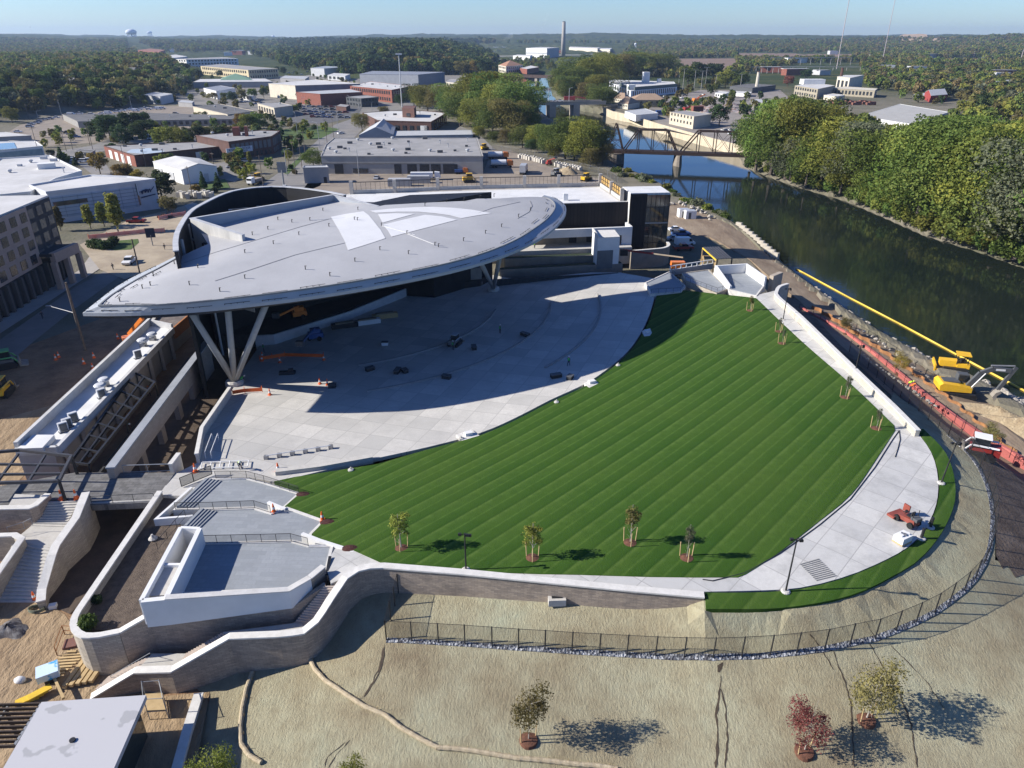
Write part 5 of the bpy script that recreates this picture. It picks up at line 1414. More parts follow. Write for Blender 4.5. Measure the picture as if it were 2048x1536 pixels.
for i in range(11):m.bar(gr[0].lerp(gr[3],i/10)+Vector((0,0,.07)),gr[1].lerp(gr[2],i/10)+Vector((0,0,.07)),.09,.03)
T(m.obj('slot_drain',M('grate_grey',(.22,.22,.22))),'grid of slot drains in the lower end of the broad walk','drain')
hose=[PH(a,b,HS)+Vector((0,0,.08))for a,b in densify([(1405,1160),(1425,1163),(1450,1157),(1490,1147),(1560,1108),(1640,1050),(1700,1000),(1750,935),(1785,880),(1798,862),(1800,880),(1795,900),(1790,915)],12,False)]
T(MB().path(hose,.05,5).obj('hose',DARKM),'dark hose lying along the inner edge of the broad walk','hose')
REDF=M('red_fabric',(.50,.15,.13),(.42,.12,.105),.8,bump=.5,bsc=4)
gB=lambda x,y:float(np.minimum(hb(x,y),-.4))if False else float(HB(x,y))
rb=[P(a,b,z)for a,b,z in((1598,618,-2.1),(1640,640,-2.1),(1690,668,-2.0),(1740,705,-1.9),(1790,745,-1.7),(1850,795,-1.5),(1910,840,-1.2),(1970,880,-1.0),(2048,925,-.9),(2200,1005,-.8))]
t=thing('fabric_barrier','long red fabric barrier running beside the haul road','barrier',tuple(rb[0]))
m=MB();n=len(rb)
for a,b in zip(rb,rb[1:]):
 d=(b-a).normalized();nn=Vector((-d.y,d.x,0));
 m.prism([tuple((a+nn*.5)[:2]),tuple((b+nn*.5)[:2]),tuple(b[:2]),tuple(a[:2])],lambda x,y:-3.0,(lambda za,zb,a=a,b=b:(lambda x,y:a.z+(b.z-a.z)*min(1,max(0,((x-a.x)*(b.x-a.x)+(y-a.y)*(b.y-a.y))/max((b-a).length_squared,.01)))+.5))(0,0))
m.obj('fabric',REDF,t)
for a,b in zip(rb,rb[1:]):
 for f in(0,.33,.66):c=a.lerp(b,f);MB().tube(c-Vector((0,0,.5)),c+Vector((0,0,1.2)),.05,n=5).obj('stake',DARKM,t)
RUST=M('rusty_sheet_pile',(.36,.18,.075),(.22,.105,.05),1.2,bump=.3)
sp=[P(a,b,-1.6)for a,b in((1625,612),(1660,632),(1740,684),(1800,725),(1860,770),(1910,806),(1960,848),(2010,890),(2060,930),(2200,1030))]
zz=[];k_=0
for a,b in zip(sp,sp[1:]):
 d=(b-a).normalized();nn=Vector((-d.y,d.x,0));n=max(2,int((b-a).length/.8))
 for i in range(n):
  zz.append(a.lerp(b,i/n)+nn*(.5 if(k_//2)%2 else-.1));k_+=1
T(MB().wall([p[:2]for p in zz],-5,-1.45,.12).obj('sheet_pile_wall',RUST),'rusty zigzag sheet pile wall between haul road and red barrier','wall')
fence('bank_fence','thin sagging wire fence on dark posts beside the sheet piles',[(1690,645),(1735,672),(1790,707),(1850,752),(1890,785)],None,1.2,DARKM,wire('thin_wire',(.1,.1,.1),.08),3.0,z=-2.2,r=.06)
BOOMY=M('boom_yellow',(.80,.56,.10),(.72,.48,.07),1,rough=.5)
bm=[P(a,b,WATER+.12)for a,b in((1592,538),(1608,546),(1700,596),(1800,648),(1900,702),(1980,745),(2048,781),(2300,915))]
T(MB().path(bm,.2,8).obj('floating_boom',BOOMY,smooth=True),'long yellow floating boom along the river edge','boom')
ROCKM=M('pale_boulder',(.46,.42,.36),(.30,.27,.23),1.5,bump=.6,obj=False)
RK=[proto(T(MB().rock((0,0,.25),.6,random.Random(i)).obj('boulder',ROCKM),'boulder','boulder'))for i in range(4)]
for o in RK:o.location=(0,0,0)
def rocks(px,n,spread,s0,s1,label,group,z=-3.2,seed=0,hf=None):
 rg=random.Random(seed);pts=densify(px,3,False)
 for i in range(n):
  a,b=pts[int((i+rg.random())/n*len(pts))%len(pts)]
  p=P(a+rg.uniform(-spread,spread),b+rg.uniform(-spread*.5,spread*.5),z if not hf else-2)
  if hf:p.z=hf(p.x,p.y)
  o=dup(RK[i%4],p,rg.uniform(0,6),rg.uniform(s0,s1),label,group)
rocks([(1590,556),(1690,628),(1790,692),(1890,748),(1960,778)],80,4,.5,1.5,'pale boulder in the riprap line between haul road and river','riprap boulders along the river edge',-4.0,1)
rocks([(1960,778),(2048,822)],22,5,.8,1.9,'pale boulder in the riprap line past the excavator','riprap boulders past the excavator',-4.0,2)
rocks([(1330,405),(1380,415),(1420,440)],22,10,.7,1.7,'boulder on the bank near the white site containers','boulders near the site containers',-2.2,3)
rocks([(1665,632),(1730,668),(1800,715),(1900,790)],30,3,.3,.7,'small rubble stone beside the sheet piles','rubble beside the sheet piles',-2.0,4)
rocks([(1720,720),(1790,772),(1840,815),(1862,838)],34,2,.3,.6,'pale stone in the line through the dark soil','stones edging the dark soil',-1.0,5,lambda x,y:HB(x,y))
def heap(name,label,px,py,rx,ry,h,mat,seed,z=-2,rz=0):
 c=P(px,py,z);rg=np.random.RandomState(seed);m=MB();n,k_=28,9
 for j in range(k_):
  f=j/(k_-1)
  for i in range(n):
   a=6.283*i/n;q=1-f
   w_=1+.18*math.sin(3*a+seed)+.12*math.sin(5*a+2*seed)+.08*rg.rand()
   x,y=rx*q*w_*math.cos(a),ry*q*w_*math.sin(a)
   m.v.append((c.x+x*math.cos(rz)-y*math.sin(rz),c.y+x*math.sin(rz)+y*math.cos(rz),c.z-.3+(h+.3)*(f**1.2)*(1-.25*f)*(1+.2*rg.rand())))
 for j in range(k_-1):
  for i in range(n):m.f.append([j*n+i,j*n+(i+1)%n,(j+1)*n+(i+1)%n,(j+1)*n+i])
 m.f.append([(k_-1)*n+i for i in range(n)])
 m.m=[0]*len(m.f);m.uv=[None]*len(m.f)
 return T(m.obj(name,mat,smooth=True),label,'heap')
SANDH=M('spoil_sand',(.42,.34,.22),(.28,.21,.13),.8,bump=1,bsc=3,bd=.3)
heap('spoil_heap','long pale spoil heap beside the rusty sheet piles',1990,838,10,3.0,2.6,SANDH,3,-2.7,R(-48))
heap('spoil_heap','rough tan spoil heap at the right edge of the picture',2060,868,9,3.6,3.0,SANDH,5,-2.7,R(-45))
heap('spoil_heap','sandy heap in the equipment yard behind the roof deck',1137,347,7,4.5,3.6,SANDH,7,-2)
for i in range(11):
 a,b=1478+i*7.2,452+i*6.1
 p=P(a,b,-2.4)
 T(MB().box(p+Vector((0,0,.3)),(2.0,.9,1.6),R(-52)).obj('concrete_block',M('block_concrete',(.50,.46,.38),(.40,.36,.3),1)),'large concrete block in the wall line along the river bend','concrete block','concrete blocks along the river bend')
for px,py,lab in((1379,437,'white site container, larger of two by the river bend'),(1366,434,'small grey site container beside the larger white one')):
 p=P(px,py,-2);t=thing('site_container',lab,'container',tuple(p));MB().box(p+Vector((0,0,1.3)),(3.4 if 'larger' in lab else 1.8,2.6,2.6),.1).obj('box_body',PAINT['white']if 'larger' in lab else PAINT['silver'],t);MB().box(p+Vector((0,0,2.65)),(3.0 if 'larger' in lab else 1.5,2.2,.1),.1).obj('roof',PAINT['silver'],t);MB().box(p+Vector((-.3,-1.32,1.1)),(.8,.06,2.0),.1).obj('door',GM,t)
cv_='vehicles in the shade by the glass corner'
car('van',1369,490,R(8),'white','white van parked in shade beside the glass corner',cv_)
car('car',1349,480,R(8),'silver','silver car parked between van and glass corner',cv_)
car('pickup',1362,472,R(6),'blue','blue pickup parked behind the white van',cv_)
car('car',1352,462,R(6),'white','small white car parked farthest back by the glass corner',cv_)
car('pickup',1366,500,R(8),'red','red flatbed pickup parked in front of the white van',cv_)
p=P(1285,527,1.0)
lf=thing('boom_lift','orange boom lift reaching across in front of curved wall','boom lift',tuple(p))
q0,q1=P(1248,500,3.5),P(1366,515,3.0)
MB().bar(q0,q0.lerp(q1,.5),.4,.4).obj('boom',PAINT['red'],lf);MB().bar(q0.lerp(q1,.5),q1,.26,.26).obj('boom',M('boom_tan',(.5,.42,.3)),lf)
MB().box(q0+Vector((0,0,-.6)),(1.8,1.2,1.4)).obj('basket',DARKM,lf);MB().box(q1+Vector((-1.2,-.4,-1.6)),(3.2,1.6,1.5)).obj('base',PAINT['orange'],lf)
MB().box(q1+Vector((-1.2,-.4,-3.2)),(2.8,2.0,1.8)).obj('wheel_base',DARKM,lf)
person(PW_,PH(1137,732,HS),2.6,'person in green vest walking across the shaded bowl slabs',GREENV,HELM)
person(PB_,PH(481,938,HS),.5,'person in neon vest and white helmet bending over a frame on the bowl slabs',HIVIS)
person(PB_,PH(1815,776,HB),1.2,'person in neon yellow vest bending at the stone line on dark soil',HIVIS,M('helm_yellow',(.7,.85,.1)))
person(PB_,PH(1819,783,HB),1.7,'person in orange vest bending at the stone line on dark soil',ORANGEV,M('helm_orange',(.85,.25,.05)))
person(PS_,P(478,760,0),1,'person in green vest beside the foot of the three-legged column',GREENV)
person(PB_,P(483,768,0),2,'person in green vest crouching right of the three-legged column',GREENV)
person(PS_,P(528,705,0),2,'person in green vest standing in deep shade near the stage front',GREENV)
person(PB_,P(258,862,-1),1,'person in bright green crouching in sunken lane by the roof beams',GREENV)
person(PW_,P(299,792,-2),2,'person in orange vest walking in shade behind the long low roof',ORANGEV,M('helm_orange',(.85,.25,.05)))
person(PW_,P(330,500,-2),1,'person in dark clothes walking on pale ground left of screen wall',SHIRT,HAIR)
person(PW_,P(227,540,-2),4,'person walking in shade in front of the brown office',SHIRT,HAIR)
person(PW_,P(86,638,-2),4,'person walking on shaded pavement below the brown office',SHIRT,HAIR)
person(PS_,P(1069,497,3.2),2,'person in neon vest standing on the concourse under the white band',HIVIS)
person(PS_,P(1000,667,.8),2,'person standing far back on the shaded bowl near the inner riser',GREENV)
person(PS_,PH(906,700,HS),2,'person in green vest working at small machine on shaded slabs',GREENV)
for px,py,lab in((124,998,'orange traffic cone at top of west stair, left of two'),(153,997,'orange traffic cone at top of west stair, right of two'),(391,944,'tall orange cone on slabs beside the footbridge'),(557,943,'orange cone standing near low kerb wall of bowl')):
 cone(P(px,py,2.0)if py>990 else PH(px,py,HS),lab,1.25)
for px,py,z,lab in((548,1024,3.4,'orange cone at corner between two lower terraces'),(645,1040,3.4,'orange cone by mulch point of middle terrace'),(1545,564,3.5,'red cone on the outer east terrace walk'),(70,1200,-2,'orange cone at the foot of west stair')):
 cone(P(px,py,z),lab,1.1)
for i,(px,py)in enumerate([(648,720),(655,770),(640,768),(525,715),(540,790),(524,722),(560,725)]):
 cone(PH(px,py,HS),'orange cone round the sunlit corner of the shaded bowl',1.1,'cones round the sunlit bowl corner')
for i,(px,py)in enumerate([(112,720),(118,715),(168,728),(188,716),(186,738),(236,678)]):
 cone(P(px,py,-2),'orange and white cone on dark dirt beside long low roof',1.2,'cones on the dark dirt')
for lab,px in(('orange plastic barrier along top of sunlit bowl corner',[(520,722),(545,718),(570,714),(648,716)]),('orange plastic barrier beside the three-legged column',[(466,790),(490,786),(525,784)])):
 pts=[PH(a,b,HS)for a,b in px];t=thing('plastic_barrier',lab,'barrier',tuple(pts[0]))
 MB().wall([p[:2]for p in pts],lambda x,y:HS(x,y)+.15,lambda x,y:HS(x,y)+.75,.04).obj('netting',ORG,t)
 for p in pts:MB().tube(p,p+Vector((0,0,1.1)),.05,n=5).obj('stake',ORG,t)
fr=[PH(a,b,HS)+Vector((0,0,.25))for a,b in((405,928),(498,924),(496,936),(402,940))]
t=thing('pipe_ladder','pale ladder-like pipe frame lying on slabs by the bending worker','frame',tuple(fr[0]))
MB().path(fr[:2],.07,6).path(fr[2:4],.07,6).obj('rail',WHITE,t)
for i in range(6):MB().tube(fr[0].lerp(fr[1],i/5),fr[3].lerp(fr[2],i/5),.06,n=5).obj('rung',WHITE,t)
fr=[PH(a,b,HS)+Vector((0,0,.5))for a,b in((533,918),(662,897))]
t=thing('pipe_rail','long low pipe rail on stands on the sunlit slabs','rail',tuple(fr[0]))
MB().path(fr,.07,6).obj('rail',WHITE,t)
for i in range(6):c=fr[0].lerp(fr[1],i/5);MB().box(c-Vector((0,0,.25)),(.5,.5,.5)).obj('stand',CHROME,t)
t=thing('stair_rail','slim white stair railing at top left of the sunlit slabs','railing',tuple(PH(420,900,HS)))
for dx in(0,12):
 a,b=PH(412+dx,918,HS),PH(426+dx,880,HS);MB().path([a,a+Vector((0,0,1)),b+Vector((0,0,1)),b],.05,6).obj('rail',WHITE,t)
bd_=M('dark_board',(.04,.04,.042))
p=PH(575,748,HS);T(MB().box(p+Vector((0,0,.25)),(2.6,.8,.5),.1).box(p+Vector((.6,.1,.7)),(.8,.5,.4),.3).obj('hose_reel',bd_),'dark hose bundle on the sunlit bowl corner','hose')
for i,(px,py,lab)in enumerate([(665,775,'dark tool box at edge of sunlit corner'),(740,741,'dark crate left of centre on shaded slabs'),(795,745,'dark crate at centre of shaded slabs'),(810,745,'small dark crate beside the centre crate'),(893,757,'flat dark pallet on shaded slabs below centre'),(1112,755,'small dark crate near shaded bowl edge'),(1140,758,'flat dark cover near shaded bowl edge'),(948,698,'dark trolley behind the small machine'),(1050,672,'dark pallet near the inner riser'),(770,690,'pale sacks in deep shade on the slabs')]):
 p=PH(px,py,HS);t=thing('crate',lab,'crate',tuple(p));rz=i*.7
 MB().box(p+Vector((0,0,.3)),(1.1+.3*(i%3),.8,.55),rz).obj('box_body',bd_ if i!=9 else WHITE,t);MB().box(p+Vector((0,0,.62)),(1.2+.3*(i%3),.9,.08),rz).obj('lid',GM,t)
loader('mini_loader','small dark loader standing on the shaded slabs',PH(910,690,HS),1.2,PAINT['silver'],PAINT['grey'],1.0)
def lift(label,base,tip,colr,z):
 t=thing('boom_lift',label,'boom lift',tuple(base))
 MB().box(base+Vector((0,0,.9)),(2.6,1.8,.9),.4).obj('chassis',PAINT[colr],t)
 for a in(-1,1):
  for b in(-1,1):MB().tube(base+Vector((a*.9,b*.9-.15,.4)),base+Vector((a*.9,b*.9+.15,.4)),.42,n=10).obj('wheel',TYRE,t)
 MB().box(base+Vector((0,0,1.7)),(1.8,1.3,.8),.4).obj('turret',PAINT[colr],t)
 MB().bar(base+Vector((0,0,2.2)),tip,.3,.35).obj('boom',PAINT[colr],t);MB().box(tip+Vector((0,0,.3)),(1.2,.8,.9)).obj('basket',GM,t)
lift('orange boom lift standing on the dark stage',P(600,634,1.6),P(552,634,3.0),'orange',1.6)
lift('blue boom lift in shade in front of the stage wall',P(632,678,.1),P(600,690,3.2),'blue',0)
for px,py,lab,c in((735,648,'white stacked boards in front of the shaded stage',WHITE),(770,636,'brown pallets in front of the shaded stage',TIM),(690,655,'dark pallets left of the white stacked boards',bd_)):
 p=P(px,py,.2);t=thing('material_stack',lab,'stack',tuple(p));MB().box(p+Vector((0,0,.5)),(5,1.2,.9),.35).obj('boards',c,t);MB().box(p+Vector((0,0,1.05)),(3.5,.9,.2),.42).obj('top_layer',M('tan_board',(.3,.24,.17)),t)
LB=thing('service_building','long low building with white roof and rooftop fans beside the sunken lane','building',tuple(P(150,900,-2)))
RZ=3.4
r4=[P(a,b,RZ)for a,b in((31,897),(114,894),(345,656),(298,646))]
IN=1.2
MB().prism([p[:2]for p in(r4[0],r4[1].lerp(r4[0],.12),r4[2].lerp(r4[3],.12),r4[3])],-2.2,RZ-.6).obj('walls',M('pale_block',(.42,.41,.39),(.34,.33,.31),.5),LB)
WR=M('white_roof_membrane',(.70,.70,.69),(.60,.60,.58),.3,lo=.4,hi=.75)
MB().prism([p[:2]for p in r4],RZ-.59,RZ-.35).obj('roof',WR,LB)
MB().wall([r4[0][:2],r4[3][:2]],RZ-.5,RZ+.9,.5,side=-.8).obj('parapet',M('parapet_white',(.60,.595,.58)),LB)
MB().wall([r4[3][:2],r4[2][:2]],RZ-.5,RZ+.75,.4).obj('parapet',M('parapet_white',(.60,.595,.58)),LB)
MB().wall([r4[1][:2],r4[2][:2]],RZ-.95,RZ+.12,.5).obj('fascia',M('parapet_white',(.60,.595,.58)),LB)
MB().wall([r4[0][:2],r4[1][:2]],RZ-.95,RZ+.12,.5).obj('fascia',M('parapet_white',(.60,.595,.58)),LB)
bx=[P(a,b,RZ+.5)for a,b in((33,896),(84,894),(108,868),(66,868))]
MB().prism([p[:2]for p in bx],RZ-.3,RZ+.4).obj('raised_roof',WR,LB)
for t_ in np.linspace(.04,.96,9):
 c=r4[1].lerp(r4[2],t_)+Vector((-.25,.1,0));MB().box((c.x,c.y,.3),(.5,.5,4.6),.8).obj('column',M('pale_block',(.42,.41,.39)),LB)
def rooftop(name,label,px,py,kind,z=RZ-.35):
 p=P(px,py,z);t=thing(name,label,'roof fan' if kind=='fan' else 'air conditioner',tuple(p))
 if kind=='fan':
  MB().box(p+Vector((0,0,.3)),(.9,.9,.6)).obj('curb',CHROME,t);MB().lathe([(.42,.6),(.45,.85),(.8,.95),(.85,1.15),(.6,1.35),(.2,1.4)],p,14).obj('fan_hood',M('alu',(.62,.63,.64),rough=.4),t,smooth=False)
 else:
  MB().box(p+Vector((0,0,.75)),(1.1,.5,1.3),.8).obj('cabinet',M('alu',(.62,.63,.64)),t)
  d=Vector((.22,-.22,0));MB().box(p+d+Vector((0,0,.75)),(.85,.06,1.05),.8).obj('grille',GM,t);MB().box(p+Vector((0,0,.06)),(1.3,.7,.12),.8).obj('stand',GM,t)
for px,py,kd,lab in((306,680,'fan','mushroom shaped roof fan farthest along the long low roof'),(287,692,'fan','mushroom shaped roof fan second farthest on the long low roof'),(211,772,'fan','mushroom roof fan at middle of long low roof, upper of pair'),(203,784,'fan','mushroom roof fan at middle of long low roof, lower of pair'),(277,716,'ac','tall air conditioner beside the far roof fans'),(205,795,'ac','air conditioner just below the middle roof fans'),(149,843,'ac','air conditioner highest of three at near end of long roof'),(137,855,'ac','air conditioner middle of three at near end of long roof'),(129,863,'ac','air conditioner lowest of three at near end of long roof')):
 rooftop('roof_fan' if kd=='fan' else 'air_conditioner',lab,px,py,kd)
BR=thing('roof_beams','dark open roof beams between low building and stone wall','frame',tuple(P(220,870,2.6)))
q=[P(a,b,2.6)for a,b in((140,925),(178,930),(310,765),(268,745))]
m=MB();m.bar(q[0],q[3],.3,.4).bar(q[1],q[2],.3,.4)
m.bar(q[0].lerp(q[1],.5),q[3].lerp(q[2],.5),.2,.3);m.obj('long_beam',DARKM,BR)
m=MB()
for i in range(9):m.bar(q[0].lerp(q[3],i/8)+Vector((0,0,.03)),q[1].lerp(q[2],i/8)+Vector((0,0,.03)),.22,.3)
m.obj('cross_beam',DARKM,BR)
for i in(0,4,8):c=q[1].lerp(q[2],i/8);MB().bar(c,Vector((c.x,c.y,-2)),.22,.22).obj('post',DARKM,BR)
far=XY([(300,645),(345,655),(384,622),(322,620)],3.0)
t=thing('unfinished_roof','unfinished roof strip with orange edging beyond the long low building','roof',(*far[0],-2))
MB().prism(far,2.0,2.6).obj('decking',M('rusty_deck',(.12,.10,.09),(.2,.17,.15),1),t);MB().wall([far[1],far[2]],.8,2.9,.3).obj('orange_edge',M('orange_board',(.42,.17,.06),(.35,.14,.05),1),t);MB().wall([far[0],far[3]],1,3.0,.6).obj('parapet',CONC,t)
MB().prism([tuple(Vector(far[0]).lerp(Vector(far[1]),.15)),tuple(Vector(far[0]).lerp(Vector(far[1]),.85)),tuple(Vector(far[3]).lerp(Vector(far[2]),.85)),tuple(Vector(far[3]).lerp(Vector(far[2]),.15))],-2,1.99).obj('base',M('pale_block',(.42,.41,.39)),t)
SW=thing('arcade_wall','tan stone wall with openings along the sunken lane','wall',tuple(P(300,900,-2)))
s0,s1=P(213,938,3.4),P(409,684,3.4)
STONET=MBRICK('tan_stone',(.40,.335,.28),(.33,.28,.235),(.24,.2,.17),.8,.3,.012,uv=True,bump=.4,dirt=(.28,.24,.2),dsc=.4)
MB().wall([s0[:2],s1[:2]],.6,3.4,.8,side=-1).obj('lintel',STONET,SW)
MB().wall([s0[:2],s1[:2]],3.404,3.6,1.1,side=-.8).obj('coping',M('blue_grey_cap',(.33,.35,.38)),SW)
for t_ in(.0,.2,.38,.56,.73):c=s0.lerp(s1,t_)+Vector((.4,.2,0));MB().box((c.x,c.y,-.7),(1.3,.75,2.62),math.atan2(s1.y-s0.y,s1.x-s0.x)).obj('pillar',STONET,SW)
MB().wall([(s0.lerp(s1,.75))[:2],s1[:2]],-2.2,.6,.75,side=-1).obj('solid_bay',STONET,SW)
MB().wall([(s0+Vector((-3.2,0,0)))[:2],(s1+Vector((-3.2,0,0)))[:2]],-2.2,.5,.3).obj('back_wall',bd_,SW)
lane=flat('sunken_lane',[(440,700),(470,745),(402,872),(390,930),(300,1060),(140,1230),(88,1206),(185,1020),(260,930),(420,690)],-2,M('lane_dirt',(.10,.072,.052),(.065,.048,.036),.5,bump=.6,bsc=3),.11,3)
PV=thing('pavilion','pavilion with flat white roof cut by the lower left corner','pavilion',tuple(P(160,1480,-2)))
v4=[P(a,b,2.2)for a,b in((83,1404),(292,1390),(229,1534),(4,1540))]
v4[2]=v4[1]+(v4[2]-v4[1])*1.25;v4[3]=v4[0]+(v4[3]-v4[0])*1.25
k=NT('stained_white_roof');v=k.pos()
c=k.mix(k.ramp(k.noise(v,.55,3,.5),[(.60,0.0),(.625,.8)]),(.47,.465,.475),(.33,.33,.335));k.col(c);SWR=k.fin(.8,.3)
MB().prism([p[:2]for p in v4],1.75,2.2).obj('roof',SWR,PV)
cc=(v4[0]+v4[1]+v4[2]+v4[3])/4
MB().lathe([(.22,0),(.22,.12)],cc+Vector((0,0,0)),10).obj('roof_drain',DARKM,PV)
for i in(1,2):c=v4[i].lerp(cc,.18);MB().bar(Vector((c.x,c.y,-2.2)),Vector((c.x,c.y,1.75)),.25,.25).obj('post',CHROME,PV)
w_=[v4[i].lerp(cc,.14)for i in range(4)]
MB().prism([p[:2]for p in w_],-2.2,1.74).obj('glass_walls',GLASS,PV)
TL=thing('slatted_roof','dark slatted pergola roof at lower left beside white pavilion','pergola',tuple(P(40,1480,-2)))
a0,a1,b0,b1=P(84,1408,2.0),P(30,1492,2.0),P(-70,1412,2.0),P(-130,1497,2.0)
m=MB()
for i in range(10):m.bar(a0.lerp(a1,i/9),b0.lerp(b1,i/9),.12,.3)
m.obj('slat',M('rusty_dark',(.05,.038,.03),(.08,.055,.04),1),TL)
MB().bar(a0,a1,.2,.3).bar(b0.lerp(a0,.55)-Vector((0,0,.2)),b1.lerp(a1,.55)-Vector((0,0,.2)),.15,.25).obj('beam',GALV,TL)
for c in(a1.lerp(b1,.5),a0.lerp(b0,.5)):MB().bar(Vector((c.x,c.y,-2)),c,.2,.2).obj('post',DARKM,TL)
walled('bench_wall','low white kerb wall descending along edge of the seeded slope',[tuple(P(a,b,-1.4)[:2])for a,b in((398,1388),(375,1460),(352,1545),(330,1620))],-3,-1.4,.6,CONC,copw=.2)
t=thing('scaffold','small scaffold tower with boards beside the white pavilion','scaffold',tuple(P(315,1410,-2)))
b4=[P(a,b,-2)for a,b in((296,1405),(330,1402),(338,1438),(300,1440))]
m=MB()
for p in b4:m.tube(p,p+Vector((0,0,2.6)),.04,n=5)
for z in(1.0,2.5):
 for i in range(4):m.tube(b4[i]+Vector((0,0,z)),b4[(i+1)%4]+Vector((0,0,z)),.035,n=5)
m.obj('frame',GALV,t);MB().prism([p[:2]for p in b4],-.95,-.88).obj('boards',TIM,t)
p=P(150,1362,-2);t=thing('timber_stack','stack of long pale timbers on pallets in the sandy yard','timber',tuple(p))
a,b=P(128,1375,-1.6),P(168,1320,-1.6)
for i in range(5):MB().bar(a+Vector((.5*i,.15*i,0)),b+Vector((.5*i,.15*i,0)),.36,.3).obj('beam',TIM,t)
p=P(128,1330,-2);t=thing('pallet','slatted wooden pallet lying on sandy ground','pallet',tuple(p))
for i in range(9):MB().box(p+Vector((.25*(i-4)*.55,.42*(i-4)*.9,.18)),(2.2,.22,.06),.1).obj('slat',TIM,t)
p=P(103,1363,-2);t=thing('blue_pack','blue and white wrapped pack on post in the sandy yard','pack',tuple(p))
MB().box(p+Vector((0,0,1.2)),(1.7,1.5,.7),.55).obj('wrapped_pack',M('pack_blue',(.06,.34,.68),(.55,.68,.80),.5,lo=.48,hi=.52),t);MB().box(p+Vector((0,0,.4)),(.9,.7,.85),.55).obj('base',bd_,t)
MB().bar(P(97,1330,-1.2),P(127,1397,-1.2),.22,.2).obj('plank',TIM,t)
fr=[P(a,b,-2)for a,b in((115,1312),(130,1270),(162,1272),(166,1308))]
t=thing('metal_guard','rusty metal guard frame by the rounded planter nose','frame',tuple(fr[0]));m=MB()
for p in fr:m.tube(p,p+Vector((0,0,1.2)),.05,n=5)
for z in(.6,1.2):
 for i in range(3):m.tube(fr[i]+Vector((0,0,z)),fr[i+1]+Vector((0,0,z)),.045,n=5)
m.obj('frame',RUST,t);MB().box((fr[1]+fr[3])/2+Vector((0,0,.15)),(1.6,1.2,.3),.3).obj('debris_box',M('brown_box',(.2,.1,.08)),t)
heap('rubble_heap','dark rubble heap with pale stones at left of the sandy yard',18,1262,2.6,1.9,1.1,M('dark_rubble',(.10,.09,.09),(.30,.29,.28),2,lo=.45,hi=.7,bump=1),9)
T(MB().ball(P(40,1360,-1.8),.55,q=(1,.7,.6)).ball(P(37,1361,-1.8),.4,q=(1,.7,.6)).obj('sack',WHITE,smooth=True),'white sack lying on the sandy yard','sack')
p=P(75,1222,-2);t=thing('cable_coil','coil of cable on sandy ground at foot of west stair','coil',tuple(p));c_=[p+Vector((.8*math.cos(i*.6),.5*math.sin(i*.6),.1+i*.012))for i in range(34)];MB().path(c_,.06,5).obj('cable',M('cable_green',(.16,.17,.12)),t);MB().box(p+Vector((1.4,.4,.25)),(.7,.5,.5),.3).obj('bucket',WHITE,t)
t=thing('yellow_sheets','bundle of yellow sheets behind the slatted pergola','bundle',tuple(P(65,1402,-2)));c=P(65,1402,-2)
for i in range(4):MB().box(c+Vector((.3*i-.4,.15*i,.2+.12*i)),(1.8,.7,.14),.5+.1*i).obj('sheet',YEL,t)
tree(BUSH[0],178,1258,1.6,'green bush inside the rounded planter nose',LEAF,z=1.7)
tree(BUSH[0],195,1205,1.0,'small green bush along shaded planter wall',LEAFD,z=1.7)
p=P(306,1078,1.75);T(MB().lathe([(.45,0),(.5,.1),(.2,.35),(.1,.6)],p,9).obj('drain_riser',CONC),'pale drain cap in dark planter soil','drain')
for px,py,z,lab in((606,990,2.6,'dark red mulch patch at the point of lowest west terrace'),(655,1046,3.5,'dark red mulch patch at the point of middle west terrace'),(700,1098,4.6,'dark red mulch strip beside the upper west terrace wall')):
 p=PH(px,py,HS);T(MB().lathe([(.8,-.2),(.7,.15),(.3,.25),(.05,.27)],p,12,sx=1.1,sy=.7).obj('mulch_patch',M('wine_mulch',(.085,.03,.022),(.05,.02,.018),4,bump=1,bsc=12)),lab,'mulch')
loader('tractor_loader','dark loader in shade at left edge below the brown office',P(12,735,-2),.6,PAINT['green'],PAINT['grey'],1.5)
loader('tractor_loader','yellow loader cut by the left edge on the dark dirt',P(6,790,-2),1.8,PAINT['yellow'],PAINT['yellow'],1.4)
a,b=P(258,668,.5),P(285,636,4.5);t=thing('telescopic_boom','orange telescopic boom standing in shade under left tip of leaf roof','boom',tuple(a));MB().bar(a,b,.5,.6).obj('boom',PAINT['orange'],t);MB().box(a+Vector((0,0,-1.4)),(2.6,1.8,2.0),.6).obj('base',PAINT['orange'],t)
upole(170,700,565,'tall leaning steel pole on dark dirt below the leaf roof tip',0,wood=True,r=.28,group=None)
upole(290,590,478,'tall wooden pole rising behind the left end of leaf roof',0,wood=True,r=.2,group=None)
a=P(170,700,-2);h=zup(a,626)
T(MB().tube((a.x,a.y,h),(a.x-5.2,a.y+1.5,h+.8),.09,.05,6).box((a.x-5.3,a.y+1.5,h+.8),(1.0,.3,.15)).obj('lamp_arm',CHROME),'pale lamp arm reaching left from the leaning steel pole','lamp')
def zr_(xb,yb,yr,zb=-2):return zup(P(xb,yb,zb),yr)
ASPH=M('worn_asphalt',(.25,.235,.215),(.19,.18,.17),.12,bump=.2,bsc=4)
ASPHD=M('dark_asphalt',(.14,.135,.13),(.10,.098,.095),.12)
PAVE=M('pale_pavement',(.40,.37,.325),(.33,.30,.27),.3)
LOT=M('gravel_lot',(.30,.25,.195),(.22,.185,.15),.15,bump=.4,bsc=2)
VERGE=M('green_verge',(.06,.11,.022),(.09,.12,.035),.5,bump=.4,bsc=4)
def far(name,px,mat,lift,step=9):return sheet(name,XY(px,-2),lambda x,y:0*x-2+lift,step,mat,0)
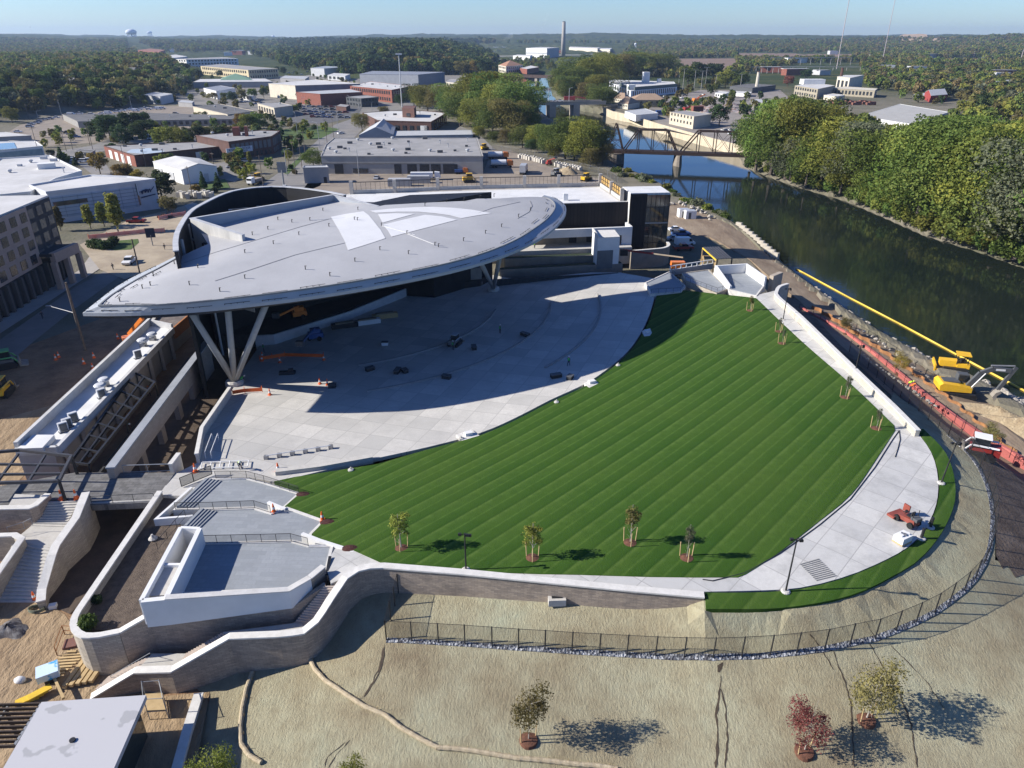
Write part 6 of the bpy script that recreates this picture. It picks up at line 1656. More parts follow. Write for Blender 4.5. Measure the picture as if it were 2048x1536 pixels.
far('road',[(365,450),(420,418),(520,372),(580,330),(625,290),(668,250),(720,232),(752,232),(722,262),(700,285),(668,330),(640,372),(560,405),(400,470)],ASPH,.06)
far('road',[(-80,790),(0,742),(60,690),(140,625),(230,560),(330,495),(380,460),(350,445),(250,520),(150,575),(0,680),(-100,720)],M('brownish_asphalt',(.25,.23,.205),(.19,.172,.15),.15),.06)  # brownish grey asphalt, mottled by noise
far('pavement',[(-80,722),(0,668),(150,570),(240,512),(330,455),(400,410),(385,405),(300,440),(200,485),(160,540),(0,640),(-90,690)],PAVE,.10)
far('site_dirt',[(160,490),(260,440),(370,412),(390,440),(355,500),(345,520),(250,560),(200,540)],M('tan_site_dirt',(.42,.35,.25),(.31,.25,.18),.2,bump=.5,bsc=2),.13)
far('lawn_patch',[(208,495),(240,482),(276,479),(278,486),(262,500),(230,502)],VERGE,.18,3)
far('road',[(0,330),(100,305),(180,292),(230,275),(330,268),(420,275),(425,285),(320,283),(240,290),(200,305),(230,360),(290,385),(330,400),(300,410),(230,385),(160,330),(100,325),(0,350)],ASPH,.05)
far('parking_lot',[(0,275),(40,250),(120,232),(320,212),(480,215),(540,225),(500,262),(330,285),(200,285),(120,290),(0,300)],LOT,.03)
far('parking_lot',[(575,245),(600,212),(660,204),(725,214),(715,232),(650,248)],ASPHD,.07)
far('parking_lot',[(420,330),(470,320),(500,340),(470,365),(415,350)],ASPH,.08)
far('yard',[(605,380),(640,335),(720,345),(965,348),(985,300),(1020,300),(1100,335),(1215,362),(1215,385),(620,392)],LOT,.06)
far('yard',[(850,260),(905,245),(960,270),(985,295),(1015,315),(960,320),(950,270)],ASPH,.05)
far('yard',[(1300,235),(1290,210),(1400,180),(1560,180),(1600,215),(1500,260),(1460,290),(1330,258)],M('scrap_yard_ground',(.30,.27,.235),(.20,.175,.155),.15),.05)
far('yard',[(330,190),(540,150),(720,150),(930,150),(960,175),(900,215),(760,225),(560,240),(470,215),(380,215)],M('works_ground',(.25,.23,.20),(.17,.16,.14),.06),.02)
far('yard',[(990,125),(1060,118),(1240,106),(1260,98),(950,98)],M('plant_ground',(.25,.235,.20),(.15,.155,.11),.02),.1,60)
far('verge',[(540,262),(640,252),(680,258),(640,278),(560,282)],VERGE,.09)
far('verge',[(405,372),(450,358),(460,376),(410,384)],VERGE,.12,3)
far('verge',[(470,345),(500,325),(512,330),(480,352)],VERGE,.12,3)
far('verge',[(565,345),(615,300),(622,303),(575,350)],VERGE,.12,3)
for q_ in([(1245,136),(1345,120),(1470,119),(1475,138),(1440,146),(1260,140)],[(1470,108),(1700,109),(1720,121),(1480,120)],[(1850,120),(1965,119),(1968,126),(1860,127)]):
 sheet('field',XY(q_,-2),lambda x,y:0*x+.9,60,M('ploughed_field',(.23,.155,.105),(.19,.13,.09),.01),0)
for q_ in([(1793,84),(1822,78),(1852,84),(1846,92),(1805,94)],[(1852,88),(1890,87),(1880,93),(1850,93)]):
 sheet('sand_scar',XY([(a,b+9)for a,b in q_],-2),lambda x,y:hg(x,y)+9,50,M('sand_scar',(.5,.36,.22),(.4,.28,.17),.02),0)
def mwall(n,c,v=.86):return M('wall_'+n,c,tuple(x*v for x in c),.25)
BRICKM=M('brick_red',(.26,.095,.065),(.19,.07,.05),.6);BRICKD=M('brick_dark',(.13,.07,.055),(.09,.05,.042),.6)
BEIGE=mwall('beige',(.55,.49,.38));CREAM=mwall('cream',(.62,.57,.46));GREYW=mwall('grey',(.36,.355,.35));BLUEG=mwall('bluegrey',(.30,.335,.38));WHITEW=mwall('white',(.74,.74,.72));SILV=mwall('silver',(.50,.51,.52))
RWHITE=M('roof_white',(.60,.59,.57),(.46,.45,.43),.08);RGREY=M('roof_grey',(.33,.32,.31),(.27,.265,.255),.15,lo=.4,hi=.6);RDARK=M('roof_dark',(.16,.155,.15),(.11,.108,.105),.15);RMET=M('roof_metal',(.44,.45,.46),(.38,.39,.40),.3);RGREEN=M('roof_green',(.16,.27,.19),(.13,.22,.16),.3);RTILE=M('roof_tile',(.40,.22,.13),(.32,.17,.10),.3);RBROWN=M('roof_brown',(.34,.24,.165),(.28,.2,.14),.4)
WINM=M('window_dark',(.03,.035,.042),(.05,.055,.06),.8,rough=.15,spec=.7);DOORM=M('dock_door',(.045,.045,.048),(.03,.03,.032),1)
FOOT=[]
def bld(name,label,px,zr,wall,roof,cat='building',par=.5,group=None,zb=-2.2):
 w_=[P(a,b,zr)for a,b in px];c=sum(w_,Vector())/len(w_);FOOT.append([tuple(p[:2])for p in w_])
 t=thing(name,label,cat,(c.x,c.y,-2),group)
 pl=[tuple(p[:2])for p in w_]
 MB().prism(pl,zb,zr-.25).obj('walls',wall,t)
 i_=[tuple(p.lerp(c,.012)[:2])for p in w_]
 MB().prism(i_,zr-.246,zr-.05).obj('roof',roof,t)
 if par:MB().wall(pl,zr-.24,zr+par*.4,.4,closed=True).obj('parapet',wall,t)
 return t,w_
def face(w_,i,f0,f1,z0,z1,mat,t,name,off=.12,th=.2):
 a,b=w_[i],w_[(i+1)%len(w_)];c=sum(w_,Vector())/len(w_)
 d=(b-a);d.z=0;nn=Vector((d.y,-d.x,0)).normalized()
 if nn.dot((a+b)/2-c)<0:nn=-nn
 p,q=a+d*f0+nn*off,a+d*f1+nn*off
 return MB().wall([p[:2],q[:2]],z0,z1,th).obj(name,mat,t)
def wins(w_,i,n,z0,z1,t,fill=.55,mat=None,f0=.03,f1=.97,name='window'):
 for k_ in range(n):
  a=f0+(f1-f0)*(k_+.5-fill/2)/n;b=f0+(f1-f0)*(k_+.5+fill/2)/n
  face(w_,i,a,b,z0,z1,mat or WINM,t,name)
def gable(name,label,px,ze,zr,wall,roof,cat='building',along=0,group=None,over=.3):
 """px: 4 eave corners; ridge runs parallel to edge `along`"""
 w_=[P(a,b,ze)for a,b in px];c=sum(w_,Vector())/4;FOOT.append([tuple(p[:2])for p in w_])
 t=thing(name,label,cat,(c.x,c.y,-2),group)
 a,b,c_,d=[w_[(i+along)%4]for i in range(4)]
 e,f=(b+c_)/2,(d+a)/2
 r0,r1=Vector((f.x,f.y,zr)),Vector((e.x,e.y,zr))
 m=MB();lo=lambda p:(p.x,p.y,-2.2)
 m.add([a,b,c_,d,lo(a),lo(b),lo(c_),lo(d),r0,r1],[(0,4,5,1),(2,6,7,3),(1,5,6,2,9),(3,7,4,0,8),(4,7,6,5),(0,1,9,8),(2,3,8,9)]);m.obj('walls',wall,t)
 up=Vector((0,0,.06));th=Vector((0,0,.25));ov=lambda p,q:p+(p-q)*0.02
 m=MB()
 for p,q,s0,s1 in((a,b,r0,r1),(d,c_,r0,r1)):
  v_=[ov(p,s0)+up,ov(q,s1)+up,s1+up,s0+up]
  m.add(v_+[x+th for x in v_],[(0,1,2,3),(7,6,5,4),(0,4,5,1),(1,5,6,2),(2,6,7,3),(3,7,4,0)])
 m.obj('roof',roof,t)
 return t,w_
def vents(t,zr,px,mat=None):
 for i,(a,b)in enumerate(px):
  p=P(a,b,zr);k_=i%4
  m=MB()
  if k_==0:m.lathe([(.5,0),(.5,.5),(.9,.6),(.8,1.0),(.2,1.2)],p,8)
  elif k_==1:m.box(p+Vector((0,0,.5)),(2.4,1.2,1.0),.2)
  elif k_==2:m.tube(p,p+Vector((0,0,1.5)),.22,n=6).box(p+Vector((0,0,1.5)),(.8,.5,.3))
  else:m.box(p+Vector((0,0,.35)),(1.3,1.3,.7),.1)
  m.obj('roof_vent',mat or(RMET if k_ in(0,2)else RDARK),t)
z=zr_(800,348,312.5)
t,w_=bld('warehouse','wide grey warehouse with flat roof and dark loading docks behind the roof deck',[(642,312.5),(965.5,312.5),(954,276),(668,276.6),(652,290)],z,mwall('warm_grey',(.36,.345,.32)),RGREY,'warehouse')
for a,b in((667,684),(787,801),(813,832),(838,857),(861,880),(885,914)):face(w_,0,(a-642)/323,(b-642)/323,-2,2.0,DOORM,t,'dock_door')
face(w_,0,.19,.285,-1.5,.3,WINM,t,'window');face(w_,0,.0,.82,2.3,2.55,mwall('warm_grey_dark',(.25,.24,.225)),t,'wall_band')
vents(t,z,[(659,299),(680,296),(699,303),(690,298),(741,290),(757,289),(768,291),(779,288),(786,302),(816,300),(818,292),(817,284),(860,303),(880,305),(896,294),(933,293),(935,303),(760,296),(648,307),(738,309),(785,278),(850,278),(935,282),(812,307),(672,306),(700,287),(880,287),(910,302),(716,281)])
z=zr_(630,366,335)
t,w_=bld('shed','small grey block shed with dark door left of the loading yard',[(606,336),(656,335),(653,331),(607,332)],z,GREYW,RMET,'shed');face(w_,0,.78,.9,-2,.4,DOORM,t,'door')
z=zr_(760,282,271)
t,w_=gable('workshop','grey metal gabled workshop behind the wide grey warehouse',[(718,271),(786,270),(791,254),(746,250)],z,z+4,BLUEG,RMET,'workshop',1)
t,w_=bld('workshop_wing','long low blue-grey wing reaching right from the gabled workshop',[(770,272),(945,269),(942,260),(783,262)],z-.5,BLUEG,RMET,'workshop',.1)
z=zr_(800,262,240)
t,w_=bld('brick_depot','brown brick depot with stair tower and white garage door',[(755,241),(862,244),(893,226),(845,222),(780,222),(725,226)],z,BRICKD,RWHITE,'depot')
wins(w_,0,7,-1,2,t,.5);wins(w_,1,7,-1,3.5,t,.35);face(w_,0,.80,.92,-2,2.2,WHITEW,t,'garage_door')
q_=[P(a,b,z+5.5)for a,b in((804,216),(828,217),(832,212),(808,211))]
MB().prism([p[:2]for p in q_],-2,z+5.5).obj('tower',M('brick_brown',(.17,.09,.07),(.13,.07,.055),.6),t)
face(q_,0,.35,.65,1,3.4,WINM,t,'window');face(q_,0,.35,.65,5,7,WINM,t,'window')
vents(t,z,[(770,232),(790,230),(840,228),(870,230)])
z=zr_(365,366,338)
t,w_=gable('white_shed','white metal shed with shallow gable roof in front of the brick works',[(363,341),(433,333),(398,318),(306,324)],z,z+1.6,WHITEW,RWHITE,'shed',1)
face(w_,0,.6,.72,-2,1.2,SILV,t,'door');face(w_,3,.15,.3,-2,1.6,SILV,t,'door');face(w_,3,.55,.7,-2,1.6,SILV,t,'door')
z=zr_(270,333,310)
t,w_=bld('brick_works','long low red brick works with patched grey roof left of the street',[(269,311),(452,292),(440,282),(208,292)],z,BRICKD,RGREY,'works')
MB().prism([tuple(P(a,b,z+.01)[:2])for a,b in((252,305),(300,308),(330,303),(300,296),(262,299))],z-.05,z+.03).obj('roof_patch',M('blue_patch',(.42,.50,.58)),t)
face(w_,3,0,1,-2,z-.3,BRICKM,t,'end_wall',.05);wins(w_,3,4,-2,1.8,t,.5,WHITEW,.1,.9,'roller_door');face(w_,0,.64,.72,-2,1.6,WHITEW,t,'roller_door');face(w_,0,.82,.91,-2,2.0,DOORM,t,'open_door')
vents(t,z,[(283,304),(310,301),(325,305),(250,293),(282,292),(324,289),(385,296),(350,299)])
z2=zr_(480,318,282)
t2,w2=bld('brick_mill','two storey dark brick mill with white sign at the street corner',[(457,284),(543,273),(560,262),(520,261),(392,271)],z2,BRICKD,RGREY,'mill')
wins(w2,0,9,1.6,z2-1.2,t2,.7,M('pane_grey',(.16,.165,.17)));wins(w2,0,9,-1.4,.6,t2,.4);wins(w2,1,5,1.6,z2-1.2,t2,.6,M('pane_grey',(.16,.165,.17)));wins(w2,1,5,-1.5,.6,t2,.6,M('pane_grey',(.16,.165,.17)))
vents(t2,z2,[(455,272),(490,270),(505,268),(530,266),(425,268)]);
for a,b,h,s in((474,271,4,3.2),(494,272,4.5,1.5)):
 p=P(a,b,z2);MB().box(p+Vector((0,0,h/2)),(s,s,h),.2).obj('roof_block',BRICKM,t2)
sgn=face(w2,0,-.09,.50,.9,3.4,M('sign_pale',(.60,.64,.70)),t2,'sign_board',.35)
def text(body,par,p,d,up,size,mat,name='lettering',ext=.02):
 cu=bpy.data.curves.new(name,'FONT');cu.body=body;cu.size=size;cu.extrude=ext;cu.align_x='CENTER';cu.align_y='CENTER'
 o=bpy.data.objects.new('t',cu);COL.objects.link(o)
 dg=bpy.context.evaluated_depsgraph_get();me=bpy.data.meshes.new_from_object(o.evaluated_get(dg));bpy.data.objects.remove(o)
 me.materials.clear();me.materials.append(mat)
 n=d.cross(up)
 mt=Matrix((d,up,n)).transposed().to_4x4();mt.translation=p
 me.transform(mt)
 q=bpy.data.objects.new(name,me);COL.objects.link(q);adopt(q,par);return q
a,b=w2[0],w2[1];d=(b-a);d.z=0;L_=d.length;d.normalize();nn=Vector((d.y,-d.x,0))
NAVY=M('navy_letters',(.03,.035,.09))
text('KNICKERBOCKER',t2,a+d*(L_*.21)+nn*.50+Vector((0,0,2.55-a.z)),d,Vector((0,0,1)),1.5,NAVY)
text('BLDG',t2,a+d*(L_*.34)+nn*.50+Vector((0,0,1.5-a.z)),d,Vector((0,0,1)),.9,NAVY)
zt=zr_(320,418,361)
t,w_=bld('panel_building','white panelled building with dark logo at its corner left of the screen wall',[(93,386),(309,360),(255,355),(180,352),(60,372)],zt,mwall('panel',(.60,.61,.63)),RWHITE,'building',1.2)
PJ=M('panel_joint',(.22,.27,.33));PB=M('glazed_panel',(.40,.47,.54),(.36,.43,.50),.3,rough=.35)
zb_,zt_=-.4,zt-1.4
face(w_,0,.02,.80,zb_,zt_,PB,t,'glazed_panel',.08)
for k_ in range(6):zz_=zb_+(zt_-zb_)*(k_+.5)/6;face(w_,0,.02,.80,zz_,zz_+.14,PJ,t,'panel_joint',.22,.1)
for k_ in range(6):f=.12+.13*k_;face(w_,0,f,f+.003,zb_,zt_,PJ,t,'panel_joint',.23,.1)
face(w_,0,.03,.33,zt-4.2,zt-2.9,WINM,t,'window',.28);face(w_,0,.80,.815,0,zt-.5,WINM,t,'window',.2)
face(w_,0,.806,.81,zt*.45,zt-.4,WHITEW,t,'white_fin',.5,.9)
a,b=w_[0],w_[1];d=(b-a);d.z=0;L_=d.length;d.normalize();nn=Vector((d.y,-d.x,0));up=Vector((0,0,1))
c=a+d*(L_*.895)+nn*.35;c.z=zt-3.2
lg=MB()
def lq(pts):
 lg.add([c+d*x+up*y+nn*.0 for x,y in pts]+[c+d*x+up*y+nn*.12 for x,y in pts],[tuple(range(len(pts))),tuple(range(len(pts),2*len(pts)))[::-1]]+[(i,(i+1)%len(pts),len(pts)+(i+1)%len(pts),len(pts)+i)for i in range(len(pts))])
W_=L_*.155
for pts in([(-.5,-.02),(-.05,.25),(0,.18),(-.28,.0)],[(-.36,.05),(-.2,.2),(-.14,.2),(-.26,-.22),(-.34,-.22)],[(-.16,.1),(.02,.25),(.06,.15),(-.06,-.15),(-.14,-.1)],[(.06,.2),(.16,.22),(.14,-.15),(.04,-.15)],[(.18,.22),(.26,.24),(.28,-.12),(.2,-.14)],[(.3,.0),(.55,.42),(.5,.42),(.3,.1)],[(-.44,-.52),(.52,-.36),(.52,-.46),(-.42,-.66)]):
 lq([(x*W_,y*W_*.62)for x,y in pts])
lg.obj('logo',NAVY,t)
zq=zr_(160,395,345)
t,w_=bld('white_roofed_hall','low hall with broad white roof and rooftop boxes at left edge',[(112,358),(163,343),(100,312),(0,318),(-60,360),(-40,395),(60,385)],zq,WHITEW,RWHITE,'hall',1.0)
vents(t,zq,[(62,325),(108,322),(128,345),(40,332),(20,345),(88,318)],SILV)
p=P(62,336,zq);MB().box(p+Vector((6,0,.9)),(5.5,4,1.8),.5).obj('roof_unit',WHITEW,t)
zg=zr_(85,330,292)
t,w_=bld('glazed_hall','white winged hall with band of roof glazing at left edge',[(-60,306),(85,292),(70,282),(-40,284)],zg,WHITEW,RWHITE,'hall',.3)
face(w_,0,.2,.98,zg-4.5,zg-1,M('pale_glass',(.20,.27,.29),(.28,.36,.37),.5,rough=.1),t,'glass_band');
MB().prism([tuple(P(a,b,zg+.1)[:2])for a,b in((-20,300),(34,297),(28,285),(-25,288))],zg-.1,zg+.1).obj('roof_glass',M('roof_glass',(.18,.24,.30),rough=.1),t)
t,w_=bld('flat_hall','low flat white roof just behind the glazed hall at left edge',[(-40,276),(62,271),(10,264),(-60,266)],zr_(60,282,271),GREYW,RWHITE,'hall',.3)
B0=P(141,548,-2);zo=zup(B0,390)
c1=P(97,390,zo);c0=P(45.6,411,zo);d=(c0-c1).normalized()
c_l=c1+d*75;back=Vector((-d.y,d.x,0));back=back if back.x<0 else-back
OF=thing('office_block','tall brown office block with grid of windows and white roof at left','office',tuple(B0))
TANP=M('tan_panel',(.50,.36,.28),(.44,.315,.245),.5);CHAR=M('charcoal_panel',(.06,.058,.06),(.05,.048,.05),.5)
bk=[c1,c_l,c_l+back*36,c1+back*26]
MB().prism([p[:2]for p in bk],-2.2,zo-.4).obj('walls',CHAR,OF)
MB().prism([p[:2]for p in bk],zo-.396,zo).obj('roof',RWHITE,OF)
fr_n=Vector((back.x,back.y,0))*-1
Lt=(c_l-c1).length;dk=(c0-c1).length
H_=zo+2;sty=H_/6.3
def opx(u0,u1,z0,z1,mat,name,off,th):
 p,q=c1+d*u0+fr_n*off,c1+d*u1+fr_n*off;return MB().wall([p[:2],q[:2]],z0,z1,th).obj(name,mat,OF)
opx(dk,Lt,-2+sty*2.0,zo-.3,TANP,'tan_facade',.25,.5)
nwin=15;sp_=(Lt-dk)/nwin
for r in range(4):
 zl=-2+sty*(2.15+r)
 for i in range(nwin):
  u=dk+sp_*(i+.5)+(.0 if r%2 else .18*sp_)
  opx(u-sp_*.28,u+sp_*.28,zl+sty*.08,zl+sty*.75,WINM,'window',.53,.12)
WPALE=M('window_pale',(.22,.19,.15),(.10,.10,.11),.3,rough=.15,spec=.7,lo=.45,hi=.55)  # panes mottled pale tan and dark grey by noise
for r in range(4):
 for i in range(3):
  u=dk*(i+.5)/3;zl=-2+sty*(2.15+r);opx(u-dk*.10,u+dk*.10,zl+sty*.08,zl+sty*.75,WPALE,'window',.06,.12)
for i in range(26):
 u=1.5+i*(Lt-2)/26;opx(u,u+.7,-2,-2+sty*1.9,M('fin_panel',(.12,.11,.105)),'facade_fin',.5,.8)
pr=[P(a,b,5.0)for a,b in((130,506),(158,486))]
po=[c1+d*9+fr_n*5,c1-back.cross(Vector((0,0,1)))*0-d*7+fr_n*5]
PO=MB();a_,b_=c1+d*12+fr_n*3.2,c1+d*3+fr_n*4.5
for f in(0,.5,1):c=a_.lerp(b_,f);PO.box((c.x,c.y,1.1),(1.1,1.1,6.4),math.atan2(d.y,d.x))
PO.wall([a_[:2],b_[:2]],4.2,6.4,1.2);PO.obj('portal',TANP,OF)
MB().prism([p[:2]for p in(a_,b_,b_-fr_n*12,a_-fr_n*6)],5.6,6.2).obj('portal_roof',CHAR,OF)
text('OFFICE',OF,c1+d*0+fr_n*0+Vector((0,0,-30)),Vector((1,0,0)),Vector((0,0,1)),.1,CHAR)if False else None
opx(dk+sp_*4.2,dk+sp_*6.6,zo-1.6,zo-.9,M('pink_sign',(.55,.28,.42)),'sign_board',.56,.1)
def q4(name,label,px,yb,wall,roof,cat='building',par=.4,xb=None,win=None,vent=None):
 z=max(.8,zr_(xb or px[0][0],yb,px[0][1]));t,w_=bld(name,label,px,z,wall,roof,cat,par)
 if win:
  for(i,n,rows)in win:
   hh=(z+2)/rows
   for r in range(rows):wins(w_,i,n,-2+hh*(r+.28),-2+hh*(r+.78),t)
 if vent:vents(t,z,vent)
 return t,w_,z
q4('low_offices','very long low building with dark roof behind the row of dark trees',[(155,243),(475,238),(477,231),(300,226),(125,229)],256,M('wall_dim',(.30,.29,.27)),RDARK,'building',.3,win=[(0,24,1)],vent=[(200,236),(250,234),(340,234),(380,233),(420,235)])
q4('plain_block','plain pale grey block on the edge of the wooded hillside',[(281,190),(320,193),(345,188),(310,184)],206,SILV,RMET,'building',.3)
q4('long_shed','beige walled long shed with dark roof beside the vehicle park',[(386,213),(455,229),(508,222),(440,208)],226,BEIGE,RDARK,'shed',.3,xb=386,vent=[(430,214),(450,217),(470,221)])
q4('tan_block','tan two storey block with tall windows next to parked cars',[(515,207),(548,216),(585,211),(560,205)],225,BEIGE,RGREY,'building',.3,xb=515,win=[(0,6,1)],vent=[(560,208)])
t,w_,z=q4('white_roof_warehouse','large warehouse with white roof and beige end wall in middle distance',[(537,167),(590,171),(720,167),(630,159)],194,CREAM,RWHITE,'warehouse',.2,xb=537)
face(w_,1,0,1,-2,z-.4,mwall('slate',(.20,.21,.235)),t,'side_wall',.06)
q4('brick_annex','low red brick annex in front of the large white-roofed warehouse',[(592,184),(640,188),(725,184),(700,178)],207,BRICKM,RMET,'annex',.2,xb=592)
q4('brick_factory','long red brick factory with white roof and rows of windows',[(700,172),(783,180),(823,172),(740,163)],196,BRICKM,RWHITE,'factory',.3,xb=700,win=[(0,18,2),(1,8,2)],vent=[(730,168),(745,169),(760,171),(775,173),(790,174),(715,169)])
q4('black_shed','dark framed low building beside the brick factory',[(692,194),(722,197),(756,194),(730,190)],211,mwall('coal',(.09,.095,.10)),RGREY,'building',.2,xb=700,win=[(0,5,2),(1,5,2)])
t,w_,z=q4('metal_warehouse','big blue-grey metal warehouse below the dark wooded hill',[(719,148),(836,149),(889,144),(745,142)],170,SILV,mwall('slate_roof',(.24,.26,.30)),'warehouse',.1,xb=719)
face(w_,1,0,1,-2,z-.3,mwall('slate_blue',(.16,.185,.225)),t,'side_wall',.06)
q4('metal_shed','small grey metal shed left of the big blue-grey warehouse',[(621,136),(648,137),(690,134),(650,132)],152,SILV,BLUEG,'shed',.1)
t,w_,z=q4('green_roof_hall','low white hall with green hipped roof in middle distance',[(440,160),(505,160),(500,155),(445,155)],172,WHITEW,RGREEN,'hall',.1)
c=sum(w_,Vector())/4;MB().lathe([(1,0),(.05,1)],(0,0,0),4).obj('x',RGREEN,t)if False else None
m=MB();m.add([*w_,c+Vector((0,0,6))],[(0,1,4),(1,2,4),(2,3,4),(3,0,4)]);m.obj('hipped_roof',RGREEN,t)
q4('white_low_hall','wide low white roofed hall around the green roofed hall',[(386,164),(545,163),(530,157),(400,158)],176,GREYW,RWHITE,'hall',.1)
q4('white_front_hall','white walled low hall in front of green roofed hall',[(407,176),(432,182),(470,176),(440,171)],192,WHITEW,mwall('slate_roof',(.24,.26,.30)),'hall',.1,xb=407)
t,w_,z=q4('yellow_works','long yellowish works building with rows of windows near the wood',[(401,132),(496,140),(556,137),(440,128)],149,M('wall_yellowish',(.55,.47,.30),(.47,.4,.26),.1),RGREY,'works',.1,xb=401,win=[(0,22,2),(1,12,2)])
q4('pale_works','pale three storey works building behind the yellowish works',[(346,118),(372,119),(476,117),(440,114)],136,WHITEW,RGREY,'works',.1,xb=346,win=[(0,5,3),(1,16,3)])
q4('brick_school','red brick building among trees below the water tower',[(276,100),(318,104),(330,100),(300,97)],116,BRICKM,M('roof_reddish',(.30,.14,.10)),'building',.1,win=[(0,8,2)])
q4('white_store','white roofed store between brick school and pale works',[(318,113),(345,116),(375,113),(350,109)],122,SILV,RWHITE,'store',.1)
hl=[(68,163,168,'small white gabled house in the dark hillside trees, lowest one'),(85,122,127,'white house roof peeking from trees near upper hillside'),(180,133,138,'white gabled house high in the hillside trees, left of pair'),(197,134,139,'white gabled house high in the hillside trees, right of pair'),(150,168,176,'grey roofed house with white gable at edge of shaded hillside'),(268,145,150,'white house at right side of the wooded hillside'),(1322,132,137,'x'),(1398+355,152,158,'x')]
for i,(px,y0,yb,lab)in enumerate(hl[:6]):
 z=hg1(*P(px,yb,8)[:2])+3;c=P(px,yb,z);FOOT.append([(c.x-9,c.y-45),(c.x+9,c.y-45),(c.x+9,c.y+9),(c.x-9,c.y+9)]);s=6 if i!=4 else 8
 t=thing('house',lab,'house',tuple(c));a=.4+i*.5
 MB().box(c+Vector((0,0,1.6)),(s*1.3,s,6.6),a).obj('walls',WHITEW,t)
 m=MB();rt=Matrix.Rotation(a,3,'Z');v_=[c+rt@Vector(q)for q in((-s*.7,-s*.55,4.8),(s*.7,-s*.55,4.8),(s*.7,s*.55,4.8),(-s*.7,s*.55,4.8),(-s*.7,0,8.0),(s*.7,0,8.0))]
 m.add(v_,[(0,1,5,4),(2,3,4,5),(1,2,5),(3,0,4)]);m.obj('roof',RDARK if i!=2 else RMET,t)
def wtower(label,px,ytop,ybot,yb,wpx,spheroid=True):
 b=P(px+3,yb,-2);dist=b.y;t=thing('water_tower',label,'water tower',tuple(b));m_=F/(b.y*CP+(CH+2)*SP)
 r=wpx/2/m_;z0,z1=zup(b,ybot),zup(b,ytop);hh=z1-z0
 WT=M('tower_white_blue',(.66,.69,.74),(.58,.62,.68),.05)
 MB().lathe([(r*.45,0),(r*.9,hh*.15),(r,hh*.45),(r*.85,hh*.75),(r*.4,hh*.97),(.3,hh)],(b.x,b.y,z0),18).obj('tank',WT,t,smooth=True)
 for i in range(10):a=i*.628;MB().tube((b.x+r*.78*math.cos(a),b.y+r*.78*math.sin(a),-2),(b.x+r*.78*math.cos(a),b.y+r*.78*math.sin(a),z0+hh*.25),r*.06,n=6).obj('leg',WT,t)
 MB().tube((b.x,b.y,-2),(b.x,b.y,z0+.5),r*.15,n=8).obj('riser_pipe',WT,t)
wtower('large pale water tower on legs rising from trees at left',265,58,69,93,21)
wtower('smaller pale water tower on the skyline right of the large one',300,62.5,67,85,10)
wtower('tiny blue-white water tower above the wood at centre left',545,70.5,74,86,6)
wtower('small pale blue water tower on the plain right of power plant',1267,86,90,104,5)
def mast(name,label,px,yb,ytop,r,mat,cat='mast',head=None,z=None):
 b=P(px,yb,-2);h=zup(b,ytop)+2;t=thing(name,label,cat,tuple(b))
 MB().tube(b,b+Vector((0,0,h)),r,r*.7,7).obj('pole',mat,t)
 if head:MB().box(b+Vector((0,0,h)),head).obj('head',mat,t)
 else:MB().tube(b+Vector((0,0,h)),b+Vector((0,0,h+2)),r*.4,n=5).obj('tip',mat,t)
 return t
LATT=M('mast_grey',(.42,.38,.38),(.48,.40,.40),.05)
mast('stadium_mast','slim floodlight mast above the trees at far left',70,88,54,.45,LATT,'floodlight',(6,1.5,5))
mast('floodlight_mast','tall pale floodlight mast beside the brick depot',804,214,108,.45,M('mast_white',(.62,.63,.64)),'floodlight',(5,.8,1.2))
mast('radio_mast','thin radio mast running out of the top of the picture, left of two',1673,138,-40,.75,LATT,'mast')
mast('radio_mast','thin radio mast running out of the top of the picture, right of two',1764,126,-30,.75,LATT,'mast')
mast('flag_pole','white flagpole among the trees of the dark wooded hill',719,119,97,.4,M('mast_white',(.62,.63,.64)),'flagpole',(4,.2,3))
for px,yb,yt,lab in((1424,85,60,'faint thin mast on far horizon right of the plant'),(1499,84,70,'faint thin mast on far horizon above the fields'),(1946,118,104,'thin pylon in far plain at right, left of pair'),(2005,112,98,'thin pylon in far plain at right, right of pair'),(2040,125,100,'thin pylon at right edge of picture'),(964,92,72,'thin mast on the plain left of the power plant')):
 mast('far_mast',lab,px,yb,yt,.9,LATT)
CHIM=M('chimney_concrete',(.34,.32,.29),(.27,.255,.235),.02)
b=P(1126,112,-2);h=zup(b,44)+2;t=thing('power_chimney','very tall concrete chimney beside the white power plant','chimney',tuple(b));m_=b.y/F
MB().tube(b,b+Vector((0,0,h)),4.2*m_,3.0*m_,14).obj('stack',CHIM,t,smooth=True);MB().tube(b+Vector((0,0,h)),b+Vector((0,0,h+1.2*m_)),2.6*m_,n=12).obj('stack_rim',M('rim_dark',(.16,.15,.15)),t)
t,w_,z=q4('power_plant','white boxy power plant building left of tall chimney',[(1052,96),(1094,96.5),(1118,95),(1080,94)],116,WHITEW,RWHITE,'power plant',0,xb=1070)
face(w_,1,0,1,-2,z-.5,BLUEG,t,'side_wall',.3);face(w_,0,0,1,z*.45,z*.45+1.2,BLUEG,t,'wall_band',.6)
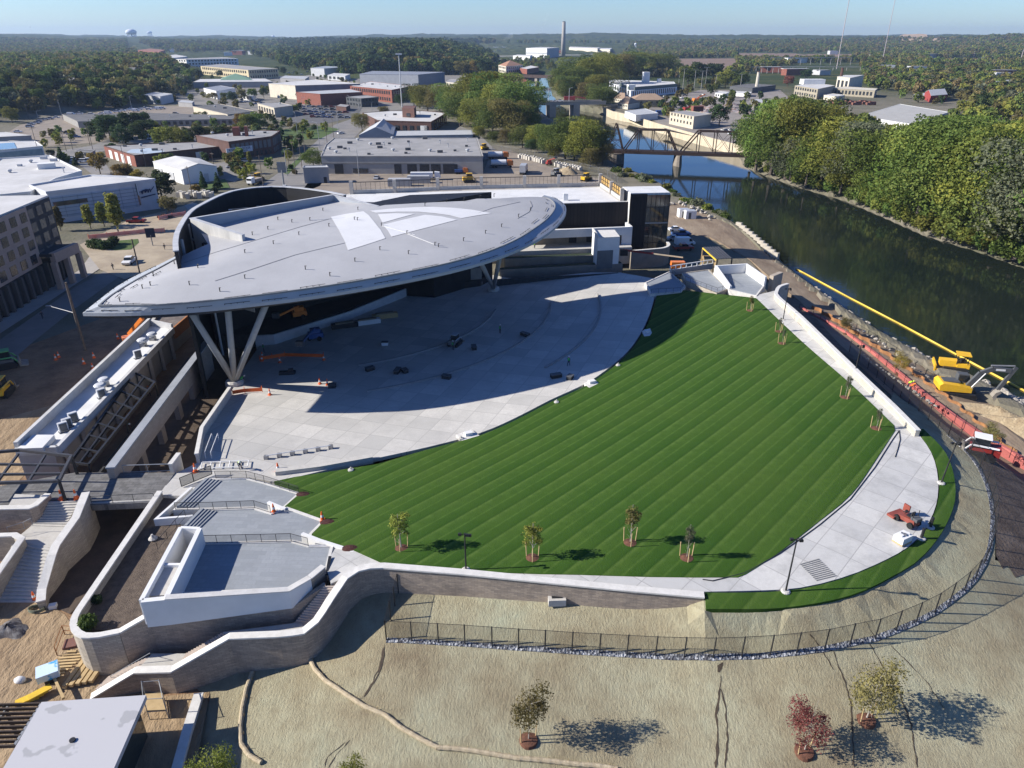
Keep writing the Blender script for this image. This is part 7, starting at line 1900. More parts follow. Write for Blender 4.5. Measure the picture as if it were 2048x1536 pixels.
for(x,y,nm,px_,yb,wl_,rf_,lab)in((0,0,'plant_block',[(1026,111),(1060,112),(1065,110),(1035,109)],120,WHITEW,RWHITE,'low white block in front of the power plant'),(0,0,'plant_block',[(985,94),(1016,94),(1014,92),(988,92)],100,WHITEW,RWHITE,'wide white shed far left of the power plant'),(0,0,'plant_block',[(950,101),(963,101),(962,99),(950,99)],106,SILV,RWHITE,'small pale shed at the foot of the dark wooded hill'),(0,0,'plant_block',[(1138,95),(1195,97),(1200,95),(1140,93)],104,CREAM,RWHITE,'row of pale sheds right of the chimney'),(0,0,'plant_block',[(1195,98),(1220,99),(1224,96),(1198,96)],106,CREAM,RWHITE,'cream sheds above the riverside trees'),(0,0,'plant_block',[(1216,93),(1264,93),(1262,92),(1218,92)],99,WHITEW,BLUEG,'long blue roofed shed on far plain'),(0,0,'plant_block',[(1230,79),(1258,79),(1257,77),(1232,77)],84,WHITEW,RWHITE,'white hospital-like block on far horizon'),(0,0,'plant_block',[(1294,92),(1298,92),(1298,91),(1294,91)],102,WHITEW,RWHITE,'slim white silo block on the plain'),(0,0,'plant_block',[(1148,81),(1165,81),(1164,80),(1149,80)],84,WHITEW,RWHITE,'tiny white block far out on the plain')):
 q4(nm,lab,px_,yb,wl_,rf_,'building',0,xb=px_[1][0])
t,w_,z=q4('riverside_offices','cream riverside offices with orange roof beyond the far bridge',[(997,130),(1012,133),(1046,130),(1025,126)],144,CREAM,RTILE,'building',.1,xb=1005,win=[(0,5,2),(1,8,2)])
m=MB();c=sum(w_,Vector())/4;m.add([*w_,c+Vector((0,0,7))],[(0,1,4),(1,2,4),(2,3,4),(3,0,4)]);m.obj('hipped_roof',RTILE,t)
q4('brick_hall','low brick hall with white roof right of the cream riverside offices',[(1040,136),(1054,138),(1078,134),(1062,131)],146,BRICKM,RWHITE,'hall',.1,xb=1045)
BC=M('bridge_concrete',(.42,.37,.30),(.33,.29,.24),.3)
def deckbridge(label,a,b,za,zb,th,wid,piers,mat,pm,pw=(4,8)):
 A,B=P(*a,za),P(*b,zb);t=thing('road_bridge',label,'bridge',tuple(A));d=(B-A);d.z=0;d.normalize();nn=Vector((-d.y,d.x,0))
 A,B=A-d*10,B+d*14
 m=MB();m.bar(A+nn*(wid/2)-Vector((0,0,th/2)),B+nn*(wid/2)-Vector((0,0,th/2)),wid,th);m.obj('deck',mat,t)
 for s in(0,wid):MB().bar(A+nn*s+Vector((0,0,.45)),B+nn*s+Vector((0,0,.45)),.35,.9).obj('parapet',mat,t)
 for f in piers:
  c=P(f,a[1]+(b[1]-a[1])*(f-a[0])/(b[0]-a[0]),za)+nn*(wid/2);m=MB()
  m.box((c.x,c.y,(za-th-8)/2),(pw[0],pw[1],za-th+8),math.atan2(d.y,d.x));m.obj('pier',pm,t)
 return t,A,B,d
zc=zup(P(1102,234,WATER),206)
t,A,B,d=deckbridge('beige concrete road bridge on thick piers over the river',(1075,206),(1178,204.5),zc,zc,1.8,13,(1106,1154),BC,BC,(5,14))
p=P(1140,203,zc);q_=thing('crane_truck','red crane truck working on the concrete road bridge','crane truck',tuple(p));MB().box(p+Vector((0,5,2.2)),(9,3,2.6),0).obj('body',PAINT['red'],q_);MB().bar(p+Vector((3,5,3.5)),p+Vector((13,5,2.0)),.8,.8).obj('boom',PAINT['red'],q_);MB().box(p+Vector((0,5,.6)),(8,2.6,1.1)).obj('wheels',TYRE,q_)
for px,lab,cl,kd in((1086,'dark car crossing the concrete road bridge','black','suv'),(1112,'silver car crossing the concrete road bridge','silver','car'),(1120,'white pickup on the concrete road bridge','white','pickup')):
 p=P(px,205,zc)+Vector((0,5,.1));dup(CARS[kd],p,0,1.1,lab,None,{'body':PAINT[cl],'roof':PAINT[cl]})
for px,lab in((1097,'pale lamp post on left half of concrete road bridge'),(1138,'pale lamp post on right half of concrete road bridge')):
 p=P(px,204,zc)+Vector((0,.5,0));tt=thing('bridge_lamp',lab,'lamp post',tuple(p));MB().tube(p,p+Vector((0,0,10)),.22,.14,6).obj('pole',PAINT['silver'],tt);MB().tube(p+Vector((0,0,10)),p+Vector((2.5,0,10.6)),.12,n=5).obj('arm',PAINT['silver'],tt)
zc=zup(P(1071,166,WATER),152)
deckbridge('dark girder bridge farther upstream on two slim piers',(990,149),(1098,152.5),zc,zc,2.6,8,(1034,1071),M('girder_dark',(.10,.065,.055),(.07,.05,.045),.3),BC,(4,6))
RIRON=M('rusty_iron',(.058,.036,.028),(.036,.025,.022),.6)
def tb(x,z,nn=0):
 p=P(x,299+(x-1200)*.032,.6);return Vector((p.x,p.y+nn,z))
t=thing('truss_bridge','rusty iron truss railway bridge over the river','bridge',tuple(tb(1358,-6)))
MB().bar(tb(1150,-.2,2.5),tb(1560,-.2,2.5),5.4,1.5).obj('deck',RIRON,t)
TH=9.6
def truss(x0,x1,xa,xb,n,side):
 m=MB();z0,z1=.6,.6+TH
 m.bar(tb(x0,z0,side),tb(xa,z1,side),.55,.6).bar(tb(xa,z1,side),tb(xb,z1,side),.55,.6).bar(tb(xb,z1,side),tb(x1,z0,side),.55,.6)
 for i in range(n+1):
  x=xa+(xb-xa)*i/n;m.bar(tb(x,z0,side),tb(x,z1,side),.35,.35)
  if i<n:
   x2=xa+(xb-xa)*(i+1)/n;m.bar(tb(x,z1,side),tb(x2,z0,side),.16,.16)
   if i%2:m.bar(tb(x,z0,side),tb(x2,z1,side),.14,.14)
 m.obj('truss',RIRON,t)
for s in(0,5):truss(1250,1355,1277,1334,2,s);truss(1365,1560,1397,1530,4,s)
m=MB()
for x in(1277,1306,1334,1397,1430,1463,1497,1530):m.bar(tb(x,.6+TH,0),tb(x,.6+TH,5),.3,.3)
m.obj('portal_bracing',RIRON,t)
m=MB()
for s in(0,5):
 m.bar(tb(1216,.6,s),tb(1232,12.6,s),.45,.5).bar(tb(1247,.6,s),tb(1232,12.6,s),.45,.5).bar(tb(1222,5,s),tb(1241,5,s),.25,.25).bar(tb(1226,8,s),tb(1238,8,s),.25,.25)
 m.bar(tb(1219,1,s),tb(1240,5,s),.14,.14).bar(tb(1245,1,s),tb(1223,5,s),.14,.14)
 m.bar(tb(1232,12.5,s),tb(1277,10,s),.14,.14).bar(tb(1232,12.5,s),tb(1180,10.5,s),.14,.14)
 m.bar(tb(1180,10.5,s),tb(1212,.6,s),.5,.5)
m.obj('centre_tower',RIRON,t)
STP=M('old_pier_stone',(.27,.235,.195),(.17,.145,.12),.5,bump=.5)
p=tb(1233,0,2.5);MB().lathe([(4.6,-9),(4.3,-1.2),(4.5,-1)],(p.x,p.y,0),16).obj('pivot_pier',STP,t)
p=tb(1359,0,2.5);MB().lathe([(2.2,-9),(2.0,-5),(1.7,-1)],(p.x,p.y,0),12,sy=2.2).obj('pier',STP,t)
FW=M('flood_wall_concrete',(.58,.50,.37),(.45,.38,.27),.25,stretch=(1,1,.3))
fw_=[P(a,b,-1.2)for a,b in((1207,216),(1225,224),(1262,232),(1275,236),(1320,250),(1400,272),(1470,290),(1510,300))]
T(MB().wall([p[:2]for p in fw_],-7,-.6,.8).obj('flood_wall',FW),'long pale concrete flood wall along right bank beyond truss bridge','wall')
beach=[P(a,b,-5.8)for a,b in((1275,244),(1320,259),(1400,282),(1470,300),(1500,312),(1470,305),(1400,288),(1320,264),(1270,248))]
ST(MB().prism([p[:2]for p in beach],-6.8,-5.75).obj('mud_beach',M('mud_beach',(.40,.33,.22),(.3,.25,.17),.3)))
t,w_,z=q4('riverside_block','beige riverside block with two rows of small windows',[(1340,224),(1388,233),(1423,228),(1372,221)],248,BEIGE,RGREY,'building',.2,xb=1340)
for r in(0,1):wins(w_,0,7,.4+r*3.4,2.0+r*3.4,t,.32)
p=P(1394,222,z);MB().box(p+Vector((0,0,1.6)),(7,5,3.2),.1).obj('penthouse',BRICKM,t)
t,w_,z=q4('white_mill','large white mill with rows of windows and square tower on right bank',[(1262,182),(1354,174),(1348,164),(1228,160),(1215,163)],196,mwall('mill_white',(.72,.74,.78)),RWHITE,'mill',.5,xb=1262)
for r in range(3):wins(w_,0,22,-.5+r*(z/3.3),1.3+r*(z/3.3),t,.4);wins(w_,4,9,-.5+r*(z/3.3),1.3+r*(z/3.3),t,.4)
face(w_,0,.08,1,z-.2,z+3.2,mwall('slate_green',(.11,.14,.14)),t,'dark_band',-.6,1.0);face(w_,4,.55,.9,z-.2,z+3.0,mwall('sage',(.22,.27,.24)),t,'green_band',-.6,1)
for a,b,h,s in((1291,165,11,7),(1262,179,4.5,7),(1318,165,4,4)):
 p=P(a,b,z);MB().box(p+Vector((0,0,h/2)),(s,s,h),.1).obj('roof_tower',WHITEW,t)
def hip(name,label,px,yb,wall,roof,xb=None,rise=4,n=6):
 z=max(.6,zr_(xb or px[0][0],yb,px[0][1]));t,w_=bld(name,label,px,z,wall,roof,'house',0)
 c=sum(w_,Vector())/4;e=(w_[0]+w_[3])/2;f=(w_[1]+w_[2])/2;r0=e.lerp(f,.3)+Vector((0,0,rise));r1=e.lerp(f,.7)+Vector((0,0,rise))
 m=MB();m.add([*w_,r0,r1],[(0,1,5,4),(1,2,5),(2,3,4,5),(3,0,4)]);m.obj('hipped_roof',roof,t);wins(w_,0,n,z-2.2,z-1,t,.4)
 return t
hip('hip_roof_house','tan house with brown hipped roof nearest the flood wall',[(1236,205),(1256,208),(1280,204),(1252,199)],216,CREAM,RBROWN)
hip('hip_roof_house','tan house with brown roof just behind the nearest hipped one',[(1228,196),(1250,198),(1262,195),(1240,191)],204,CREAM,RBROWN)
hip('long_hip_house','long brown roofed block in front of the white mill',[(1265,200),(1332,200),(1326,194),(1262,194)],215,M('wall_olive',(.24,.22,.17)),RBROWN)
q4('river_shed','low grey roofed white shed on flood wall corner',[(1250,222),(1272,230),(1316,226),(1290,217)],234,WHITEW,RMET,'shed',.1,xb=1250)
p=P(1322,231,-2);t=thing('blue_truck','blue and white lorry parked behind low white shed','lorry',tuple(p));MB().box(p+Vector((0,0,2)),(8,2.6,3),.1).obj('box_body',PAINT['blue'],t);MB().box(p+Vector((5,.5,1.5)),(2.2,2.4,2.4),.1).obj('cab',PAINT['white'],t)
t,w_,z=q4('tan_factory','tan brick factory with white rooftop block in right distance',[(1590,171),(1636,178),(1670,171),(1630,166)],190,M('wall_tan',(.36,.32,.24)),RWHITE,'factory',.2,xb=1590,win=[(0,9,2)])
p=P(1624,168,z);MB().box(p+Vector((0,0,2.2)),(22,12,5)).obj('roof_block',WHITEW,t)
q4('boiler_house','tall cream boiler house with dark windows behind the tan factory',[(1675,153),(1700,156),(1728,150),(1690,150)],182,CREAM,RWHITE,'boiler house',.2,xb=1690,win=[(0,3,1)])
q4('long_tan_block','long low tan block right of the tan factory',[(1660,176),(1750,181),(1755,177),(1690,173)],190,M('wall_tan',(.36,.32,.24)),CREAM,'building',.1,xb=1680,win=[(0,12,1)])
q4('cream_wall_block','low cream block in front of the long tan block',[(1648,190),(1672,193),(1690,190),(1665,187)],199,CREAM,RWHITE,'building',.1)
for px,yb,yt,lab in((1512,183,144,'short pale brick chimney beside the substation'),(1677,181,137,'dark brick chimney in front of boiler house')):
 b=P(px,yb,-2);h=zup(b,yt)+2;t=thing('brick_chimney',lab,'chimney',tuple(b));MB().tube(b,b+Vector((0,0,h)),2.0,1.4,8).obj('stack',CREAM if 'pale' in lab else BRICKD,t);MB().tube(b+Vector((0,0,h)),b+Vector((0,0,h+.8)),1.7,n=8).obj('stack_rim',BRICKD,t)
t,w_,z=q4('grey_roof_warehouse','big white warehouse with grey roof behind the right bank trees',[(1720,232),(1822,248),(1897,224),(1800,208)],258,WHITEW,mwall('roof_warm',(.42,.41,.38)),'warehouse',.1,xb=1760)
face(w_,0,.8,.95,-2,.5,PAINT['orange'],t,'orange_door')
q4('dark_sheds','low dark sheds beside pale brick chimney',[(1460,172),(1505,176),(1552,170),(1500,167)],182,mwall('coal',(.09,.095,.10)),RDARK,'shed',.1)
t,w_=gable('red_barn','red barn with grey roof among trees on the right',[(1862,192),(1895,189),(1880,183),(1850,185)],3.5,7,M('barn_red',(.34,.06,.05)),RMET,'barn',0)
q4('grey_barn','long grey roofed shed left of the red barn',[(1826,190),(1852,191),(1856,186),(1832,186)],196,GREYW,RMET,'barn',.1)
for px,yb,lab in((1853,177,'white gabled house above the red barn, left'),(1872,177,'white gabled house above the red barn, right'),(1755,163,'white house with dark roof among trees'),(2010,175,'pale house at right edge behind trees'),(1990,178,'small white house near the red leaved tree'),(1930,128,'low white building in the far trees on right'),(1880,126,'white shed roof in far trees on right')):
 c=P(px,yb,-2);t=thing('house',lab,'house',tuple(c));s=8
 MB().box(c+Vector((0,0,2.5)),(s*1.2,s,5),.3).obj('walls',WHITEW,t);m=MB();v_=[c+Vector(q)for q in((-s*.7,-s*.55,4.8),(s*.7,-s*.55,4.8),(s*.7,s*.55,4.8),(-s*.7,s*.55,4.8),(-s*.7,0,8.2),(s*.7,0,8.2))];m.add(v_,[(0,1,5,4),(2,3,4,5),(1,2,5),(3,0,4)]);m.obj('roof',RDARK if 'dark' in lab or 'gabled' in lab else RMET,t)
SUBM=M('galvanised',(.38,.37,.35))
for i,(x0,y0,x1,y1,yt,lab)in enumerate([(1500,147,1590,147,134,'nearest row of substation gantries'),(1540,131,1700,131,115,'rear row of substation gantries'),(1505,140,1720,141,133,'low middle row of substation gantries')]):
 A,B=P(x0,y0,-2),P(x1,y1,-2);h=zup(A,yt);t=thing('gantry',lab+' with steel posts','gantry',tuple(A))
 MB().bar(Vector((A.x,A.y,h)),Vector((B.x,B.y,h)),.9,.9).obj('beam',SUBM,t)
 for k_ in range(9):c=A.lerp(B,k_/8);MB().tube(c,Vector((c.x,c.y,h)),.45,n=5).obj('post',SUBM,t)
for px,yb,yt in((1365,184,138),(1388,178,140),(1402,180,142),(1410,176,135),(1357,172,150),(1460,175,140),(1430,178,150),(1480,180,148)):
 mast('power_pole','thin power pole near the white mill and scrap yard',px,yb,yt,.3,SUBM,'pole',(7,.3,.3))['group']='power poles by the white mill'
for i in range(16):
 heap('scrap_heap','rusty mixed scrap heap in the yard across the river',1395+rnd.uniform(0,105),195+rnd.uniform(0,35),rnd.uniform(5,11),rnd.uniform(3,6),rnd.uniform(1.5,4),M('scrap',(.22,.14,.11),(.34,.33,.34),.35,lo=.42,hi=.6,bump=1,bsc=2),20+i)['group']='scrap heaps across the river'
for px,py,lab in((1392,203,'orange material handler at left side of scrap yard'),(1374,222,'red machine behind the beige riverside block')):
 p=P(px,py,-2);t=thing('material_handler',lab,'excavator',tuple(p));MB().box(p+Vector((0,0,1.5)),(6,4,2.6),.3).obj('body',PAINT['red' if 'red' in lab else 'orange'],t);MB().bar(p+Vector((1,0,3)),p+Vector((8,1,6)),.8,.8).obj('boom',PAINT['red' if 'red' in lab else 'orange'],t);MB().box(p,(5,4,1)).obj('tracks',TYRE,t)
for i in range(9):
 a,b=1665+i*9.5,207+(i%3)*1.5;p=P(a,b,-2)
 T(MB().box(p+Vector((0,0,1)),(8,3,2.2),.1).box(p+Vector((1,0,2.4)),(6,2.4,.8),.2).obj('steel_stack',M('rust_steel',(.22,.10,.07),(.17,.08,.06),.4)),'rusty steel stack in the yard below tan block','steel stack','rusty steel stacks below tan block')
for i,(a,b)in enumerate([(143,231),(159,229),(183,230),(204,228),(217,228),(234,225),(246,223),(256,221),(272,223),(289,218),(298,220),(308,218),(318,219),(325,218),(264,219),(280,220)]):
 car(['van','pickup','suv','car'][i%4],a,b,.15,'white','white vehicle in the long row below the wooded hillside','white vehicles below the wooded hillside')
for i,(a,b,c)in enumerate([(313,231,'silver'),(330,235,'grey'),(345,234,'white'),(352,229,'grey'),(366,232,'silver'),(378,234,'grey'),(390,233,'white'),(357,236,'black'),(372,238,'silver')]):
 car(['suv','car','pickup'][i%3],a,b,.3,c,c+' vehicle in the lot between dark trees and long shed',c+' vehicles behind the dark trees')
for i,(a,b)in enumerate([(36,265),(60,255),(63,250),(72,248),(78,244),(84,241),(92,240),(100,239),(113,236)]):
 car(['car','suv','car','pickup'][i%4],a,b,.1,'silver' if i not in(0,8)else 'white',('silver' if i not in(0,8)else 'white')+' car in the curving row at left end of vehicle park','cars curving at left end of vehicle park '+('silver' if i not in(0,8)else 'white'))
for i,(a,b,c)in enumerate([(118,265,'grey'),(135,266,'black'),(140,269,'silver'),(146,272,'white'),(153,275,'blue')]):
 car('car',a,b,.1,c,c+' car in short front row of the vehicle park',None)
for i,(a,b)in enumerate([(299,270),(308,272),(306,279),(295,275)]):car(['pickup','suv'][i%2],a,b,.2,'white','white vehicle in front of the yellow-green trees','white vehicles by yellow-green trees')
for a,b,c,lab in((200,278,'tan','tan car waiting on the cross street'),(229,273,'silver','silver car on the cross street by the dark trees'),(198,357,'black','dark car parked behind the white panelled building')):car('car',a,b,.1,c,lab)
cl_=['blue','silver','grey','white','black','blue','grey','red']
for r in range(5):
 for i in range(8):
  a=606+i*11.5+r*2+rnd.uniform(-1.5,1.5);b=214+r*5.2+i*.25
  if a>705 or rnd.random()<.12:continue
  c=cl_[(r*5+i*3)%8]
  car(['car','suv'][i%2],a,b,.25+rnd.uniform(-.05,.05),c,c+' car parked in the crowded lot right of tan block',c+' cars in the crowded lot')
for a,b,kd,c,lab,rz in((463,336,'car','silver','silver car parked by the brick mill entrance',.4),(473,339,'car','white','white car in middle of three by the mill',.4),(481,343,'car','white','white car nearest the shrubs by the mill',.4),(492,324,'suv','white','white car parked beside the cypress by the mill',.3),(260,527,'pickup','white','white pickup facing the camera near left end of leaf roof',-1.45),(274,446,'pickup','red','red pickup in shade in front of the white panelled building',.1),(331,436,'car','black','black car in shade at corner of white panelled building',.2),(571,378,'car','white','white car cut off by the top of screen wall',.2),(449,398,'pickup','white','white pickup by pale blocks above the screen wall',.3),(754,358,'car','silver','pale car parked in front of the loading docks',1.5),(682,268,'car','white','white car driving up the street',.9),(673,302,'car','white','pale car at left of the wide warehouse',.8),(664,299,'suv','blue','dark blue car at left of the wide warehouse',.8)):
 car(kd,a,b,rz,c,lab)
def truck(name,label,px,py,rz,boxc,cabc,L,tank=False,s=1,H=2.8):
 t=thing(name,label,'lorry',(0,0,0));MB().box((0,0,.85),(L+2.5,2.2,.35)).obj('chassis',DARKM,t)
 if tank:MB().tube((-L/2-.5,0,2.2),(L/2-.8,0,2.2),1.25,n=14).obj('tank',boxc,t)
 else:MB().box((-.8,0,1.1+H/2),(L,2.5,H)).obj('box_body',boxc,t)
 extr([(L/2-.1,1.0),(L/2+2.3,1.0),(L/2+2.3,2.0),(L/2+1.9,3.1),(L/2-.1,3.3)],2.4).obj('cab',cabc,t)
 MB().box((L/2+2.1,0,2.5),(.5,2.0,.8)).obj('windscreen',CARGLASS,t)
 wheels(t,(-L/2+.4,-L/2+1.6,L/2+1.2),.5,.35,2.3);place(t,P(px,py,-2),rz,s)
truck('box_truck','blue-roofed white box truck parked in the equipment yard',1047,347,1.45,PAINT['silver'],PAINT['blue'],7)
truck('semi_trailer','white lorry with blue patterned trailer in front of loading docks',848,360,0.05,PAINT['white'],PAINT['white'],9,False,1.0,2.0)
truck('dump_truck','white dump truck on the street left of the grey shed',513,368,-1.9,M('rusty_bin',(.35,.3,.25)),PAINT['white'],4.5,False,.95,1.2)
for px,py,lab in((1000,335,'white tank trailer nearest the warehouse wall'),(993,318,'white tank trailer second from the front by warehouse wall')):truck('tank_truck',lab,px,py,0.1,PAINT['white'],PAINT['orange'],7,True)
loader('digger','yellow digger working on the street left of grey shed',P(516,362,-2),1.0,PAINT['yellow'],PAINT['yellow'],1.5)
loader('digger','yellow loader in the yard below loading docks, left',P(938,365,-2),.2,PAINT['yellow'],PAINT['yellow'],1.7)
loader('digger','yellow loader behind the parapet fence, right',P(1172,362,-2),.8,PAINT['yellow'],PAINT['yellow'],1.5)
loader('digger','yellow loader at back corner of the warehouse',P(968,300,-2),.8,PAINT['yellow'],PAINT['yellow'],1.5)
loader('digger','grey loader beside the sandy heap',P(1112,352,-2),.8,PAINT['silver'],PAINT['grey'],1.5)
lift('red telescopic lift in the equipment yard by trees',P(1098,330,-2),P(1112,316,3.5),'red',-2)
for i in range(24):
 a,b=1040+i*5.2,316+i*1.15+rnd.uniform(-1,1)
 if 1088<a<1108:continue
 p=P(a,b,-2);T(MB().box(p+Vector((0,0,.8)),(1.9,1.2,1.9),rnd.uniform(0,1)).box(p+Vector((.3,.2,1.9)),(1.0,.8,.5),rnd.uniform(0,2)).obj('stone_block',M('pale_block2',(.56,.53,.47),(.45,.42,.37),1)),'pale stone block in the row along the equipment yard fence','block','stone blocks along the yard fence')
for i in range(9):
 a,b=360+i*8,394+(i%3)*2-i*.3;p=P(a,b,-2);T(MB().box(p+Vector((0,0,.9)),(1.9,1.4,1.9+.6*(i%2)),i).box(p+Vector((.4,.2,2.0)),(1.1,.9,.5),i*.6).obj('stone_block',M('pale_block2',(.56,.53,.47))),'pale block on site ground above the screen wall','block','pale blocks above the screen wall')
truck('dumpster_truck','blue skip container truck in the loading yard',920,348,.1,PAINT['blue'],PAINT['orange'],4,False,.8,1.4)
for px,py,lab in((800,372,'grey flat container roof behind the parapet fence, left'),(838,366,'long grey container behind the parapet fence, right')):
 p=P(px,py,-2);t=thing('site_container',lab,'container',tuple(p));MB().box(p+Vector((0,0,1.4)),(9,3,2.8),.02).obj('box_body',GREYW,t);MB().box(p+Vector((0,0,2.85)),(8.4,2.6,.12),.02).obj('roof',RMET,t)
fence('yard_fence','grey wire fence along the tree line of equipment yard',[(985,300),(1040,308),(1100,322),(1160,338),(1215,352),(1235,366)],None,2.6,GALV,CHAIN,6,z=-2)
for px,yb,yt,ar in((430,345,305,1),(372,352,318,1),(386,398,332,1),(527,374,310,1),(578,330,290,1),(592,350,282,1),(604,335,275,1),(575,352,300,0),(612,322,262,1),(640,300,245,0),(655,292,238,1),(668,280,230,1),(678,276,228,0),(250,330,290,1),(292,333,295,1),(262,360,325,1),(180,290,250,1),(146,300,265,1),(133,303,262,1),(84,330,255,1),(58,238,208,1),(76,236,222,0),(264,218,192,0),(126,240,201,0),(186,300,245,1),(560,300,255,1),(595,268,225,0),(344,192,165,1),(492,192,172,1),(605,218,195,0),(645,240,205,0),(700,214,192,0),(745,232,205,0),(720,235,208,0)):
 upole(px,yb,yt,'thin pole standing along the city streets' if ar else 'thin lamp pole without crossarm by the city streets',1,rnd.uniform(0,3),bool(ar),'utility poles along the streets' if ar else 'lamp poles along the streets',r=.15)
upole(718,352,299,'pale lamp pole in front of the loading docks',0,2.2,False,None,r=.15)
p=P(476+92,372,-2);h=zup(p,340);t=thing('street_sign','square grey sign panel on thick post by the street','sign',tuple(p));MB().tube(p,Vector((p.x,p.y,h)),.35,n=8).obj('post',GALV,t);MB().box((p.x,p.y,h+1),(3.2,.4,4.0)).obj('panel',M('sign_grey',(.17,.19,.21)),t)
p=P(306,492,-2);h=zup(p,470);t=thing('street_sign','dark blue sign panel on post beside pale site ground','sign',tuple(p));MB().tube(p,Vector((p.x,p.y,h)),.15,n=8).obj('post',GALV,t);MB().box((p.x,p.y,h+.6),(2.4,.2,2.6),.2).obj('panel',M('sign_navy',(.02,.03,.06)),t)
for lab,px in(('pink plastic barrier round the dug up street, left',[(178,478),(215,474),(250,470),(290,466),(330,464)]),('pink plastic barrier round the dug up street, right',[(318,440),(345,434),(372,430)])):
 pts=[P(a,b,-1.85)for a,b in px];t=thing('plastic_barrier',lab,'barrier',tuple(pts[0]));MB().wall([p[:2]for p in pts],-1.8,-.7,.15).obj('netting',M('pink_net',(.75,.22,.17),(.70,.40,.34),.5),t)
 for p in pts:MB().tube(p,p+Vector((0,0,1.4)),.07,n=5).obj('stake',ORG,t)
for i,(nm,lab,px_,yb,wl_,rf_)in enumerate([('small_store','small flat roofed store left of vehicle park entrance',[(8,285),(40,288),(52,283),(20,281)],296,CREAM,RGREY),('small_store','low grey store between vehicle park and brick works',[(150,302),(182,304),(190,300),(160,298)],311,GREYW,RDARK),('small_store','low shed between plain grey block and beige long shed',[(356,204),(384,206),(388,202),(362,200)],213,GREYW,RMET),('small_store','white shed right of the white front hall',[(478,190),(505,192),(512,188),(486,186)],200,WHITEW,RWHITE),('small_store','low brick shed beside crowded lot, near the street',[(672,212),(692,214),(700,210),(680,208)],221,BRICKD,RGREY),('small_store','low pale shed left of the blue-grey metal warehouse',[(655,150),(690,152),(700,148),(668,146)],160,SILV,RWHITE),('small_store','long low grey shed in front of yellowish works',[(560,156),(610,158),(618,153),(570,151)],166,GREYW,RMET),('small_store','low cream shed right of blue-grey metal warehouse',[(892,164),(915,166),(925,160),(900,158)],174,CREAM,RGREY),('small_store','low grey shed on scrap yard edge across river',[(1500,202),(1530,205),(1545,200),(1512,198)],214,GREYW,RMET),('small_store','white shed behind scrap heaps across river',[(1430,186),(1450,188),(1458,184),(1438,182)],194,WHITEW,RWHITE),('small_store','long white trailer-like shed behind scrap yard',[(1462,185),(1500,187),(1503,184),(1468,182)],192,WHITEW,RWHITE),('small_store','long pale shed at right of grey roof warehouse',[(1905,232),(1960,236),(1965,231),(1912,228)],243,WHITEW,RWHITE)]):
 q4(nm,lab,px_,yb,wl_,rf_,'store',.1,xb=px_[0][0],win=[(0,4,1)]if i%2 else None)
rp2=random.Random(9)
for nm_,poly_,n_ in(('yard lot beside the beige long shed',[(385,240),(470,236),(475,246),(390,250)],14),('works lot behind the tan block',[(480,203),(530,200),(535,206),(490,209)],12),('lot left of metal shed',[(575,143),(640,146),(650,152),(580,150)],16),('lot before the white mill',[(1330,200),(1400,190),(1420,196),(1350,208)],14),('lot by the beige riverside block',[(1440,262),(1490,268),(1500,276),(1450,270)],8),('street verge near the wide warehouse',[(655,318),(668,300),(672,300),(660,320)],4),('lot left of the brick works',[(140,318),(200,322),(205,332),(150,328)],10)):
 for kk_ in range(n_):
  x_,y_=rp2.choice([(rp2.uniform(min(q[0]for q in poly_),max(q[0]for q in poly_)),rp2.uniform(min(q[1]for q in poly_),max(q[1]for q in poly_)))for _ in range(3)])
  c_=['white','silver','grey','blue','black','white'][rp2.randrange(6)]
  car(rp2.choice(['car','suv','pickup']),x_,y_,rp2.choice([.2,1.75])+rp2.uniform(-.05,.05),c_,c_+' vehicle parked in the '+nm_,c_+' vehicles in the '+nm_)
rp_=random.Random(77)
for i in range(64):
 px=rp_.choice([rp_.uniform(330,640),rp_.uniform(950,1260),rp_.uniform(1500,2040),rp_.uniform(20,330)]);yb=rp_.uniform(93,112)if px<1400 else rp_.uniform(105,165)
 c=P(px,yb,-1);sc_=min(1.6,.7+c.y/2200)
 if px>1400 and any(inside(f,np.array([c.x]),np.array([c.y]))[0]for f in FOOT):continue
 FOOT.append([(c.x-14,c.y-70),(c.x+14,c.y-70),(c.x+14,c.y+14),(c.x-14,c.y+14)])
 t=thing('far_building','small pale building among trees on the far plain' if px<1400 else 'small pale house among trees across the river','building',tuple(c),'far buildings among trees' if px<1400 else 'far houses across the river')
 L_,W2,h_=rp_.uniform(12,34)*sc_,rp_.uniform(9,14)*sc_,rp_.uniform(5,8)*sc_
 MB().box(c+Vector((0,0,h_/2)),(L_,W2,h_),rp_.uniform(-.4,.4)).obj('walls',[WHITEW,CREAM,SILV,BRICKM][i%4],t);MB().box(c+Vector((0,0,h_+.3)),(L_*.98,W2*.98,.6),0).obj('roof',[RWHITE,RGREY,RMET][i%3],t)
def lt(lst,srcs,label,group,mats=None,wide=1.0,z=-2.0):
 for i,q in enumerate(lst):
  px,yb,yt=q[:3];b=P(px,yb,z);h=max(1.5,zup(b,yt)-z)
  m_=q[3]if len(q)>3 else(mats[i%len(mats)]if mats else None)
  lb=q[4]if len(q)>4 else label
  tree(srcs[i%len(srcs)],px,yb,h,lb,m_,wide*rnd.uniform(.92,1.15),group,z)
LEAFG=leafmat('leaf_bright',(.06,.10,.018),(.11,.16,.03),(.19,.23,.05))
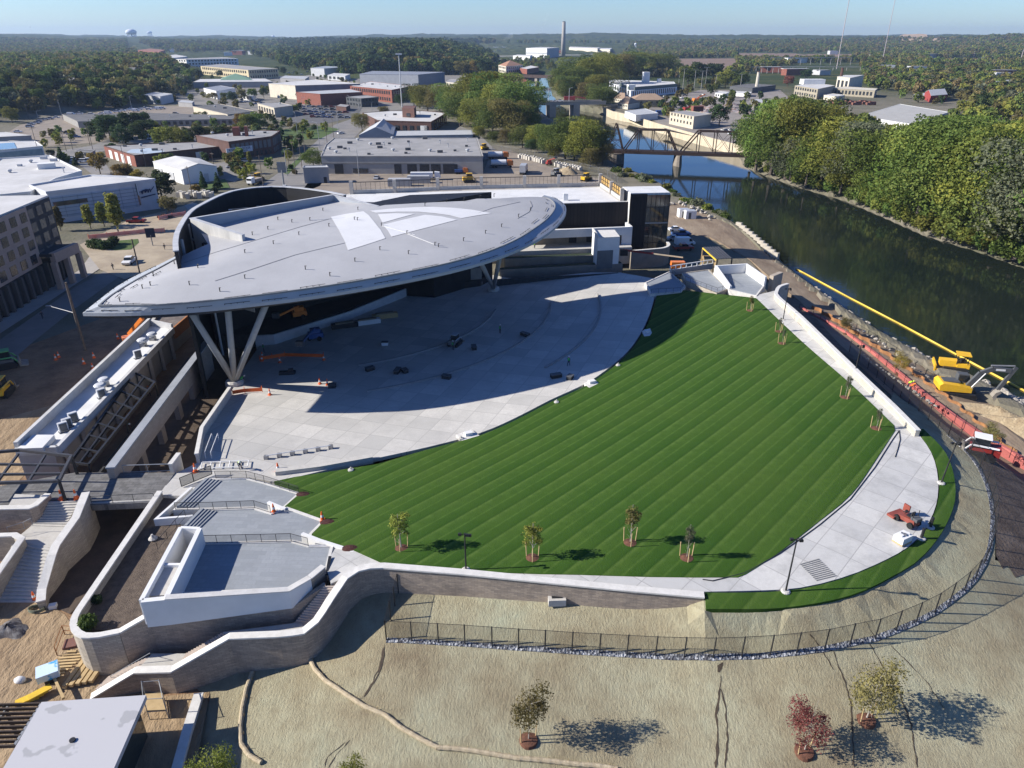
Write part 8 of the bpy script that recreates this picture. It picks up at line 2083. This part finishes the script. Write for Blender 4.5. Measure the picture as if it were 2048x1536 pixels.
LB_=[(1190,326,258),(1165,330,240),(1130,322,236),(1205,332,288),(1100,314,248),(1075,303,250),(1045,298,252),(1010,292,260),(985,286,262),(960,278,252),(1148,322,262),(1180,335,296),(1030,268,162),(1010,262,166),(985,254,148),(960,248,146),(1046,258,184),(935,243,160),(905,235,168),(880,229,174),(855,225,168),(840,218,182),(985,276,198),(1020,280,200),(1042,278,206),(950,266,196),(920,254,186),(1000,240,150),(970,235,150),(1030,248,165)]
for i,q in enumerate(LB_):
 tree(BIG[i%4],q[0],q[1],max(4,zup(P(q[0],q[1],-2.5),q[2])+2.5),'leafy green tree in the dense belt between warehouses and river',[LEAF,LEAFY,LEAF,LEAFOL][i%4]if i%5 else LEAFY,rnd.uniform(1.15,1.5),'trees between warehouses and river',-2.5)
lt([(1108,320,286,LEAFY,'small bright yellow-green tree at edge of equipment yard by the red lift'),(1062,305,278,LEAFD,'small dark tree behind row of stone blocks'),(828,213,168,LEAFD,'dark round tree behind the brick depot'),(802,212,188,LEAFD,'small dark tree at foot of the tall floodlight mast'),(768,232,212,LEAFOL,'small olive tree at left end of the brick depot'),(724,262,226,LEAFOL,'olive tree beside street near the grey workshop'),(628,338,298,LEAF,'spreading green tree at left corner of wide grey warehouse')],BIG,'',None,None,1.25)
FB=[(1132,196,132),(1126,186,140),(1150,190,116),(1180,192,118),(1138,205,150),(1170,210,165),(1197,214,168),(1215,180,112),(1205,218,172),(1240,165,108),(1260,155,104),(1290,152,106),(1325,152,108),(1134,204,158),(1160,196,140),(1190,200,150),(1345,150,118),(1230,160,125),(1180,170,110),(1210,158,106)]
lt(FB,BIG,'green tree in the clump on far bank between the two road bridges','trees on far bank between the road bridges',[LEAF,LEAFOL,LEAF,LEAFY],1.45,-3)
RBK=[(1512,338,212),(1542,346,192),(1572,354,186),(1604,362,196),(1642,372,245),(1664,377,225),(1622,345,190),(1702,388,236),(1742,402,240),(1692,355,225),(1832,442,238),(1872,452,232),(1802,385,238),(1912,467,248),(1952,482,238),(1992,497,248),(2032,512,262),(2062,522,300),(1852,402,224),(1902,412,228),(1962,422,226),(2012,432,232),(2052,442,238),(1562,315,192),(1502,320,228),(2095,532,280),(2135,545,300),(1932,445,250),(1590,330,188),(1985,460,262),(1840,430,262),(1545,330,215),(1680,384,285),(1612,367,262),(1580,360,270),(1895,462,330),(2000,500,350)]
for i,q in enumerate(RBK):
 tree(BIG[i%4],q[0],q[1],(zup(P(q[0],q[1],-3),q[2])+3)*.93,'tall green tree in the wooded belt along the right river bank',[LEAF,LEAFG,LEAF,LEAFY,LEAFG,LEAFY,LEAF,LEAFS,LEAFG][i%9],rnd.uniform(1.05,1.4),'trees along the right river bank',-3)
tree(BIG[1],2020,470,16,'golden yellow tree at right edge of picture on river bank',LEAFO,1.1,None,-3)
tree(BIG[2],2046,505,15,'yellow-green tree at right edge just above the shore',LEAFY,1.2,None,-3)
rg=random.Random(5)
shore=densify([(1500,340),(1535,350),(1600,371),(1690,396),(1760,426),(1850,464),(1950,494),(2048,528),(2120,550)],15,False)
for i,(a,b)in enumerate(shore):
 for k_ in range(2 if a>1600 else 1):
  p=P(a+rg.uniform(-6,6),b-6-8*k_+rg.uniform(-3,2),-3.6);s=rg.uniform(3.5,6.5)*(1.0 if k_==0 else 1.4)
  dup(BUSH[rg.choice([0,1,1,2])],p,rg.uniform(0,6),s,'yellow-green shrub crowding the shore of the right river bank','shrubs along the right river bank',{'bush':LEAFY if rg.random()<.55 else LEAF})
for i,(a,b)in enumerate([(1232,352),(1245,362),(1262,362),(1278,366),(1290,372),(1302,374),(1345,394),(1352,402),(1366,410),(1376,416),(1392,420),(1412,428),(1432,436),(1442,440),(1330,388),(1450,444),(1285,362),(1255,352)]):
 dup(BUSH[i%3],P(a,b,-3.8),rg.uniform(0,6),rg.uniform(3.2,5.5),'green shrub on the near river bank behind the glass corner','shrubs on the near river bank',{'bush':[LEAF,LEAFS,LEAFY][i%3]})
def one(src,px,yb,yt,label,mat,wide=1.0,z=-2):tree(src,px,yb,zup(P(px,yb,z),yt)-z,label,mat,wide,None,z)
one(COLT[0],182,458,408,'upright narrow tree left of three before white panelled building',LEAFY,1.3);one(COLT[1],209,453,403,'upright narrow tree between two others before white panelled building',LEAFY,1.4);one(COLT[0],237,465,384,'tallest upright narrow tree before the white panelled building',LEAFY,1.2);one(COLT[1],122,462,412,'narrow tree at corner of the brown office',LEAFOL,1.2)
one(MID[0],201,348,303,'autumn tinted round tree standing behind white roofed hall',LEAFO,1.2);one(MID[1],247,368,330,'golden brown tree left of the orange one above panelled building',LEAFO,1.5);one(MID[2],275,368,338,'orange yellow tree above roof of the panelled building',LEAFO,1.3);one(MID[3],262,366,335,'thin brownish tree between golden and orange trees',LEAFOL,1.2)
one(MID[0],326,408,344,'dark green tree at right corner of panelled building',LEAFD,1.3);one(MID[2],338,425,392,'dull brownish shrub tree at foot of the dark green tree',LEAFOL,1.5)
one(CON,408,380,342,'dark spruce left of two in front of white metal shed',LEAFD,.9);one(CON,437,378,344,'dark spruce right of two in front of white metal shed',LEAFD,1.1);one(COLT[1],500,328,302,'small green cypress beside the brick mill',LEAFY,1.3)
one(CON,126,330,293,'dark pine beside street behind the glazed hall',LEAFD,1.2);one(CON,152,334,312,'small pine beside street right of the taller pine',LEAFD,1.3);one(MID[1],104,318,300,'grey green shrub tree behind the glazed hall',LEAFS,1.5)
one(MID[1],478,352,333,'small thin tree on the verge by the mill parking',LEAFOL,1.2)
for i,(a,b,s,m_)in enumerate([(392,384,3.2,LEAFO),(478,330,3,LEAFO),(496,340,3.2,LEAFO),(487,334,2.6,LEAF),(430,386,2.6,LEAFD),(560,334,2.6,LEAFOL),(568,342,2.6,LEAFOL),(582,338,2.4,LEAFD),(590,348,2.4,LEAFOL),(610,318,2.4,LEAFOL)]):
 dup(BUSH[i%4],P(a,b,-2),i,s,'rounded garden shrub near the white metal shed and street','garden shrubs by the street',{'bush':m_})
for i,(a,b)in enumerate([(188,496),(196,497),(205,498),(212,499),(220,496),(228,490)]):dup(BUSH[2],P(a,b,-2),i,3.0,'dark brownish shrub in the bed beside the green lawn patch','shrubs beside the green lawn patch',{'bush':LEAFD})
lt([(200,280,236),(222,283,232),(245,288,248),(235,276,228),(265,274,222),(290,268,226),(278,278,240),(210,272,245),(300,276,238)],MID,'dark spreading tree in front of the long low building','dark trees before the long low building',[LEAFD],1.35)
lt([(322,292,252),(345,294,256),(368,296,254),(335,288,256)],MID,'bright yellow-green tree behind the brick mill roof','yellow-green trees behind the brick mill',[LEAFY],1.35)
lt([(395,288,250),(412,286,254),(432,282,248),(455,280,252),(445,284,258)],MID,'dull green tree right of the yellow-green ones','dull trees behind the brick mill',[LEAFD,LEAFOL],1.35)
lt([(482,258,226),(497,264,230),(520,262,222),(508,252,232)],MID,'tree with yellowing leaves at right end of long low building','yellowing trees by the long low building',[LEAFO,LEAFY,LEAF],1.3)
lt([(552,254,240),(566,258,243),(580,256,242),(598,260,246),(614,258,245),(540,262,248),(630,262,248),(590,266,252),(562,270,256)],MID,'small park tree on the green verge left of the street','small park trees on the verge',[LEAFD,LEAF,LEAFOL],1.3)
lt([(556,228,212,LEAFY,'yellowish tree in front of tan two storey block, left'),(588,228,210,LEAFY,'yellowish tree beside crowded lot and tan block, right'),(410,236,222,LEAFD,'dark tree in front of beige long shed, left'),(395,240,224,LEAFOL,'olive tree in front of beige long shed, right of the cars'),(292,212,200,LEAFY,'light green shrub tree before the plain grey block'),(318,210,200,LEAFD,'dark shrub before the plain grey block'),(25,246,212,LEAFY,'light yellow green tree at left end of vehicle park'),(140,216,200,LEAFS,'pale willow like shrub at the foot of the dark hillside')],MID,'',None,None,1.35)
lt([(430,200,184),(448,202,186),(466,204,182),(485,202,178),(505,200,176),(528,196,176),(418,198,186),(536,190,172)],MID,'olive tree in the gardens left of the white-roofed warehouse','trees left of white-roofed warehouse',[LEAFOL,LEAF,LEAFD],1.3)
lt([(360,152,124),(372,156,128),(385,158,136),(400,160,138),(440,156,140),(422,150,143),(555,142,132),(568,150,134),(520,156,146)],MID,'dark tree before the pale and yellowish works','trees before the works buildings',[LEAFD,LEAFD,LEAF],1.4)
lt([(815,145,112),(838,147,114),(860,147,118),(905,150,122),(925,152,120),(950,150,122),(880,150,130),(970,152,118)],MID,'tree below dark wooded hill behind blue-grey warehouse','trees behind the blue-grey warehouse',[LEAFOL,LEAFO,LEAFD,LEAFD],1.5)
lt([(1438,252,207,LEAFD,'dark round tree beside beige riverside block'),(1424,246,232,LEAFD,'small dark tree behind beige riverside block'),(1345,216,200,LEAFD,'dark tree pair behind white shed on the right bank, left'),(1362,218,202,LEAFD,'dark tree pair behind white shed on the right bank, right'),(1395,165,122,LEAFD,'dark tree group behind the white mill, tallest'),(1425,165,128,LEAFD,'dark tree behind white mill, right of tallest'),(1450,175,138,LEAFY,'light green tree at left of the substation'),(1480,176,142,LEAF,'green tree at left of the pale brick chimney'),(1375,175,130,LEAF,'green tree just right of the white mill'),(1575,175,152,LEAFR,'dull reddish tree between dark sheds and tan factory'),(1985,172,160,LEAFR,'bright red tree far right among houses'),(2038,172,145,LEAFY,'bright yellow-green tree at far right edge'),(1610,160,138,LEAFD,'dark tree behind the substation near boiler house')],MID,'',None,None,1.4)
def scatter_px(poly,n,seed,ymin=0,spacing=None):
 rg=random.Random(seed);out=[];a=np.array(poly);t_=0
 while len(out)<n and t_<n*60:
  t_+=1
  x=rg.uniform(a[:,0].min(),a[:,0].max());y=rg.uniform(a[:,1].min(),a[:,1].max())
  if inside(poly,np.array([x]),np.array([y]))[0]and(spacing is None or all(abs(x-q[0])/spacing[0]+abs(y-q[1])/spacing[1]>1 for q in out)):out.append((x,y))
 return out
for i,(a,b)in enumerate(scatter_px([(-40,250),(60,232),(200,222),(325,203),(385,172),(380,150),(300,150),(150,170),(-40,185)],95,3,spacing=(13,7))):
 p=P(a,b,-2);p.z=hg1(p.x,p.y)-.3
 dup(MID[i%4],p,rnd.uniform(0,6),(rnd.uniform(15,19),)*2+(rnd.uniform(13,18),),'dark green tree on the shaded wooded hillside above vehicle park','trees on the shaded hillside',{'crown':[LEAFD,LEAF,LEAFD,LEAFOL][i%4]})
def lowtree(seed,mat):
 r=np.random.RandomState(seed)
 V,Fc,tone=crown(seed,230,lobes_round(seed,6,.42,.52,.42),.085)
 me=bpy.data.meshes.new('wood_tree');me.from_pydata(V,[],Fc);me.materials.append(mat)
 a=me.attributes.new('tone','FLOAT','FACE');a.data.foreach_set('value',[float(x)for x in tone])
 return bpy.data.objects.new('wood_tree',me)
LOW={}
def lowset(key,mats):
 c=bpy.data.collections.new('wood_'+key)
 for i,m_ in enumerate(mats):c.objects.link(lowtree(200+i*7,m_))
 LOW[key]=c
lowset('dark',[LEAFD,LEAFD,LEAF,LEAFD,LEAFOL]);lowset('mixed',[LEAF,LEAFOL,LEAFD,LEAFY,LEAF,LEAFOL]);lowset('autumn',[LEAF,LEAFOL,LEAFY,LEAF,LEAFOL,LEAFD,LEAFS,LEAFBR])
FIELDS=[XY(q_,-2)for q_ in([(255,106),(284,106),(282,92),(256,92)],[(1240,134),(1345,118),(1470,117),(1475,139),(1440,148),(1255,142)],[(1470,107),(1700,108),(1722,122),(1480,121)],[(1850,119),(1965,118),(1970,127),(1860,128)],[(990,126),(1060,119),(1240,107),(1264,97),(945,97)],[(1480,150),(1600,128),(1720,126),(1735,180),(1780,200),(1700,215),(1600,210),(1480,190)],[(1700,190),(1780,205),(1905,215),(1910,250),(1720,262)])]
def wood(name,label,poly,key,sp,h,seed,jit=.9,ymax=None):
 W_=XY(poly,-2);a=np.array(W_);r=np.random.RandomState(seed)
 n=int((a[:,0].max()-a[:,0].min())*(a[:,1].max()-a[:,1].min())/sp**2)
 x=r.uniform(a[:,0].min(),a[:,0].max(),n);y=r.uniform(a[:,1].min(),a[:,1].max(),n)
 k_=inside(W_,x,y)&(y<4300)&(sdist(RIV,x,y)<-4)&(np.abs(x)<.82*y+60)
 for f in FIELDS:k_&=~inside(f,x,y)
 for f in FOOT:k_&=sdist(f,x,y)<-h*.38
 d=np.hypot(x,y);keep=np.minimum(1,(1300/d)**1.0);k_&=r.rand(n)<keep
 k_&=(hnoise(x,y,260,seed+2)>-1.15)
 x,y,d=x[k_],y[k_],d[k_];z=hg(x,y)-.5
 s=h*(.7+.6*r.rand(len(x)))*np.maximum(1,np.minimum(1.5,(d/1300)**.35))
 me=bpy.data.meshes.new(name);me.from_pydata(list(zip(x,y,z)),[],[])
 at=me.attributes.new('size','FLOAT','POINT');at.data.foreach_set('value',s)
 o=bpy.data.objects.new(name,me);COL.objects.link(o);ST(o,'stuff');T(o,label,'wood')
 ng=bpy.data.node_groups.new('scatter','GeometryNodeTree');ng.interface.new_socket('Geometry',in_out='INPUT',socket_type='NodeSocketGeometry');ng.interface.new_socket('Geometry',in_out='OUTPUT',socket_type='NodeSocketGeometry')
 N=ng.nodes;gi=N.new('NodeGroupInput');g_o=N.new('NodeGroupOutput');ip=N.new('GeometryNodeInstanceOnPoints');ci=N.new('GeometryNodeCollectionInfo')
 ci.inputs['Collection'].default_value=LOW[key];ci.inputs['Separate Children'].default_value=True;ci.inputs['Reset Children'].default_value=True
 ip.inputs['Pick Instance'].default_value=True
 na=N.new('GeometryNodeInputNamedAttribute');na.data_type='FLOAT';na.inputs['Name'].default_value='size'
 rv=N.new('FunctionNodeRandomValue');rv.data_type='FLOAT_VECTOR';rv.inputs['Max'].default_value=(0,0,6.28)
 ri=N.new('FunctionNodeRandomValue');ri.data_type='INT';ri.inputs['Max'].default_value=50 if False else len(LOW[key].objects)-1;ri.inputs['Seed'].default_value=seed
 L=ng.links;L.new(gi.outputs[0],ip.inputs['Points']);L.new(ci.outputs[0],ip.inputs['Instance']);L.new(na.outputs[0],ip.inputs['Scale']);L.new(rv.outputs[0],ip.inputs['Rotation'])
 L.new([q for q in ri.outputs if q.type=='INT'][0],ip.inputs['Instance Index']);L.new(ip.outputs[0],g_o.inputs[0])
 md=o.modifiers.new('scatter','NODES');md.node_group=ng
 return len(x)
nw=0
nw+=wood('hillside_wood','dense mixed wood over the hillside at left',[(-900,260),(-60,240),(190,224),(328,203),(384,168),(345,140),(275,118),(270,96),(-900,96)],'autumn',10.5,13,1)
nw+=wood('dark_wood','dark wooded hill behind the works and warehouses',[(560,128),(640,150),(720,154),(830,152),(960,147),(990,130),(990,96),(560,96)],'dark',11,17,2)
nw+=wood('plain_wood','wooded plain behind the works at left centre',[(275,96),(335,108),(480,106),(560,124),(600,96),(560,91),(275,91)],'mixed',15,14,3)
nw+=wood('plain_wood','wooded plain beyond the power plant',[(930,97),(1264,97),(1264,91),(930,91)],'mixed',22,12,4)
nw+=wood('east_wood','woods and gardens across the plain at right',[(1240,118),(1264,96),(1500,93),(2700,93),(2700,240),(2100,232),(1930,205),(1780,186),(1735,176),(1725,150),(1600,140),(1450,150),(1400,152),(1350,158),(1215,150)],'autumn',13,11,5)
nw+=wood('bank_wood','trees behind the right river bank belt',[(1700,262),(1900,255),(1930,215),(2500,260),(2500,420),(2048,330),(1700,300)],'mixed',13,12,6)
nw+=wood('town_trees','scattered garden trees across the riverside town',[(960,145),(1000,125),(1100,118),(1110,140),(1060,140)],'mixed',20,9,7)
nw+=wood('town_trees','scattered street trees among works and lots',[(330,210),(385,160),(600,150),(720,160),(700,215),(540,250),(400,215)],'mixed',30,6,8)
ROADS=[XY(q_,-2)for q_ in([(365,450),(420,418),(520,372),(580,330),(625,290),(668,250),(720,232),(752,232),(722,262),(700,285),(668,330),(640,372),(560,405)],[(605,380),(640,335),(720,345),(965,348),(985,300),(1020,300),(1100,335),(1215,362),(1215,385),(620,392)],[(575,245),(600,212),(660,204),(725,214),(715,232),(650,248)])]
FIELDS+=ROADS
nw+=wood('town_trees','scattered shrubs and small trees between lots and sheds of the town',[(0,300),(120,262),(330,255),(560,240),(660,265),(600,330),(520,372),(400,400),(330,380),(200,310),(120,335)],'mixed',14.5,5.5,9)
nw+=wood('town_trees','scattered trees round the plants and yards of the far town',[(1215,215),(1340,180),(1480,150),(1600,190),(1780,190),(1900,210),(1700,262),(1560,260),(1480,270),(1400,262)],'mixed',24,8,10)
def smoke(label,px,ys,yb,w0,w1,drift,dens):
 b=P(px,yb,-2);k=NT('smoke_'+str(px));k.n.clear();pv=k.new('ShaderNodeVolumePrincipled');pv.inputs['Color'].default_value=(.92,.93,.96,1);pv.inputs['Density'].default_value=dens
 om=k.new('ShaderNodeOutputMaterial');k.l(pv.outputs[0],om.inputs['Volume']);s=b.y/F
 m=MB();z0,z1=zup(b,ys[0]),zup(b,ys[1]);n=7
 for i in range(n):f=i/(n-1);m.ball((b.x+drift*s*f**1.4+math.sin(i*2)*w0*s*.5,b.y,z0+(z1-z0)*f),(w0+(w1-w0)*f)*s,n=9,k=6,q=(1,1,1.7))
 o=m.obj('smoke',k.mat);ST(o,'stuff');T(o,label,'smoke')
smoke('faint smoke plume rising above white power plant',1076,(88,30),112,1.5,3.2,16,.004)
smoke('small white steam puff left of the power plant',1008,(80,71),100,1.2,3.0,14,.012)
for o in PROTO_ALL:bpy.data.objects.remove(o,do_unlink=True)
